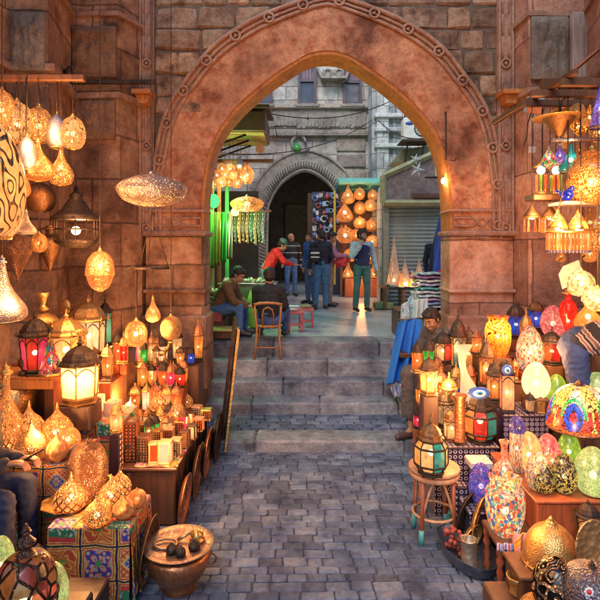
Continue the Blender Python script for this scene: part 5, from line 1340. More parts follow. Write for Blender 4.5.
drape('yellow and red swirled cloth hanging under the beaded stool rim', P(512, 534, 3.34), P(530, 533, 3.34), P(516, 553, 3.32), P(528, 548, 3.32), lambda u, v: [(.7, .4, .05), (.6, .05, .05), (.7, .4, .05), (.6, .25, .3)][int(abs(sin(u*5+v*4))*3.99)], 2, .02, 30, 24)
# leaded glass mushroom shade
D = 4.12; t = thing('leaded_glass_lamp', 'leaded glass mushroom lamp with red, blue and green flower pattern on orange', 'lamp', (X(579, D), D, .612))
M_lead, tt, bb = newmat('leaded_glass'); at = nd(tt, 'ShaderNodeAttribute', attribute_name='Col'); tt.links.new(at.outputs[0], bb.inputs['Base Color']); bb.inputs['Roughness'].default_value = .25
tt.links.new(at.outputs[0], bb.inputs['Emission Color']); bb.inputs['Emission Strength'].default_value = .35
zb0 = Z(427, D)-.612; R_ = 30*D/F; H_ = 42*D/F
def lead_col(u, v):
    a = ((u*5) % 1)*2-1; e = v
    n = noise.voronoi((u*46, v*16, 0), distance_metric='DISTANCE')[0]
    if n[1]-n[0] < .10: return (.03, .015, .01)
    if v > .93: return (.12, .08, .06)
    if v < .08: return (.55, .12, .03)
    d1 = sqrt((a*1.0)**2+((v-.28)*2.2)**2)
    if d1 < .18: return (.8, .03, .05)
    if d1 < .5: return (.02, .08, .75)
    if abs(d1-.62) < .09 and v > .25: return (.03, .5, .1)
    if d1 < .95 and v < .4: return (.75, .05, .03)
    if v > .5 and abs(a) < .35: return (.9, .75, .6) if v < .75 else (.8, .35, .25)
    return (.85, .42, .08) if noise.noise((u*60, v*20, 3)) > 0 else (.8, .55, .15)
def lead(u, v):
    a = 2*pi*u-.35; th = v*pi/2; r = R_*cos(th)**.75 if v < 1 else .001; r = max(r, .004); return (r*cos(a), r*sin(a), zb0+H_*sin(th)**1.1)
cgrid('shade', lead, lead_col, 240, 60, M_lead, t, .004)
g = G(); g.lathe([(.02, zb0+H_-.01), (.03, zb0+H_+.01), (.004, zb0+H_+.04)], 12); g.build('finial', M_bronze, t); g = G(); g.ring((0, 0, zb0), R_, .008, 48, 6); g.build('rim', M_bronze, t)
g = G(); g.lathe([(.06, 0), (.065, .015), (.05, .04), (.03, .1), (.045, .2), (.03, .3), (.02, zb0+.05)], 24); g.build('stem', M_woodr, t)
# lower right corner: brass vessels
def brassdome(label, px, pyb, w, h, D, m=M_brass, prof='dome', z=None, name='brass_dome'): return shade_lamp(prof, label, px, pyb, w, h, D=D, z=z, m=m, cap=m if not isinstance(m, str) else M_brass, name=name, cat='lamp', bulb=None)
brassdome('large golden brass dome lampshade with a stepped crown', 551, 563, 54, 52, 3.1)
shade_lamp('globe', 'brown openwork globe with spiral scrolls in front of the brass dome', 556, 612, 46, 62, D=2.9, m=shade('openwork_bronze', (.42, .26, .15), (.02, .012, .01), .0, 'swirl', 8, -.1, .0), cap=M_bronze, name='openwork_globe', bulb=None, finial=False)
shade_lamp('barrelpot', 'dark blue-black lamp with a red and white star stud in the bottom right corner', 592, 625, 62, 58, D=2.65, m=metal('blued_metal', (.16, .15, .2), .35, 8, .6), cap=M_iron, name='domed_lamp', bulb=None)
g = G()
for i in range(8):
    a = i*pi/4; g.ell((.017*cos(a), 0, .017*sin(a)), (.007, .006, .007), 8, 6)
g.m = 1; g.ell((0, -.003, 0), (.011, .008, .011), 10, 8); pst = P(589, 592, 2.44)
tag(g.build('star_stud', [plain('white_bead', (.7, .65, .7), .3), plain('red_bead', (.6, .03, .05), .3)], None, pst), 'red and white star stud on the dark blue-black lamp', 'stud')
g = G(); g.lathe([(.001, 0), (.11, .0), (.13, .01), (.14, .02), (.13, .022), (.11, .012), (.001, .012)], 40, M=Matrix.Rotation(pi/2-.15, 3, 'X') @ Matrix.Diagonal((.85, 1.25, 1))); tag(g.build('oval_mirror', metal('gold_relief', (.6, .36, .16), .35, 9, .8), None, P(594, 550, 3.0)), 'oval gilt plate leaning at the right edge above the dark lamp', 'plate')
lantern('small lantern with amber and pale blue panes in front of the cabinet', 588, 545, 23, 46, D=3.35, n=6, cols=['amber', 'cream', 'teal', 'orange'], frame=M_iron, style='taper')
shade_lamp('onion', 'golden swirled onion lamp at the bottom edge beside the mortar', 537, 622, 34, 36, D=2.75, m='dots', name='onion_lamp', bulb=None)
t = thing('brass_mortar', 'small brass mortar with its pestle leaning out', 'mortar', (X(517, 3.1), 3.1, Z(594, 3.1)))
g = G(); g.lathe([(.035, 0), (.045, .01), (.035, .02), (.05, .08), (.062, .11), (.055, .112), (.04, .06), (.001, .04)], 24); g.build('bowl', M_brass, t); g = G(); g.tube([(0, 0, .05), (.05, -.01, .16), (.075, -.015, .22)], .01, 8, radii=[.014, .008, .012]); g.build('pestle', M_brass, t)
g = G(); g.bbox((X(515, 3.1), 3.1, Z(594, 3.1)/2), (.3, .26, Z(594, 3.1)-.006), .01); tag(g.build('low_box', M_wood), 'low dark box under the brass mortar', 'box')
# boat shaped tray with tin and plates
t = thing('metal_trough', 'blue-grey boat shaped metal trough on the paving below the mosaic vase', 'trough', (X(468, 3.75), 3.78, .02))
def tro(sc_, z): return [(.17*sc_*cos(a)*(1 if True else 1), .30*sc_*sin(a), z) for a in [2*pi*i/28 for i in range(28)]]
g = G(); vs = []; 
L = [(.75, 0), (.85, .02), (1.0, .11), (1.03, .115), (.96, .10), (.8, .03), (.01, .025)]
for s_, z in L: vs += tro(s_, z)
fs = [(k*28+i, k*28+(i+1) % 28, (k+1)*28+(i+1) % 28, (k+1)*28+i) for k in range(len(L)-1) for i in range(28)]; fs.append(tuple(range(28))[::-1]); g.add(vs, fs, True); g.build('trough', metal('blue_metal', (.20, .25, .36), .4), t); t.rotation_euler.z = .25
g = G(); g.lathe([(.055, 0), (.058, .01), (.054, .015), (.054, .18), (.058, .19), (.054, .195), (.05, .19), (.05, .1), (.001, .09)], 28); tag(g.build('tin_can', metal('dented_tin', (.42, .38, .32), .45, 8), None, (X(468, 3.68), 3.66, .05)), 'grey tin can standing in the boat shaped trough', 'can')
tray('tall oval brass tray standing in the trough behind the tin can', X(482, 3.85), 3.85, .06, .20, .1, .9, M_brass)
tray('black blue rimmed tray behind the brass tray in the trough', X(473, 4.0), 3.98, .07, .19, .2, .7, M_iron)
tray('small golden plate leaning on the tin can', X(474, 3.75), 3.76, .1, .10, .2, .6, M_brass, 'plate', name='brass_plate')
g = G()
for i in range(26): g.ell((random.uniform(-.05, .05), random.uniform(-.07, .07), random.uniform(.02, .17)), random.uniform(.016, .026), 8, 6)
tag(g.build('bead_bundle', plain('red_beads', (.25, .05, .04), .35), None, (X(456, 3.8), 3.82, .05)), 'bundle of dark red beads at the left end of the trough', 'beads')
g = G(); g.lathe([(.03, 0), (.034, .01), (.03, .03), (.032, .14), (.014, .18), (.016, .2), (.001, .2)], 14); tag(g.build('glass_bottle', plain('green_bottle', (.03, .16, .13), .15), None, (X(452, 4.05), 4.1, .01)), 'dark green glass bottle behind the rattan stool', 'bottle')
g = G(); g.bbox((X(462, 4.1), 4.16, .2), (.1, .12, .4), .01); tag(g.build('wooden_box', M_inlay), 'narrow studded box standing between the stool and the violet egg', 'box')

# ---- hanging lamps, right
t = thing('wooden_trellis', 'red-brown wooden trellis bracket fixed high on the right wall', 'trellis', (0, 5.6, 0))
def TB(g, a, b, D=5.6, r=.03): g.tube([(X(a[0], D), 0, Z(a[1], D)), (X(b[0], D), 0, Z(b[1], D))], r, 4, smooth=False)
g = G(); TB(g, (556, 82), (556, 124), r=.045); TB(g, (556, 84), (606, 84), r=.05); TB(g, (556, 122), (606, 122), r=.04); TB(g, (598, 84), (598, 122)); g.build('frame', M_woodr, t)
g = G(); TB(g, (556, 104), (576, 86)); TB(g, (562, 118), (590, 88)); TB(g, (572, 88), (596, 112)); TB(g, (562, 104), (580, 120)); TB(g, (598, 50), (560, 82), r=.02); g.build('lattice', M_woodr, t)
g = G(); TB(g, (560, 82), (532, 97), D=5.6, r=.018); g.build('arm', M_wood, t)
g = G(); g.bbox((3.0, 5.6, Z(84, 5.6)), (.8, .1, .1), .01); tag(g.build('wall_beam', M_wood), 'dark beam end carrying the trellis into the right wall', 'beam')
# floodlight box
t = thing('flood_lamp', 'small box floodlight with a grey top and orange face on the trellis arm', 'floodlight', P(535, 105, 5.6)); t.rotation_euler = (.3, .25, -.5)
g = G(); g.bbox((0, 0, 0), (.19, .15, .17), .012); g.build('housing', plain('grey_enamel', (.22, .25, .28), .4), t); g = G(); g.bbox((.02, -.085, -.01), (.15, .03, .14), .006); g.build('face', plain('orange_enamel', (.5, .17, .08), .4), t)
g = G(); g.tube([(-.02, 0, -.08), (-.03, 0, -.2), (-.01, 0, -.34), (-.02, 0, -.44)], .006, 5); g.tube([(0, 0, .08), (.1, 0, .2), (.2, .0, .14)], .01, 5); g.build('cable', M_iron, t)
g = G(); g.bbox((0, 0, 0), (.075, .05, .08), .008); tag(g.build('junction_box', plain('white_plastic', (.55, .55, .6), .4), None, P(532, 150, 6.1)), 'little white junction box on the right wall under the floodlight', 'junction box')
HR = 3.56
t = thing('hanging_rack', 'dark wooden frame reaching out from the right wall above the hanging lamps', 'lamp frame', (0, 0, 0))
g = G()
for yy, xa in ((4.1, 2.05), (4.4, 1.95), (4.7, 2.0)): g.bbox(((xa+3.12)/2, yy, HR+.03), (3.12-xa, .05, .06), .006)
g.build('cross_bar', M_wood, t); g = G()
for xx in (2.12, 2.75): g.bbox((xx, 4.85, HR+.085), (.05, 1.7, .045), .006)
g.bbox((2.75, 5.15, HR+.2), (.04, 1.0, .04), .006, rx=-.3); g.build('rail', M_wood, t)
rail = thing('lamp_rail', 'pale metal rail carrying the coloured glass lamps on the right', 'rail', (0, 4.5, 0))
g = G(); g.tube([(X(552, 4.5), 0, Z(140, 4.5)), (X(615, 4.5), 0, Z(139, 4.5))], .018, 8); g.build('bar', M_steel, rail); g = G(); g.tube([(X(604, 4.5), 0, Z(139, 4.5)), (X(604, 4.5), -.0, HR)], .008, 6); g.tube([(X(556, 4.5), 0, Z(140, 4.5)), (X(562, 4.5), 0, HR)], .005, 6); g.build('rod', M_iron, rail)
rail2 = thing('lamp_shelf', 'white-edged hanging glass shelf above the fringed chandelier', 'shelf', (0, 4.5, 0))
g = G(); g.bbox(((X(556, 4.5)+X(620, 4.5))/2, 0, Z(204, 4.5)), (X(620, 4.5)-X(556, 4.5), .3, .03), .006); g.build('shelf', plain('pale_shelf', (.22, .2, .22), .3), rail2); g = G()
for px in (560, 612): g.tube([(X(px, 4.5), 0, Z(204, 4.5)), (X(px, 4.5), 0, HR)], .006, 5)
g.build('rod', M_iron, rail2)
rail3 = thing('lamp_shelf', 'dark wooden shelf strip under the two small candle lamps', 'shelf', (0, 4.7, 0))
g = G(); g.bbox(((X(529, 4.7)+X(560, 4.7))/2, 0, Z(198, 4.7)), (X(560, 4.7)-X(529, 4.7), .2, .05), .006); g.build('shelf', M_wood, rail3); g = G(); g.tube([(X(545, 4.7), .05, Z(198, 4.7)), (X(545, 4.7), .05, HR)], .006, 5); g.build('rod', M_iron, rail3)
def inv(label, px, pyb, w, h, D, m, **k): return shade_lamp('inv', label, px, pyb, w, h, D=D, m=m, hang=k.pop('to', HR), **k)
inv('flared dark bowl lamp on the rail, nearest the trellis post', 559, 137, 32, 20, 4.5, M_bronze, base=False, finial=False, bulb=.3)
def cup(label, px, pyb, w, h, D, to, col='amber', beads=True):
    "small bell cap over a lit bulb with a ring of glass drops"
    t, ww, hh, z0 = lamp_thing((label, 'hanging_lamp'), px, pyb, w, h, D, cat='lamp')
    g = G(); g.lathe([(.5, .55), (.48, .6), (.3, .72), (.14, .86), (.06, .93), (.03, 1)], 16); g.build('cap', M_bronze, t)
    g = G(); g.ell((0, 0, .56), (.19, .19, .19*ww/hh), 10, 8); g.build('bulb', M_bulb, t)
    g = G(); g.ring((0, 0, .53), .46, .04, 20, 5); g.build('ring', M_brass, t)
    for i in range(8):
        a = i*pi/4; g = G(); g.tube([(.44*cos(a), .44*sin(a), .52), (.44*cos(a), .44*sin(a), .04)], .06, 6, radii=[.03, .075]); g.build('glass_drop', SH[['amber', 'cream', 'orange', 'amber'][i % 4]] if beads else SH[col], t)
    cord(t, z0, hh, ww, .98, to); return t
cup('first small drop lamp on the right, nearest the pink pier', 532, 233, 17, 30, 4.7, HR)
cup('second small drop lamp beside it under the dark shelf strip', 550, 234, 17, 31, 4.7, HR)
def candle(label, px, pyb, D):
    t, ww, hh, z0 = lamp_thing((label, 'table_lamp'), px, pyb, 14, 36, D, cat='lamp')
    g = G(); g.lathe([(.4, 0), (.45, .04), (.3, .07), (.3, .1)], 12); g.build('base', M_brass, t)
    for i in range(6):
        a = i*pi/3; g = G(); g.tube([(.33*cos(a), .33*sin(a), .06), (.33*cos(a), .33*sin(a), .55)], .09, 6); g.build('glass_rod', SH[['amber', 'lime', 'orange'][i % 3]], t)
    g = G(); g.ell((0, 0, .68), (.28, .28, .11), 10, 8); g.build('bulb', M_bulb, t); g = G(); g.lathe([(.5, .78), (.3, .88), (.05, 1)], 12); g.build('cap', M_brass, t)
candle('left small glass lamp with amber and green rods on the dark shelf strip', 541, 195, 4.7); candle('right small glass lamp with amber and green rods on the dark shelf strip', 556, 195, 4.68)
# fringed chandelier
t = thing('fringed_chandelier', 'brass chandelier with two lit domes over a long fringe of glass tubes', 'chandelier', P(568, 232, 4.4)); k = 4.4/F
for s_ in (-1, 1):
    g = G(); g.lathe([(9.5*k, .02), (9*k, .05), (6*k, .11), (2*k, .16), (.5*k, .2)], 20, c=(s_*10*k, 0, 0)); g.build('dome', SH['pierced'], t)
    g = G(); g.ell((s_*10*k, -.02, .03), (.032, .032, .03), 10, 8); g.build('bulb', M_bulb, t)
g = G(); g.ring((0, 0, 0), .165, .01, 32, 6, None, 1.05, .7); g.build('hoop', M_brass, t)
for i in range(34):
    a = 2*pi*i/34; g = G(); g.tube([(.173*cos(a), .115*sin(a), -.005), (.173*cos(a), .115*sin(a), -.155)], .008, 5); g.build('glass_tube', SH['amber' if i % 3 else 'cream'], t)
g = G()
for i in range(34): a = 2*pi*i/34; g.ell((.173*cos(a), .115*sin(a), -.165), .012, 6, 5)
g.build('bead_row', plain('dark_beads', (.05, .05, .12), .2), t); g = G(); g.tube([(0, 0, .0), (0, 0, HR-Z(232, 4.4))], .006, 5)
for s_ in (-1, 1): g.tube([(s_*10*k, 0, .18), (0, 0, .5)], .005, 5)
g.build('chain', M_iron, t)
g = G(); g.ell((0, 0, .05), (.035, .05, .045)); g.ell((.0, -.04, .1), (.022, .024, .022)); g.tube([(0, .04, .06), (0, .1, .1)], .02, 6, r2=.006); g.lathe([(.03, -.03), (.012, -.01), (.02, .02)], 12)
g.tube([(-.0, -.06, .1), (-.0, -.085, .095)], .007, 5, r2=.001)
tag(g.build('glass_bird', SH['blue'], None, P(567, 201, 4.4), .6), 'cobalt blue glass bird standing on the pale hanging shelf', 'glass bird')
# filigree chandelier mass
hang('globe', 'big orange filigree globe lamp at the right edge above the shelf', 592, 204, 46, 62, 4.4, shade('gold_filigree', (.7, .4, .12), (1, .33, .06), .8, 'vor', 16, .12, .35), to=HR, bz=.35)
inv('fan shaped orange filigree lamp hanging from the trellis', 580, 136, 36, 26, 5.3, shade('gold_filigree_small', (.7, .4, .12), (1, .33, .06), .9, 'vor', 12, .16, .2), base=False, bulb=.3, finial=False, to=Z(110, 5.3))
hang('drop', 'dark red and green glass lamp under the rail', 549, 168, 15, 26, 4.5, 'rainbow', M_bronze, to=Z(140, 4.5), bulb=None)
hang('drop', 'blue and white glass drop lamp under the rail', 560, 164, 12, 22, 4.5, 'mosaicb', M_steel, to=Z(140, 4.5), bulb=None)
hang('bell', 'teal and brass bell lamp under the rail', 571, 172, 24, 30, 4.5, 'teal', M_bronze, to=Z(140, 4.5), bulb=None)
hang('cone', 'dark purple mottled glass horn lamp cut by the right edge', 600, 128, 20, 48, 4.1, 'mosaicb', M_bronze, to=HR+.03, bulb=None, finial=False)
RL = ['dots', 'pierced', 'ribs', 'fine', 'copper', 'amber', 'pierced', 'dots', 'ribs', 'pierced', 'rainbow', 'dots']
for i, (px, pyb, w, h, D, p_) in enumerate(((577, 120, 16, 20, 4.7, 'globe'), (590, 126, 18, 22, 4.6, 'drop'), (600, 142, 20, 24, 4.8, 'globe'), (566, 148, 13, 18, 4.75, 'bell'), (580, 158, 15, 20, 4.8, 'drop'), (575, 186, 14, 20, 4.75, 'globe'),
      (556, 232, 14, 24, 4.85, 'bell'), (590, 232, 20, 24, 4.75, 'drop'), (601, 250, 22, 28, 4.7, 'globe'), (590, 262, 15, 20, 4.85, 'globe'), (603, 228, 18, 22, 4.3, 'flask'), (561, 262, 10, 14, 4.8, 'drop'))):
    hang(p_, ['small golden ball lamp just under the frame rail', 'golden drop lamp near the purple horn lamp', 'golden ball lamp at the right edge under the frame', 'small golden bell lamp right of the flared bowl', 'lattice drop lamp beside the filigree globe', 'little amber ball lamp left of the filigree globe',
      'golden bell lamp behind the fringed chandelier at its left', 'pierced drop lamp behind the right end of the fringe', 'golden ball lamp at the right edge below the shelf', 'latticed ball lamp behind the white star lamp', 'pierced flask lamp at the right edge beside the fringe', 'tiny golden drop lamp left of the white star lamp'][i],
      px, pyb, w, h, D, RL[i], M_brass, to=HR)
# faceted star, mosaic balls
g = G(); g.lathe([(.001, -.15), (.085, -.05), (.085, .03), (.001, .14)], 5, smooth=False); t = thing('star_lamp', 'white faceted glass star lamp hanging on the right', 'lamp', P(571, 274, 4.5)); t.rotation_euler = (.2, .45, .3)
g.build('glass', SH['white'], t); g = G(); g.tube([(0, 0, .13), (.03, 0, .2)], .006, 5); g.build('cord', M_iron, t)
g = G(); c_ = P(571, 274, 4.5); g.tube([c_+Vector((.08, 0, .15)), (c_.x+.08, 4.5, HR)], .005, 5); tag(g.build('lamp_cable', M_iron), 'cable rising from the white star lamp', 'cable')
M_rosette = shade('rosette_mosaic_glass', (.5, .4, .3), (1, 1, 1), .7, 'mosaic', 9, .05, .12, [(1, .85, .6), (1, .9, .7), (1, .8, .5), (.9, .4, .1), (1, .85, .6), (.3, .6, .2)])
hang('globe', 'mosaic globe lamp with flower rosettes, upper of two on the right', 581, 296, 26, 30, 4.3, M_rosette, M_brass, to=HR)
hang('domep', 'white mosaic globe lamp with a rosette, lower of two at the right edge', 598, 311, 30, 26, 4.1, M_rosette, M_brass, to=HR)
hang('amph', 'red and gold glass amphora hanging behind the pink egg', 568, 340, 16, 48, 5.1, 'red', M_brass, to=HR, bulb=None)
hang('drop', 'dark amber drop lamp behind the mosaic globes', 588, 330, 26, 34, 5.0, 'amber', M_bronze, to=HR, bulb=None)
for k, (y, x0, x1) in enumerate(((3.0, -1.9, 3.1), (3.85, -3, 3.1))):
    g = G(); g.bbox(((-2.95+3.1)/2, y, 5.25), (6.05, .12, .12), .02); tag(g.build('cross_beam', M_wood), ['nearest wooden beam spanning the lane overhead', 'second wooden beam spanning the lane overhead'][k], 'beam')
for a in [(540, 200, 4.5, 6), (568, 218, 4.2, 12), (590, 180, 4.1, 10), (498, 330, 5.2, 8), (580, 290, 4.0, 8), (535, 350, 4.7, 8), (440, 380, 4.7, 8), (460, 420, 4.2, 5), (550, 450, 3.5, 5), (505, 495, 3.2, 4), (575, 270, 4.2, 5), (552, 350, 4.8, 5)]:
    point(*a)
# ================================================================ THE COURTYARD STALLS
random.seed(5)
ORD = ['first', 'second', 'third', 'fourth', 'fifth', 'sixth', 'seventh', 'eighth', 'ninth', 'tenth', 'eleventh', 'twelfth']
# left stall: posts, counter, awning
t = thing('market_stall', 'green lit stall with striped posts on the left of the courtyard', 'market stall', (-1.6, 9.6, PZ))
grn = plain('green_paint', (.05, .42, .08), .5)
for px, D, m in ((212, 9.0, M_woodl), (219, 9.3, M_woodo), (227, 9.6, grn)):
    g = G(); x = X(px, D)+1.6; g.bbox((x, D-9.6, 1.25), (.07, .07, 2.5), .01); g.build('post', m, t)
g = G(); g.bbox((-.2, .1, 1.25), (.1, 1.6, 2.5), .01); g.build('side_panel', plain('green_board', (.07, .12, .04), .7), t)
g = G(); g.bbox((-.2, 2.0, 1.3), (1.75, .08, 2.6), .01); g.build('back_panel', plain('dark_brown_board', (.05, .04, .03), .7), t)
aw = thing('awning', 'boxy dark awning with an ochre underside over the left stall', 'awning', (-1.15, 9.65, 4.27))
k = 9.8/F; g = G(); x0, x1 = -32*k, 30*k
g.bbox((-.25, .0, .19), (1.6, 1.3, .36), .02); g.add([(-1.1, -.75, .40), (.62, -.75, .40), (.62, .75, .52), (-1.1, .75, .52), (-1.1, -.75, .45), (.62, -.75, .45), (.62, .75, .57), (-1.1, .75, .57)], [(3, 2, 1, 0), (4, 5, 6, 7), (0, 1, 5, 4), (1, 2, 6, 5), (2, 3, 7, 6), (3, 0, 4, 7)]); g.build('housing', plain('rust_dark_sheet', (.09, .055, .035), .6, .2), aw)
g = G(); g.box((-.25, 0, 0), (1.54, 1.24, .016)); g.build('soffit', plain('ochre_sheet', (.4, .3, .1), .6), aw)
g = G(); 
for q in (-.5, 0, .5): g.tube([(-1.0, q, -.45), (.2, q, -.02)], .02, 5); g.build('strut', M_iron, aw)
shade_lamp('drop', 'bare clear bulb hanging under the boxy awning', 260, 153, 9, 16, D=9.8, m=SH['clear'], cap=M_brass, hang=Z(135, 9.8), name='hanging_bulb', base=False, bulb=None)
point(214, 203, 8.6, 26, .06, (.1, 1, .2)); point(226, 225, 9.3, 6, .06, (.2, 1, .2)); 
g = G(); g.ell((0, 0, 0), (.09, .09, .12)); tag(g.build('green_lamp', emis('green_glow', (.04, 1, .10), 2.2), None, P(214, 201, 8.8)), 'dazzling green lamp at the left end of the stall', 'lamp')
g = G(); g.tube([P(214, 199, 8.8), (X(214, 8.8), 8.8, PZ+2.9)], .008, 5); tag(g.build('lamp_cable', M_iron), 'cable from which the green lamp hangs', 'cable')
rg = ['first', 'second', 'third', 'fourth', 'fifth', 'sixth', 'seventh', 'eighth']
k = 0
for rown, y, xs in (('top', 178, (222, 230, 238, 245)), ('middle', 186, (217, 225, 233, 241, 249)), ('lower', 194, (213, 221, 229, 237))):
    for i, px in enumerate(xs):
        c = random.choice(['cream', 'orange', 'pink', 'cream', 'white']); 
        hang('globe', f'{["peach", "cream", "orange"][i%3]} ball lamp, {rg[i]} from left, {rown} row of the stall cluster', px, y-6+random.uniform(-2, 2), 10, 12, 9.2+.15*(k % 3), ['clear', 'cream', 'fine'][i % 3], M_steel, to=Z(142, 9.3), group='ball lamps clustered over the green stall', bulb=None); k += 1
hang('globe', 'largest peach ball lamp at the right of the stall cluster', 247, 184, 13, 22, 9.1, 'clear', to=Z(140, 9.1))
hang('drop', 'pale blue glass drop at the top of the stall cluster', 240, 168, 8, 16, 9.1, M_steel, to=Z(140, 9.1), bulb=None)
hang('saucer', 'flat saucer lamp glowing pink and green over the stall counter', 247, 212, 34, 19, 8.9, 'fine', M_steel, to=Z(140, 8.9))
hang('globe', 'small bright ball lamp under the flat saucer of the stall', 235, 216, 8, 10, 9.0, 'white', to=Z(205, 9.0), bulb=None)
g = G(); g.bbox((X(228, 9.2), 9.3, PZ+2.9), (1.6, .1, .06), .01); tag(g.build('stall_pole', M_wood), 'pole across the left stall holding its ball lamps', 'pole')
# scarves and necklaces hanging
for i in range(9):
    px = 217+i*0; D = 9.75; px = 232+i*4; c = [(.4, .22, .1), (.12, .14, .1), (.5, .3, .12), (.2, .15, .1), (.35, .2, .12), (.1, .22, .15), (.4, .3, .2), (.15, .2, .1), (.25, .3, .3)][i]
    g = G(); x = X(px, D); z0, z1 = Z(212, D), Z(246-random.uniform(0, 6), D)
    for j in range(3): g.tube([(x+(j-1)*.02, D, z0), (x-.03+(j-1)*.025, D-.01, (z0+z1)/2), (x+(j-1)*.01, D, z1)], .008, 4)
    for j in range(7): g.ell((x-.02+random.uniform(-.01, .01), D-.02, z0+(z1-z0)*(j+.5)/7), .022, 6, 5)
    tag(g.build('necklace', plain('bead_colour', c, .3)), f'string of beads, {(rg+["ninth"])[i]} from the left in the stall opening', 'necklace', 'necklaces hanging in the green stall')
g = G(); g.bbox((X(250, 9.75), 9.75, Z(211, 9.75)), (.8, .04, .04), .006); tag(g.build('necklace_rod', M_wood), 'thin rod holding the bead strings', 'rod')
# scarves at left
for i, c in enumerate([(.14, .2, .03), (.3, .13, .03), (.03, .2, .05), (.22, .2, .14)]):
    D = 8.9+i*.12; px = 211+i*6
    drape(['lime green', 'orange', 'bright green', 'grey-white'][i]+' scarf hanging on the green stall post', P(px-2, 212, D), P(px+3, 212, D), P(px-2.5, 268-i*3, D), P(px+3.5, 268-i*3, D), (lambda c: lambda u, v: c)(c), 1.5, .03, 14, 20, 'hanging_scarf', 'scarf')
ct = thing('display_counter', 'glass fronted counter of the left stall covered with white goods', 'counter', (X(248, 9.3), 9.4, PZ))
g = G(); g.bbox((0, 0, .35), (1.0, .5, .7), .01); g.build('body', plain('counter_board', (.2, .2, .13), .6), ct); g = G(); g.bbox((0, 0, .715), (1.04, .54, .03), .005); g.build('top', M_steel, ct)
g = G()
for zz in (.2, .45): g.bbox((0, -.255, zz), (.98, .02, .02), .003)
for xx in (-.48, 0, .48): g.bbox((xx, -.255, .35), (.02, .02, .66), .003)
g.build('rail', M_steel, ct)
for i in range(46):
    a = -.46+.92*((i % 12)+.5)/12+random.uniform(-.02, .02); b = -.19+.12*(i//12)+random.uniform(-.02, .02); s_ = random.uniform(.035, .06); c = random.choice([(.6, .6, .55), (.65, .6, .45), (.5, .55, .5), (.35, .3, .2), (.4, .45, .4), (.3, .35, .1)])
    g = G()
    if i % 2: g.bbox((0, 0, s_*.5), (s_*1.3, s_, s_), .012, rz=random.uniform(0, 3), jit=.008)
    else: g.lathe(smooth_prof([(s_*.4, 0), (s_*.7, s_*.5), (s_*.5, s_*1.1), (s_*.2, s_*1.3), (s_*.3, s_*1.6)], 8), 10)
    col_ = {(.6, .6, .55): 'white', (.65, .6, .45): 'cream', (.5, .55, .5): 'grey', (.35, .3, .2): 'brown', (.4, .45, .4): 'grey-green', (.3, .35, .1): 'olive'}[c]
    tag(g.build('trinket', plain('trinket_paint', c, .4), None, (X(248, 9.3)+a, 9.4+b, PZ+.732)), f'{col_} little {"box" if i%2 else "pot"}, {ORD[i%12]} from left, {["front", "second", "third", "back"][i//12]} row, left stall counter', 'trinket', 'goods on the left stall counter')
for i in range(26):
    px = 208+4.2*(i % 7)+random.uniform(-1, 1); D = 8.68+.12*(i//7); s_ = random.uniform(.045, .075); c = random.choice([(.55, .5, .38), (.4, .2, .12), (.6, .55, .45), (.15, .2, .1)])
    if i == 0:
        g = G(); g.bbox((X(221, 8.85), 8.85, PZ+.27), (.6, .5, .54), .01); tag(g.build('stall_table', M_wood), 'low table heaped with pale flowers beside the brown-jacketed man', 'table')
    g = G(); p = Vector((X(px, D), D, PZ+.545+random.uniform(0, .0)))
    for q in range(5): g.ell((random.uniform(-s_, s_)*.5, random.uniform(-s_, s_)*.5, s_*.5+random.uniform(0, s_)), s_*.5, 8, 6)
    tag(g.build('flower_bunch', plain('petal', c, .8), None, p), f'{ORD[i%7]} from left, {["front", "second", "third", "back"][i//7]} row: %s flower bunch on the low table' % {(.55, .5, .38): 'straw coloured', (.4, .2, .12): 'rust coloured', (.6, .55, .45): 'cream', (.15, .2, .1): 'dark green'}[c], 'flower bunch', 'bunches heaped on the low stall table')
shade_lamp('egg', 'tall lime green bag beside the dark haired seated man', 255, 331, 19, 40, D=8.75, z=PZ+.01, m=plain('lime_bag', (.35, .5, .08), .7), name='green_bag', cat='bag', finial=False, bulb=None, base=False)
# small table & red boxes
t = thing('cafe_table', 'small yellow-green topped table in front of the man in the brown jacket', 'table', (X(225, 7.75), 7.78, PZ)); zt_ = Z(329, 7.75)-PZ
g = G(); g.bbox((0, 0, zt_), (.42, .34, .03), .006); g.build('top', plain('yellow_green_paint', (.42, .38, .12), .5), t); g = G(); g.bbox((0, 0, zt_/2), (.3, .24, zt_-.03), .01); g.build('crate_base', M_wood, t)
g = G(); g.bbox((X(214, 7.9), 8.05, PZ+.3), (.2, .2, .16), .01); tag(g.build('red_box', plain('dusty_red', (.4, .08, .1), .6)), 'dusty red box behind the yellow-green table', 'box')
g = G(); g.bbox((X(214, 7.9), 8.06, PZ+.11), (.3, .24, .21), .01); tag(g.build('crate', M_wood), 'dark crate under the dusty red box', 'crate')
for i, (px, pyb, w, h, D) in enumerate(((306, 330, 13, 15, 8.9), (296, 334, 9, 20, 8.5))):
    k = D/F; t = thing('red_stool', ['red wooden crate stool with items on top beside the seated men', 'narrow red stool half behind the chair'][i], 'stool', (X(px, D), D, PZ)); hh = .3
    for sx_ in (-1, 1):
        for sy in (-1, 1): g = G(); g.bbox((sx_*.11, sy*.09, hh/2), (.03, .03, hh), .004); g.build('leg', plain('red_paint', (.4, .06, .07), .5), t)
    g = G(); g.bbox((0, 0, hh), (.27, .22, .04), .006); g.bbox((0, 0, .1), (.24, .2, .02), .004); g.build('seat', plain('red_paint2', (.45, .1, .12), .5), t)
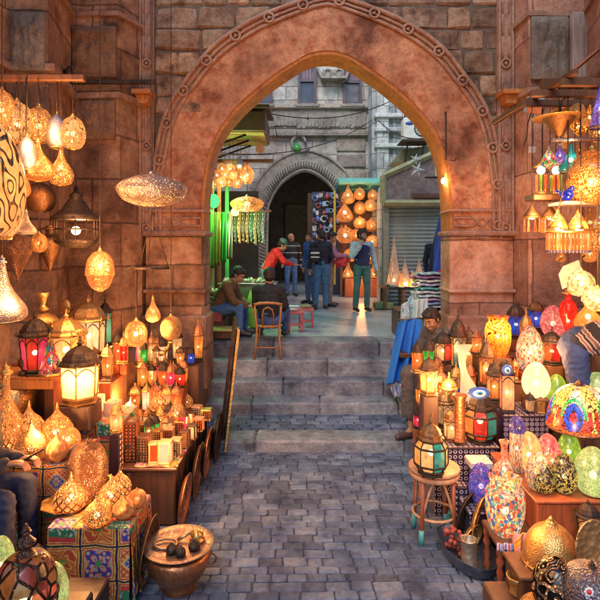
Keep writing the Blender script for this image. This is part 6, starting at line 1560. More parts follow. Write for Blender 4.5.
g = G(); g.bbox((0, 0, .03), (.2, .14, .05), .02, rz=.3); g.bbox((.03, 0, .075), (.18, .1, .03), .01, rz=-.4); tag(g.build('paper_bundle', plain('white_paper', (.55, .58, .6), .6), None, (X(292, 8.45), 8.5, PZ+.322)), 'crumpled white papers on the narrow red stool', 'papers')
g = G(); g.bbox((0, 0, .03), (.16, .1, .05), .01, rz=.5); tag(g.build('small_parcel', plain('grey_parcel', (.3, .25, .15), .6), None, (X(306, 8.9), 8.9, PZ+.322)), 'little tan parcel on the red crate stool', 'parcel')
# green pendant lantern on a bracket
t = thing('green_lantern', 'green glass lantern hanging from a thin bracket before the facade', 'lantern', P(297, 148, 14.5)); k = 14.5/F
g = G(); g.lathe(smooth_prof([(1*k, -5*k), (4.2*k, -3*k), (4.6*k, 0), (3*k, 3*k), (1.4*k, 5*k), (2*k, 7*k)]), 20); g.build('glass', plain('green_glass_solid', (.05, .28, .07), .15), t)
g = G(); g.tube([(0, 0, 7*k), (0, 0, 22*k), (-22*k, 0, 22*k), (-22*k, 1.5, 22*k)], .012, 5); g.build('bracket', M_iron, t)
# rear right lamp shop
D = 14.2; sh = thing('lamp_shop', 'lamp stall with a turquoise canopy beside the dark doorway', 'market stall', (X(350, D), D, PZ)); k = D/F
g = G(); g.bbox((X(359, D)-X(350, D), .3, Z(185, D)-PZ), (44*k, 1.3, .16), .03, rx=-.12); g.build('canopy', plain('turquoise_tarp', (.10, .42, .44), .6), sh)
g = G(); g.bbox((X(346, D)-X(350, D), .9, 1.45), (76*k, .08, 2.9), .01); g.build('back_panel', plain('shop_back', (.10, .05, .03), .7), sh)
g = G()
for px in (341, 380): g.bbox((X(px, D)-X(350, D), -.1, 1.4), (.08, .08, 2.85), .01)
g.build('post', M_wood, sh)
g = G(); g.bbox((X(363, D)-X(350, D), .1, .25), (38*k, .7, .5), .01); g.build('counter', M_woodr, sh)
g = G(); g.bbox((X(333.5, 14.9)-X(350, D), .2, 1.6), (.06, .06, 2.6), .01); g.build('gold_post', plain('yellow_strip', (.55, .42, .05), .4), sh)
gl = [(346, 203, 14, 22, 'pierced', 'drop'), (359, 199, 11, 14, 'pierced', 'globe'), (371, 199, 10, 13, 'fine', 'globe'), (346, 222, 17, 24, 'clear', 'drop'), (358, 216, 13, 15, 'dots', 'globe'), (371, 214, 12, 14, 'pierced', 'globe'),
      (359, 229, 13, 13, 'pierced', 'globe'), (371, 230, 13, 15, 'dots', 'globe'), (345, 246, 17, 19, 'clear', 'globe'), (358, 244, 13, 15, 'dots', 'globe'), (372, 246, 13, 14, 'pierced', 'globe'), (351, 262, 15, 15, 'fine', 'globe'), (373, 262, 14, 15, 'dots', 'globe')]
gname = ['top left drop', 'top middle ball', 'top right ball', 'large left drop', 'second row middle ball', 'second row right ball', 'third row middle ball', 'third row right ball', 'big pale left ball', 'fourth row middle ball', 'fourth row right ball', 'low left ball', 'low right ball']
for (px, pyb, w, h, m, pr_), nm_ in zip(gl, gname):
    hang(pr_, f'orange lit lamp of the far lamp stall, {nm_}', px+random.uniform(-2, 2), pyb+random.uniform(-3, 3), w, h, 13.95+random.uniform(-.1, .1), m, M_copper, to=Z(188, 14.0), bulb=.3)
for i, px in enumerate((348, 361, 374)):
    shade_lamp('bell', f'bright bell lamp on the far stall counter, {["left", "middle", "right"][i]} one', px, 294.5, 12, 19, D=14.15, m='fine', name='bell_lamp', cap=M_steel, z=PZ+.51, bz=.2)
for i, (px, pyb) in enumerate(((347, 282), (371, 281), (377, 292))):
    hang('globe', ['small glowing ball behind the left counter lamp', 'small glowing ball behind the right counter lamp', 'little glowing ball at the right post of the far stall'][i], px, pyb, 9, 12, 14.3, 'dots', M_copper, to=Z(188, 14.3), bulb=None)
# blue glass and metal goods left of it
for i in range(48):
    px = 314.5+(i%8)*3.2+random.uniform(-.6, .6); py = 196+(i//8)*8+random.uniform(-2, 2); D = 14.6; s_ = random.uniform(.05, .085)
    c = [('blue', (.07, .14, .42)), ('silver', (.4, .45, .55)), ('dark red', (.3, .06, .06)), ('pale blue', (.25, .4, .6)), ('black', (.03, .03, .05))][(i*3) % 5]
    g = G()
    if i % 3 == 0: g.ring((0, 0, 0), s_, s_*.3, 14, 6, Matrix.Rotation(pi/2, 3, 'X'))
    elif i % 3 == 1: g.lathe(smooth_prof([(s_*.5, -s_), (s_, 0), (s_*.4, s_), (s_*.2, s_*1.5)], 8), 10)
    else: g.bbox((0, 0, 0), (s_*1.5, .04, s_*1.9), .012)
    tag(g.build('wall_ornament', plain('ornament', c[1], .25), None, (X(px, D), D, Z(py, D))), f'{c[0]} {["ring", "flask", "plaque"][i%3]}, {ORD[i//8]} row, {ORD[i%8]} column, on the rack by the doorway', 'ornament', 'ornaments on the rack by the doorway')
g = G(); g.bbox((X(326, 14.7), 14.74, PZ+1.45), (28*14.7/F, .06, 2.9), .01); tag(g.build('goods_rack', plain('rack_board', (.04, .05, .09), .7)), 'dark rack board hung with blue goods beside the doorway', 'rack')
# shuttered shop
D = 12.0; k = D/F; s_ = thing('shuttered_shop', 'closed shop with a grey-green roller shutter and wooden frame', 'shop front', (X(415, D), D, PZ))
x0, x1 = X(387, D)-X(415, D), X(470, D)-X(415, D); zt_ = Z(204, D)-PZ
def shf(u, v): return (x0+(x1-x0)*u, .02-.018*abs(sin(v*pi*26)), zt_*v)
g = G(); g.grid(shf, 2, 260, False); g.build('roller_shutter', plain('shutter_paint', (.17, .22, .21), .45, .3, .15, 3), s_)
g = G()
for xx in (x0-.04, ): g.bbox((xx, -.03, zt_/2+.1), (.14, .2, zt_+.2), .01)
g.build('jamb', plain('grey_green_wood', (.19, .2, .15), .6), s_)
g = G(); g.bbox(((x0+x1)/2, -.05, zt_+.1), (x1-x0+.25, .22, .2), .01); g.build('lintel', plain('grey_green_wood2', (.24, .26, .18), .6), s_)
g = G(); g.box(((x0+x1)/2, .3, (zt_+.3)/2), (x1-x0+.3, .5, zt_+.3)); g.build('shop_wall', M_facb, s_)
# angled sign case above the shutter
D = 11.8; s_ = thing('shop_sign', 'slanted framed shop sign with a mauve mottled face above the shutter', 'shop sign', (X(383, D), D, 0))
def q(px, py): return (X(px, D)-X(383, D), Z(py, D))
pol = [q(383, 203), q(383, 176), q(440, 151), q(470, 139), q(470, 203)]
g = G(); g.prism(pol, 0, .1); g.build('panel', stone('mauve_panel', [(.11, .09, .09), (.2, .17, .18), (.28, .26, .28)], 4), s_)
g = G()
for a, b in zip(pol, pol[1:]+pol[:1]): g.tube([(a[0], -.03, a[1]), (b[0], -.03, b[1])], .075, 4, smooth=False)
g.build('frame', plain('olive_frame', (.28, .3, .17), .5), s_)
g = G(); zz = Z(196, D); g.bbox((X(432, D)-X(383, D), -.04, zz), (38*k, .06, .1), .01); g.build('name_strip', M_wood, s_)
# projecting letter on a little stand beside the jamb lamp
cu = bpy.data.curves.new('letter', 'FONT'); cu.body = 'B'; cu.size = .3; cu.extrude = .015; cu.bevel_depth = .004
tmp = bpy.data.objects.new('tmp', cu); C.objects.link(tmp); dg = bpy.context.evaluated_depsgraph_get(); me = bpy.data.meshes.new_from_object(tmp.evaluated_get(dg)); bpy.data.objects.remove(tmp)
me.materials.clear(); me.transform(Matrix.Rotation(pi/2, 4, 'X')); t = thing('sign_letter', 'pale letter B standing on a strip above the bright jamb bulb', 'sign', P(434, 176, 10.5)); link('letter', me, plain('letter_paint', (.65, .6, .42), .4), t)
g = G(); g.bbox((.02, 0, -.03), (.4, .05, .03), .005); g.tube([(.2, 0, -.03), (.5, 0, -.03)], .012, 5); g.build('strip', M_iron, t)
# bright jamb bulb
t = thing('wall_bulb', 'bright bare bulb on the inner edge of the right arch pier', 'light bulb', P(444, 181, 6.75)); g = G(); g.ell((0, 0, 0), (.035, .035, .042), 16, 12); g.build('bulb', emis('warm_bulb', (1, .8, .5), 45), t)
g = G(); g.tube([(0, 0, .035), (0, 0, .07)], .016, 10); g.tube([(0, 0, .07), (.03, -.0, .12), (.12, .0, .12)], .006, 5); g.build('socket', M_iron, t); point(443, 181, 6.6, 4)
# iron rod on the arch face
t = thing('iron_rod', 'thin iron rod with a hooked foot on the plastered arch', 'rod', P(446, 136, 6.55)); k = 6.55/F
g = G(); g.tube([(0, 0, 24*k), (0, 0, -24*k), (.1, -.03, -25*k), (.12, -.03, -22*k)], .009, 6); g.tube([(0, 0, 24*k), (0, .08, 24*k)], .009, 6); g.build('rod', M_iron, t)
# air conditioner
t = thing('air_conditioner', 'white air conditioner outdoor unit with an oval blue badge', 'air conditioner', P(415, 130, 13.0)); k = 13/F
g = G(); g.bbox((0, 0, 0), (26*k, .35, 22*k), .03); g.build('casing', plain('ac_white', (.62, .66, .66), .4), t)
g = G(); g.ring((.14, -.18, 0), .19, .014, 24, 5, Matrix.Rotation(pi/2, 3, 'X'))
for i in range(-4, 5): g.tube([(.14-.19*cos(asin_) if False else .14-sqrt(max(0, .19**2-(i*.04)**2)), -.18, i*.04), (.14+sqrt(max(0, .19**2-(i*.04)**2)), -.18, i*.04)], .006, 4)
g.build('fan_grille', M_iron, t)
g = G(); g.lathe([(.001, 0), (.5, 0), (.46, .012), (.001, .014)], 28, M=Matrix.Rotation(pi/2, 3, 'X') @ Matrix.Diagonal((.22, .09, 1)), c=(-.17, -.178, .13)); g.build('badge', plain('badge_blue', (.03, .09, .4), .3), t)
g = G(); g.bbox((0, .1, -11*k-.03), (30*k, .6, .04), .006); g.tube([(-.2, .35, -.9), (-.2, -.1, -.35)], .02, 5); g.tube([(.2, .35, -.9), (.2, -.1, -.35)], .02, 5); g.build('bracket', M_iron, t)
g = G(); g.tube([P(438, 95, 13.2), P(436, 118, 13.2)], .02, 5); 
for i in range(3): g.tube([P(404+i*3, 98, 13.3), P(405+i*3, 122, 13.3)], .018, 5)
tag(g.build('cable_bundle', M_iron), 'dark cables hanging above the air conditioner', 'cables')
# roofs and dark balcony under AC
g = G(); g.prism([(X(392, 13.4), Z(163, 13.4)), (X(403, 13.4), Z(150, 13.4)), (X(450, 13.4), Z(143, 13.4)), (X(450, 13.4), Z(158, 13.4))], 13.3, 14.2); tag(g.build('balcony_roof', plain('olive_sheet', (.16, .16, .09), .6)), 'dull olive sheet roof below the air conditioner', 'roof')
# star lantern
t = thing('star_lantern', 'white paper star lantern with three arms hanging before the sign', 'star lantern', P(417, 165, 11.4)); t.rotation_euler = (.1, .3, .2)
def star(g, c, R1, R2, n, th):
    vs = [(c[0], -th, c[2]), (c[0], th, c[2])]
    for i in range(2*n): a = pi*i/n+pi/2; r = R1 if i % 2 == 0 else R2; vs.append((c[0]+r*cos(a), 0, c[2]+r*sin(a)))
    fs = []
    for i in range(2*n): j = (i+1) % (2*n); fs += [(0, 2+i, 2+j), (1, 2+j, 2+i)]
    g.add(vs, fs)
g = G(); star(g, (-.08, 0, .1), .14, .05, 5, .04); star(g, (.05, -.03, -.1), .19, .07, 5, .05); g.build('star', plain('white_paper_star', (.38, .44, .46), .6), t)
g = G(); g.tube([(-.1, 0, .3), (-.08, 0, 1.0)], .006, 4); g.build('string', M_iron, t)
# table with wire cone lamps
D = 11.2; k = D/F; zc = Z(287, D); t = thing('long_table', 'dark table of conical wire lamps in front of the roller shutter', 'table', (X(412, D), D+.25, PZ))
g = G(); g.bbox((0, 0, zc-PZ-.02), (58*k, .55, .035), .006); g.build('top', M_wood, t); g = G()
for a in (-1, -.3, .4, 1):
    for b in (-1, 1): g = G(); g.bbox((a*27*k, b*.22, (zc-PZ)/2-.03), (.06, .06, zc-PZ-.06), .006); g.build('leg', M_wood, t)
M_wire = shade('pearly_wire_glass', (.5, .4, .3), (.9, .62, .45), .55, 'ribs', 6, .2, .45)
for i, (px, pyb, w, h) in enumerate(((394, 287, 15, 52), (405, 287, 15, 27), (419, 287, 16, 27), (432, 287, 14, 24), (400, 288, 9, 15), (412, 288, 9, 16), (425, 288, 8, 12))):
    shade_lamp('cone', ['tallest thin cone lamp at the left end of the shutter table', 'wide cone lamp next to the tallest one', 'wide cone lamp in the middle of the shutter table', 'pale cone lamp at the right end of the shutter table', 'low lit cone lamp between the tallest and the wide one', 'low lit cone lamp in the middle of the shutter table', 'smallest cone lamp near the right end of the shutter table'][i],
               px, pyb, w, h, D=D+(.1 if i < 4 else -.03), z=zc, m=M_wire if i < 4 else 'fine', cap=M_steel, name='cone_lamp', bulb=.3 if i != 3 else None, bz=.12)
g = G(); g.bbox((X(383, 11.4), 11.4, PZ+.08), (.4, .3, .14), .02); tag(g.build('green_step', plain('green_stone', (.1, .2, .08), .6)), 'low green block at the foot of the shutter frame', 'block')
# flags / hanging cloths right
drape('blue cloth hanging against the inner side of the right pier', P(438, 222, 8.6), P(449, 205, 8.3), P(424, 290, 8.6), P(450, 278, 8.2), lambda u, v: (.04, .12, .62) if u > .25 else (.02, .02, .06), 3, .05, 60, 50)
drape('red cloth slung below the hanging blue cloth', P(420, 284, 8.3), P(450, 262, 8.0), P(424, 293, 8.2), P(450, 282, 7.9), lambda u, v: (.6, .03, .04), 2, .04, 50, 24)
g = G(); g.tube([P(448, 204, 8.3), P(452, 204, 7.0)], .015, 6); tag(g.build('cloth_hook', M_iron), 'iron arm holding the blue hanging cloth', 'iron arm')
# textile table and pile
t = table_box('textile_table', 'low table under the heap of folded scarves by the right pier', 'table', 398, 452, 7.75, 8.4, PZ+.42, M_wood, PZ)
pal = [(.55, .6, .68), (.25, .35, .6), (.5, .3, .42), (.5, .62, .66), (.6, .55, .6), (.12, .4, .42), (.45, .42, .6), (.6, .62, .6), (.3, .15, .3), (.35, .5, .55)]
names = ['pale grey', 'mid blue', 'rose', 'pale aqua', 'lilac grey', 'teal', 'lavender', 'off white', 'plum', 'grey aqua']
for i in range(10):
    x = X(432+(i % 2)*3, 7.95)+random.uniform(-.02, .02); z = PZ+.425+i*.056
    c = pal[i]; o = cgrid('folded_scarf', (lambda x, z, i: lambda u, v: (x-.26+.52*u+.01*sin(v*9+i), 7.78+.5*(.5-.5*cos(pi*v)) if v < .99 else 8.28, z+.027+.024*sin(2*pi*v)*1.0+.006*sin(u*13+i)))(x, z, i),
        (lambda c: lambda u, v: tuple(min(.8, q*(1.25 if int(u*14) % 3 == 0 else .85)) for q in c))(c), 40, 16, M_cloth, None, .026)
    tag(o, f'{names[i]} folded scarf, {["bottom", "second", "third", "fourth", "fifth", "sixth", "seventh", "eighth", "ninth", "top"][i]} in the pile by the right pier', 'folded scarf', 'scarves piled by the right pier')
def mot(u, v): return [(.5, .6, .62), (.1, .35, .4), (.55, .3, .4), (.6, .6, .6), (.2, .3, .55), (.15, .4, .2)][int(abs(sin(u*17+3*sin(v*9))*cos(v*14+u*5))*5.99)]
drape('mixed patterned shawls spilling over the table corner at the right', P(402, 306, 7.6), P(418, 288, 7.9), P(404, 340, 7.5), P(424, 345, 7.5), mot, 3, .05, 60, 60)
drape('aqua and white shawl hanging behind the blue sheet', P(414, 300, 7.4), P(428, 298, 7.4), P(410, 352, 7.3), P(428, 352, 7.3), lambda u, v: (.45, .6, .62) if sin(u*20) > -.3 else (.6, .6, .6), 3, .04, 40, 40)
drape('bright blue sheet hanging over the steps in stiff folds', P(399, 321, 7.0), P(422, 318, 7.0), P(386, 384, 6.7), P(421, 381, 6.6), lambda u, v: (.02, .17, .62), 3, .06, 60, 50)
drape('green, pink and blue patterned cloth below the bright blue sheet', P(388, 382, 6.75), P(424, 380, 6.6), P(394, 398, 6.6), P(424, 396, 6.5), lambda u, v: [(.05, .35, .15), (.4, .2, .45), (.05, .2, .6), (.45, .4, .5)][int(abs(sin(u*11+4*v))*3.99)], 5, .04, 60, 24)
g = G(); g.bbox((X(409, 6.9), 6.95, .88), (.32, .5, .06), .01); g.bbox((X(414, 6.9), 7.0, .67), (.2, .36, .4), .01); tag(g.build('cloth_bench', M_wood), 'small bench holding the blue sheet over the steps', 'bench')
drape('blue and white spotted cloth hanging beside the sandalled feet', P(406, 395, 6.3), P(420, 393, 6.2), P(405, 420, 6.2), P(412, 424, 6.15), lambda u, v: (.6, .62, .66) if sin(u*22)*sin(v*26) > .35 else (.03, .1, .42), 2, .03, 40, 40)
g = G(); g.tube([P(404, 394, 6.35), P(424, 392, 6.15)], .012, 6); g.tube([P(423, 392, 6.16), (X(423, 6.16), 6.16, .14)], .014, 6); tag(g.build('cloth_rack', M_wood), 'thin rack rail carrying the spotted cloth', 'rack')
g = G(); g.tube([P(387, 382, 6.76), P(425, 380, 6.6)], .012, 6); g.tube([P(424, 380, 6.62), (X(424, 6.62), 6.62, .14)], .014, 6); g.tube([P(398, 320, 7.0), P(424, 318, 7.0)], .012, 6); g.tube([P(423, 318, 7.02), (X(423, 7.02), 7.02, .2)], .014, 6); tag(g.build('cloth_rack', M_wood), 'upright rack holding the blue sheet and the patterned cloth', 'rack')
for a in [(235, 180, 8.9, 12, .06, (1, .7, .45)), (240, 235, 9.2, 8, .06, (1, .85, .6)), (358, 215, 13.4, 26), (362, 280, 13.4, 8), (412, 280, 11.0, 6), (300, 215, 17.5, 8, .1, (1, .8, .6))]: point(*a)  # last entry is an added fill inside the doorway passage, where no lamp hangs

for i, (a, b, sg) in enumerate((((205, 152, 8.5), (372, 120, 14.5), .35), ((262, 112, 9.8), (400, 96, 13.0), .3), ((378, 120, 12.5), (448, 132, 8.0), .25))):
    A_, B_ = P(*a), P(*b); g = G(); g.tube([A_.lerp(B_, u/12)+Vector((0, 0, -sg*4*(u/12)*(1-u/12))) for u in range(13)], .011, 5)
    tag(g.build('overhead_cable', M_iron), ['long sagging cable crossing the courtyard from the awning side to the facade', 'higher sagging cable running from the awning to the blue-grey building', 'short cable above the slanted shop sign by the arch'][i], 'cable')
# ================================================================ PEOPLE
def remesh(g, name, mat, parent, vox=.012, smooth=3, wr=0, wsc=9, seed=0):
    me = g.mesh('tmp'); o = bpy.data.objects.new('tmp', me); C.objects.link(o)
    m = o.modifiers.new('r', 'REMESH'); m.mode = 'VOXEL'; m.voxel_size = vox; m.use_smooth_shade = True
    s = o.modifiers.new('s', 'SMOOTH'); s.factor = .5; s.iterations = smooth
    dg = bpy.context.evaluated_depsgraph_get(); me2 = bpy.data.meshes.new_from_object(o.evaluated_get(dg)); bpy.data.objects.remove(o); me2.name = name
    if wr:
        nr = [v.normal.copy() for v in me2.vertices]
        for v, n in zip(me2.vertices, nr):
            p = v.co; q = noise.noise((p.x*wsc+seed, p.y*wsc, p.z*wsc*1.6)); q2 = noise.noise((p.x*wsc*2.3, p.y*wsc*2.3+seed, p.z*wsc*3))
            v.co = p+n*wr*((1-abs(q)*2)*.8+q2*.4)
    me2.materials.clear(); me2.polygons.foreach_set('use_smooth', [True]*len(me2.polygons)); me2.update()
    return link(name, me2, mat, parent)
def limb(g, pts, rs, n=12):
    pts = [Vector(p) for p in pts]
    for k in range(len(pts)-1):
        a, b, ra, rb = pts[k], pts[k+1], rs[k], rs[k+1]; L = (b-a).length; m = max(2, int(L/(min(ra, rb)*.35)))
        for i in range(m+1): t = i/m; g.ell(a.lerp(b, t), ra+(rb-ra)*t, 12, 8)
def hand(g, w, d, side, s=1, up=None, curl=.6):
    "w wrist point, d pointing direction; five fingers"
    w = Vector(w); d = Vector(d).normalized(); up = Vector(up or (0, 0, 1)); x = d.cross(up).normalized()*side; nrm = x.cross(d).normalized()*side
    M = Matrix((x, d, nrm)).transposed()
    g.ell(w+d*.05*s, (.036*s, .052*s, .017*s), 12, 8, M)
    for i, (ox, L) in enumerate(((.027, .066), (.010, .074), (-.009, .070), (-.027, .056))):
        p = w+d*.088*s+x*ox*s; q = p+d*L*.5*s-nrm*.012*s*curl; r = q+(d*(.5*(1-curl*.4))-nrm*.55*curl)*L*s
        limb(g, [p-d*.02*s, p, q, r], [.009*s, .0088*s, .0082*s, .007*s])
    p = w+d*.03*s+x*.03*s; limb(g, [p, p+(x*.022+d*.03-nrm*.006)*s, p+(x*.026+d*.062-nrm*.02)*s], [.012*s, .0105*s, .008*s])
SKIN = {}
def skinm(c):
    if c not in SKIN:
        m = plain('skin_tone', c, .55, 0, .12, 20, .05); b = m.node_tree.nodes['Principled BSDF']
        try: b.inputs['Subsurface Weight'].default_value = .1; b.inputs['Subsurface Radius'].default_value = (.02, .008, .004)
        except Exception: pass
        SKIN[c] = m
    return SKIN[c]
def cm(c, sc_=14, var=.3, rough=.85): return plain('cloth_dye', c, rough, 0, var, sc_, .3)
STAND = dict(pelvis=(0, 0, .95), waist=(0, 0, 1.10), chest=(0, 0, 1.30), neck=(0, 0, 1.47), head=(0, -.015, 1.60),
  shL=(-.185, 0, 1.40), shR=(.185, 0, 1.40), elL=(-.235, .02, 1.13), elR=(.235, .02, 1.13), wrL=(-.235, -.05, .88), wrR=(.235, -.05, .88),
  hdL=(0, -.1, -1), hdR=(0, -.1, -1), hipL=(-.085, 0, .92), hipR=(.085, 0, .92), knL=(-.10, -.02, .50), knR=(.10, -.02, .50), anL=(-.11, .01, .09), anR=(.11, .01, .09), toL=(-.13, -.14, .03), toR=(.13, -.14, .03))
def person(label, loc, rz, J, top, legs, shoe=(.02, .02, .025), hair=(.012, .009, .008), skin=(.36, .19, .12), yaw=0, pitch=0, roll=0, sc_=1.0, beard=False, topmat=None, hairstyle='short', robe=False, cap=None, vest=None, fine=False, bare_feet=False, bald=False, belly=1.0):
    j = dict(STAND); j.update(J); v = {k: Vector(q) for k, q in j.items() if k != 'curl'}
    t = thing('person', label, 'person', loc, rz, None, (sc_,)*3)
    sm = skinm(skin); HM = Matrix.Rotation(yaw, 3, 'Z') @ Matrix.Rotation(roll, 3, 'Y') @ Matrix.Rotation(pitch, 3, 'X'); H = v['head']
    def h(p): return H+HM @ Vector(p)
    # body: one surface, head, neck, trunk, limbs, hands
    g = G()
    limb(g, [v['pelvis'], v['waist'], v['chest']], [.12, .105, .115]); limb(g, [v['chest'], v['neck'], H+HM @ Vector((0, .02, -.04))], [.10, .058, .052])
    g.ell(h((0, .012, .025)), (.076, .096, .095), 20, 14, HM); g.ell(h((0, -.02, -.035)), (.060, .070, .075), 18, 12, HM); g.ell(h((0, -.062, -.088)), (.028, .026, .022), 12, 8, HM)
    limb(g, [h((0, -.086, .02)), h((0, -.106, -.026))], [.009, .0145]); g.ell(h((0, -.1, -.03)), (.018, .014, .010), 10, 8, HM)
    g.ell(h((0, -.078, .034)), (.05, .018, .010), 12, 8, HM)
    for s in (-1, 1): g.ell(h((s*.078, .012, -.008)), (.010, .018, .031), 10, 8, HM); g.ell(h((s*.038, -.07, -.028)), (.02, .018, .02), 10, 8, HM)
    g.ell(h((0, -.09, -.062)), (.024, .012, .006), 10, 6, HM); g.ell(h((0, -.088, -.071)), (.020, .012, .0065), 10, 6, HM)
    for s in 'LR':
        limb(g, [v['chest'], v['sh'+s], v['el'+s], v['wr'+s]], [.09, .05, .038, .026]); hand(g, v['wr'+s], v['hd'+s], -1 if s == 'L' else 1, 1, j.get('up'+s), j.get('curl', .6))
        limb(g, [v['pelvis'], v['hip'+s], v['kn'+s], v['an'+s]], [.1, .085, .052, .036]); limb(g, [v['an'+s], v['to'+s]], [.036, .028])
    remesh(g, 'body', sm, t, .0065 if fine else .009, 2)
    # face details
    shut = pitch > .3
    for s in (-1, 1):
        g = G()
        if shut: g.tube([h((s*.018, -.089, .008)), h((s*.031, -.0925, .004)), h((s*.044, -.085, .008))], .0028, 6)
        else: g.ell(h((s*.031, -.080, .012)), (.0135, .010, .0065), 12, 8, HM)
        e_ = g.build('eye', M_black if shut else plain('eye_white2', (.4, .34, .3), .2, 0, .02), t)
        if not shut: g = G(); g.ell(h((s*.031, -.0878, .012)), (.0062, .004, .006), 10, 8, HM); g.build('iris', plain('dark_iris', (.015, .01, .008), .1), e_)
    hm = plain('hair_dye', hair, .6, 0, .4, 60, .5)
    g = G()
    for s in (-1, 1): g.tube([h((s*.014, -.0955, .033)), h((s*.032, -.095, .039)), h((s*.052, -.08, .034))], .0045, 6, radii=[.004, .005, .003])
    g.build('eyebrow', hm, t)
    g = G()
    if not bald:
        g.ell(h((0, .026, .048)), (.084, .094, .088), 24, 16, HM); g.ell(h((0, .05, .0)), (.079, .068, .075), 18, 12, HM)
        if hairstyle == 'thick': g.ell(h((0, -.02, .095)), (.066, .075, .04), 16, 10, HM); g.ell(h((.02, -.055, .082)), (.04, .035, .026), 12, 8, HM)
        else: g.ell(h((0, -.028, .085)), (.060, .06, .032), 16, 10, HM)
        for s in (-1, 1): g.ell(h((s*.073, -.008, .02)), (.010, .016, .030), 8, 6, HM)
    else:
        g.ell(h((0, .06, .0)), (.078, .055, .05), 18, 12, HM)
    # keep hair off the face
    remesh(g, 'hair', hm, t, .008, 1, .009, 40)
    if beard:
        g = G(); g.ell(h((0, -.058, -.083)), (.05, .036, .038), 16, 10, HM); 
        for s in (-1, 1): g.ell(h((s*.058, -.025, -.055)), (.015, .035, .045), 10, 8, HM)
        g.tube([h((-.025, -.101, -.05)), h((0, -.107, -.046)), h((.025, -.101, -.05))], .006, 6); remesh(g, 'beard', hm, t, .007, 1, .003, 60)
    if cap: g = G(); g.lathe(smooth_prof([(.088, 0), (.095, .03), (.085, .07), (.05, .1), (.001, .108)], 10), 20, M=HM, c=h((0, .012, .045))); g.tube([h((-.05, -.07, .05)), h((0, -.14, .045)), h((.05, -.07, .05))], .008, 6); g.build('cap', cm(cap), t)
    # trousers
    g = G(); g.ell(v['pelvis'], (.155*belly, .115*belly, .11), 16, 12); limb(g, [v['pelvis'], v['waist']*.5+v['pelvis']*.5], [.125*belly, .125*belly])
    for s in 'LR':
        an = v['an'+s]+(v['kn'+s]-v['an'+s]).normalized()*.03; limb(g, [v['hip'+s], (v['hip'+s]+v['kn'+s])/2, v['kn'+s], (v['kn'+s]+an)/2, an], [.105, .086, .068, .062, .058])
    if not robe: remesh(g, 'trousers', cm(legs, 10), t, .012, 3, .009, 13, 3)
    # top
    g = G(); w = v['waist']; c = v['chest']; ax = (v['neck']-v['pelvis']).normalized(); sx_ = (v['shR']-v['shL']).normalized(); yy = ax.cross(sx_).normalized(); MM = Matrix((sx_, yy, ax)).transposed()
    low = v['pelvis']+(w-v['pelvis'])*.25
    for k in range(9):
        u = k/8; p = low.lerp(c, u); g.ell(p, ((.155+.022*u)*belly if u < .7 else .155+.022*u, (.118+.010*u)*belly if u < .7 else .122, .075), 16, 10, MM)
    g.ell(c+ax*.07, (.165, .105, .07), 16, 10, MM); limb(g, [c+ax*.08, v['neck']+ax*-.01], [.09, .067])
    for s in 'LR':
        wr = v['wr'+s]+(v['el'+s]-v['wr'+s]).normalized()*.015
        limb(g, [c+ax*.08+sx_*(.10 if s == 'R' else -.10), v['sh'+s], (v['sh'+s]+v['el'+s])/2, v['el'+s], wr], [.085, .074, .062, .054, .043])
    if robe:
        for s in 'LR': limb(g, [v['hip'+s], (v['hip'+s]+v['kn'+s])/2, v['kn'+s], (v['kn'+s]*.35+v['an'+s]*.65)], [.125, .11, .10, .10])
        g.ell(v['pelvis'], (.17, .14, .13), 16, 12)
    o = remesh(g, 'robe' if robe else 'jacket', topmat or cm(top), t, .011, 2, .011, 10, 5)
    if vest:
        g = G()
        for k in range(9):
            u = k/8; p = low.lerp(c+ax*.03, u); g.ell(p, (.163+.02*u, .128+.012*u, .075), 16, 10, MM)
        g.ell(c+ax*.07, (.168, .115, .06), 16, 10, MM); remesh(g, 'vest', cm(vest), t, .012, 2, .010, 8, 5)
    for s in 'LR':
        g = G(); a, b = v['an'+s], v['to'+s]; dd = (b-a); dd.z = 0; dd = dd.normalized() if dd.length > 0 else Vector((0, -1, 0))
        limb(g, [a-dd*.03+Vector((0, 0, -.04)), a+dd*.03+Vector((0, 0, -.035)), b+dd*.03+Vector((0, 0, .008))], [.048, .046, .036])
        if not bare_feet: remesh(g, 'shoe', plain('shoe_leather', shoe, .4), t, .01, 2)
    return t
def at(px, D, z): return (X(px, D), D, z)
def striped(c1, c2, z0, w, axis=2):
    m, t, b = newmat('striped_knit'); co = coords(t); sx_ = nd(t, 'ShaderNodeSeparateXYZ'); t.links.new(co, sx_.inputs[0])
    a = math_(t, 'SINE', math_(t, 'MULTIPLY', sx_.outputs[axis], 2*pi/w)); mk = math_(t, 'GREATER_THAN', a, z0)
    n = noise_t(t, co, 160, 2); c = mix(t, mk, c1, c2); t.links.new(c, b.inputs['Base Color']); b.inputs['Roughness'].default_value = .9; bump(t, n.outputs[0], b, .4, .004); return m
SIT = dict(pelvis=(0, 0, .50), waist=(0, -.01, .64), chest=(0, -.02, .84), neck=(0, -.02, 1.01), head=(0, -.035, 1.14), shL=(-.185, -.02, .94), shR=(.185, -.02, .94), elL=(-.22, -.06, .68), elR=(.22, -.06, .68), wrL=(-.14, -.28, .62), wrR=(.14, -.28, .62),
  hdL=(.2, -1, -.2), hdR=(-.2, -1, -.2), hipL=(-.09, -.02, .48), hipR=(.09, -.02, .48), knL=(-.13, -.42, .50), knR=(.13, -.42, .50), anL=(-.13, -.42, .09), anR=(.13, -.42, .09), toL=(-.14, -.56, .03), toR=(.14, -.56, .03))
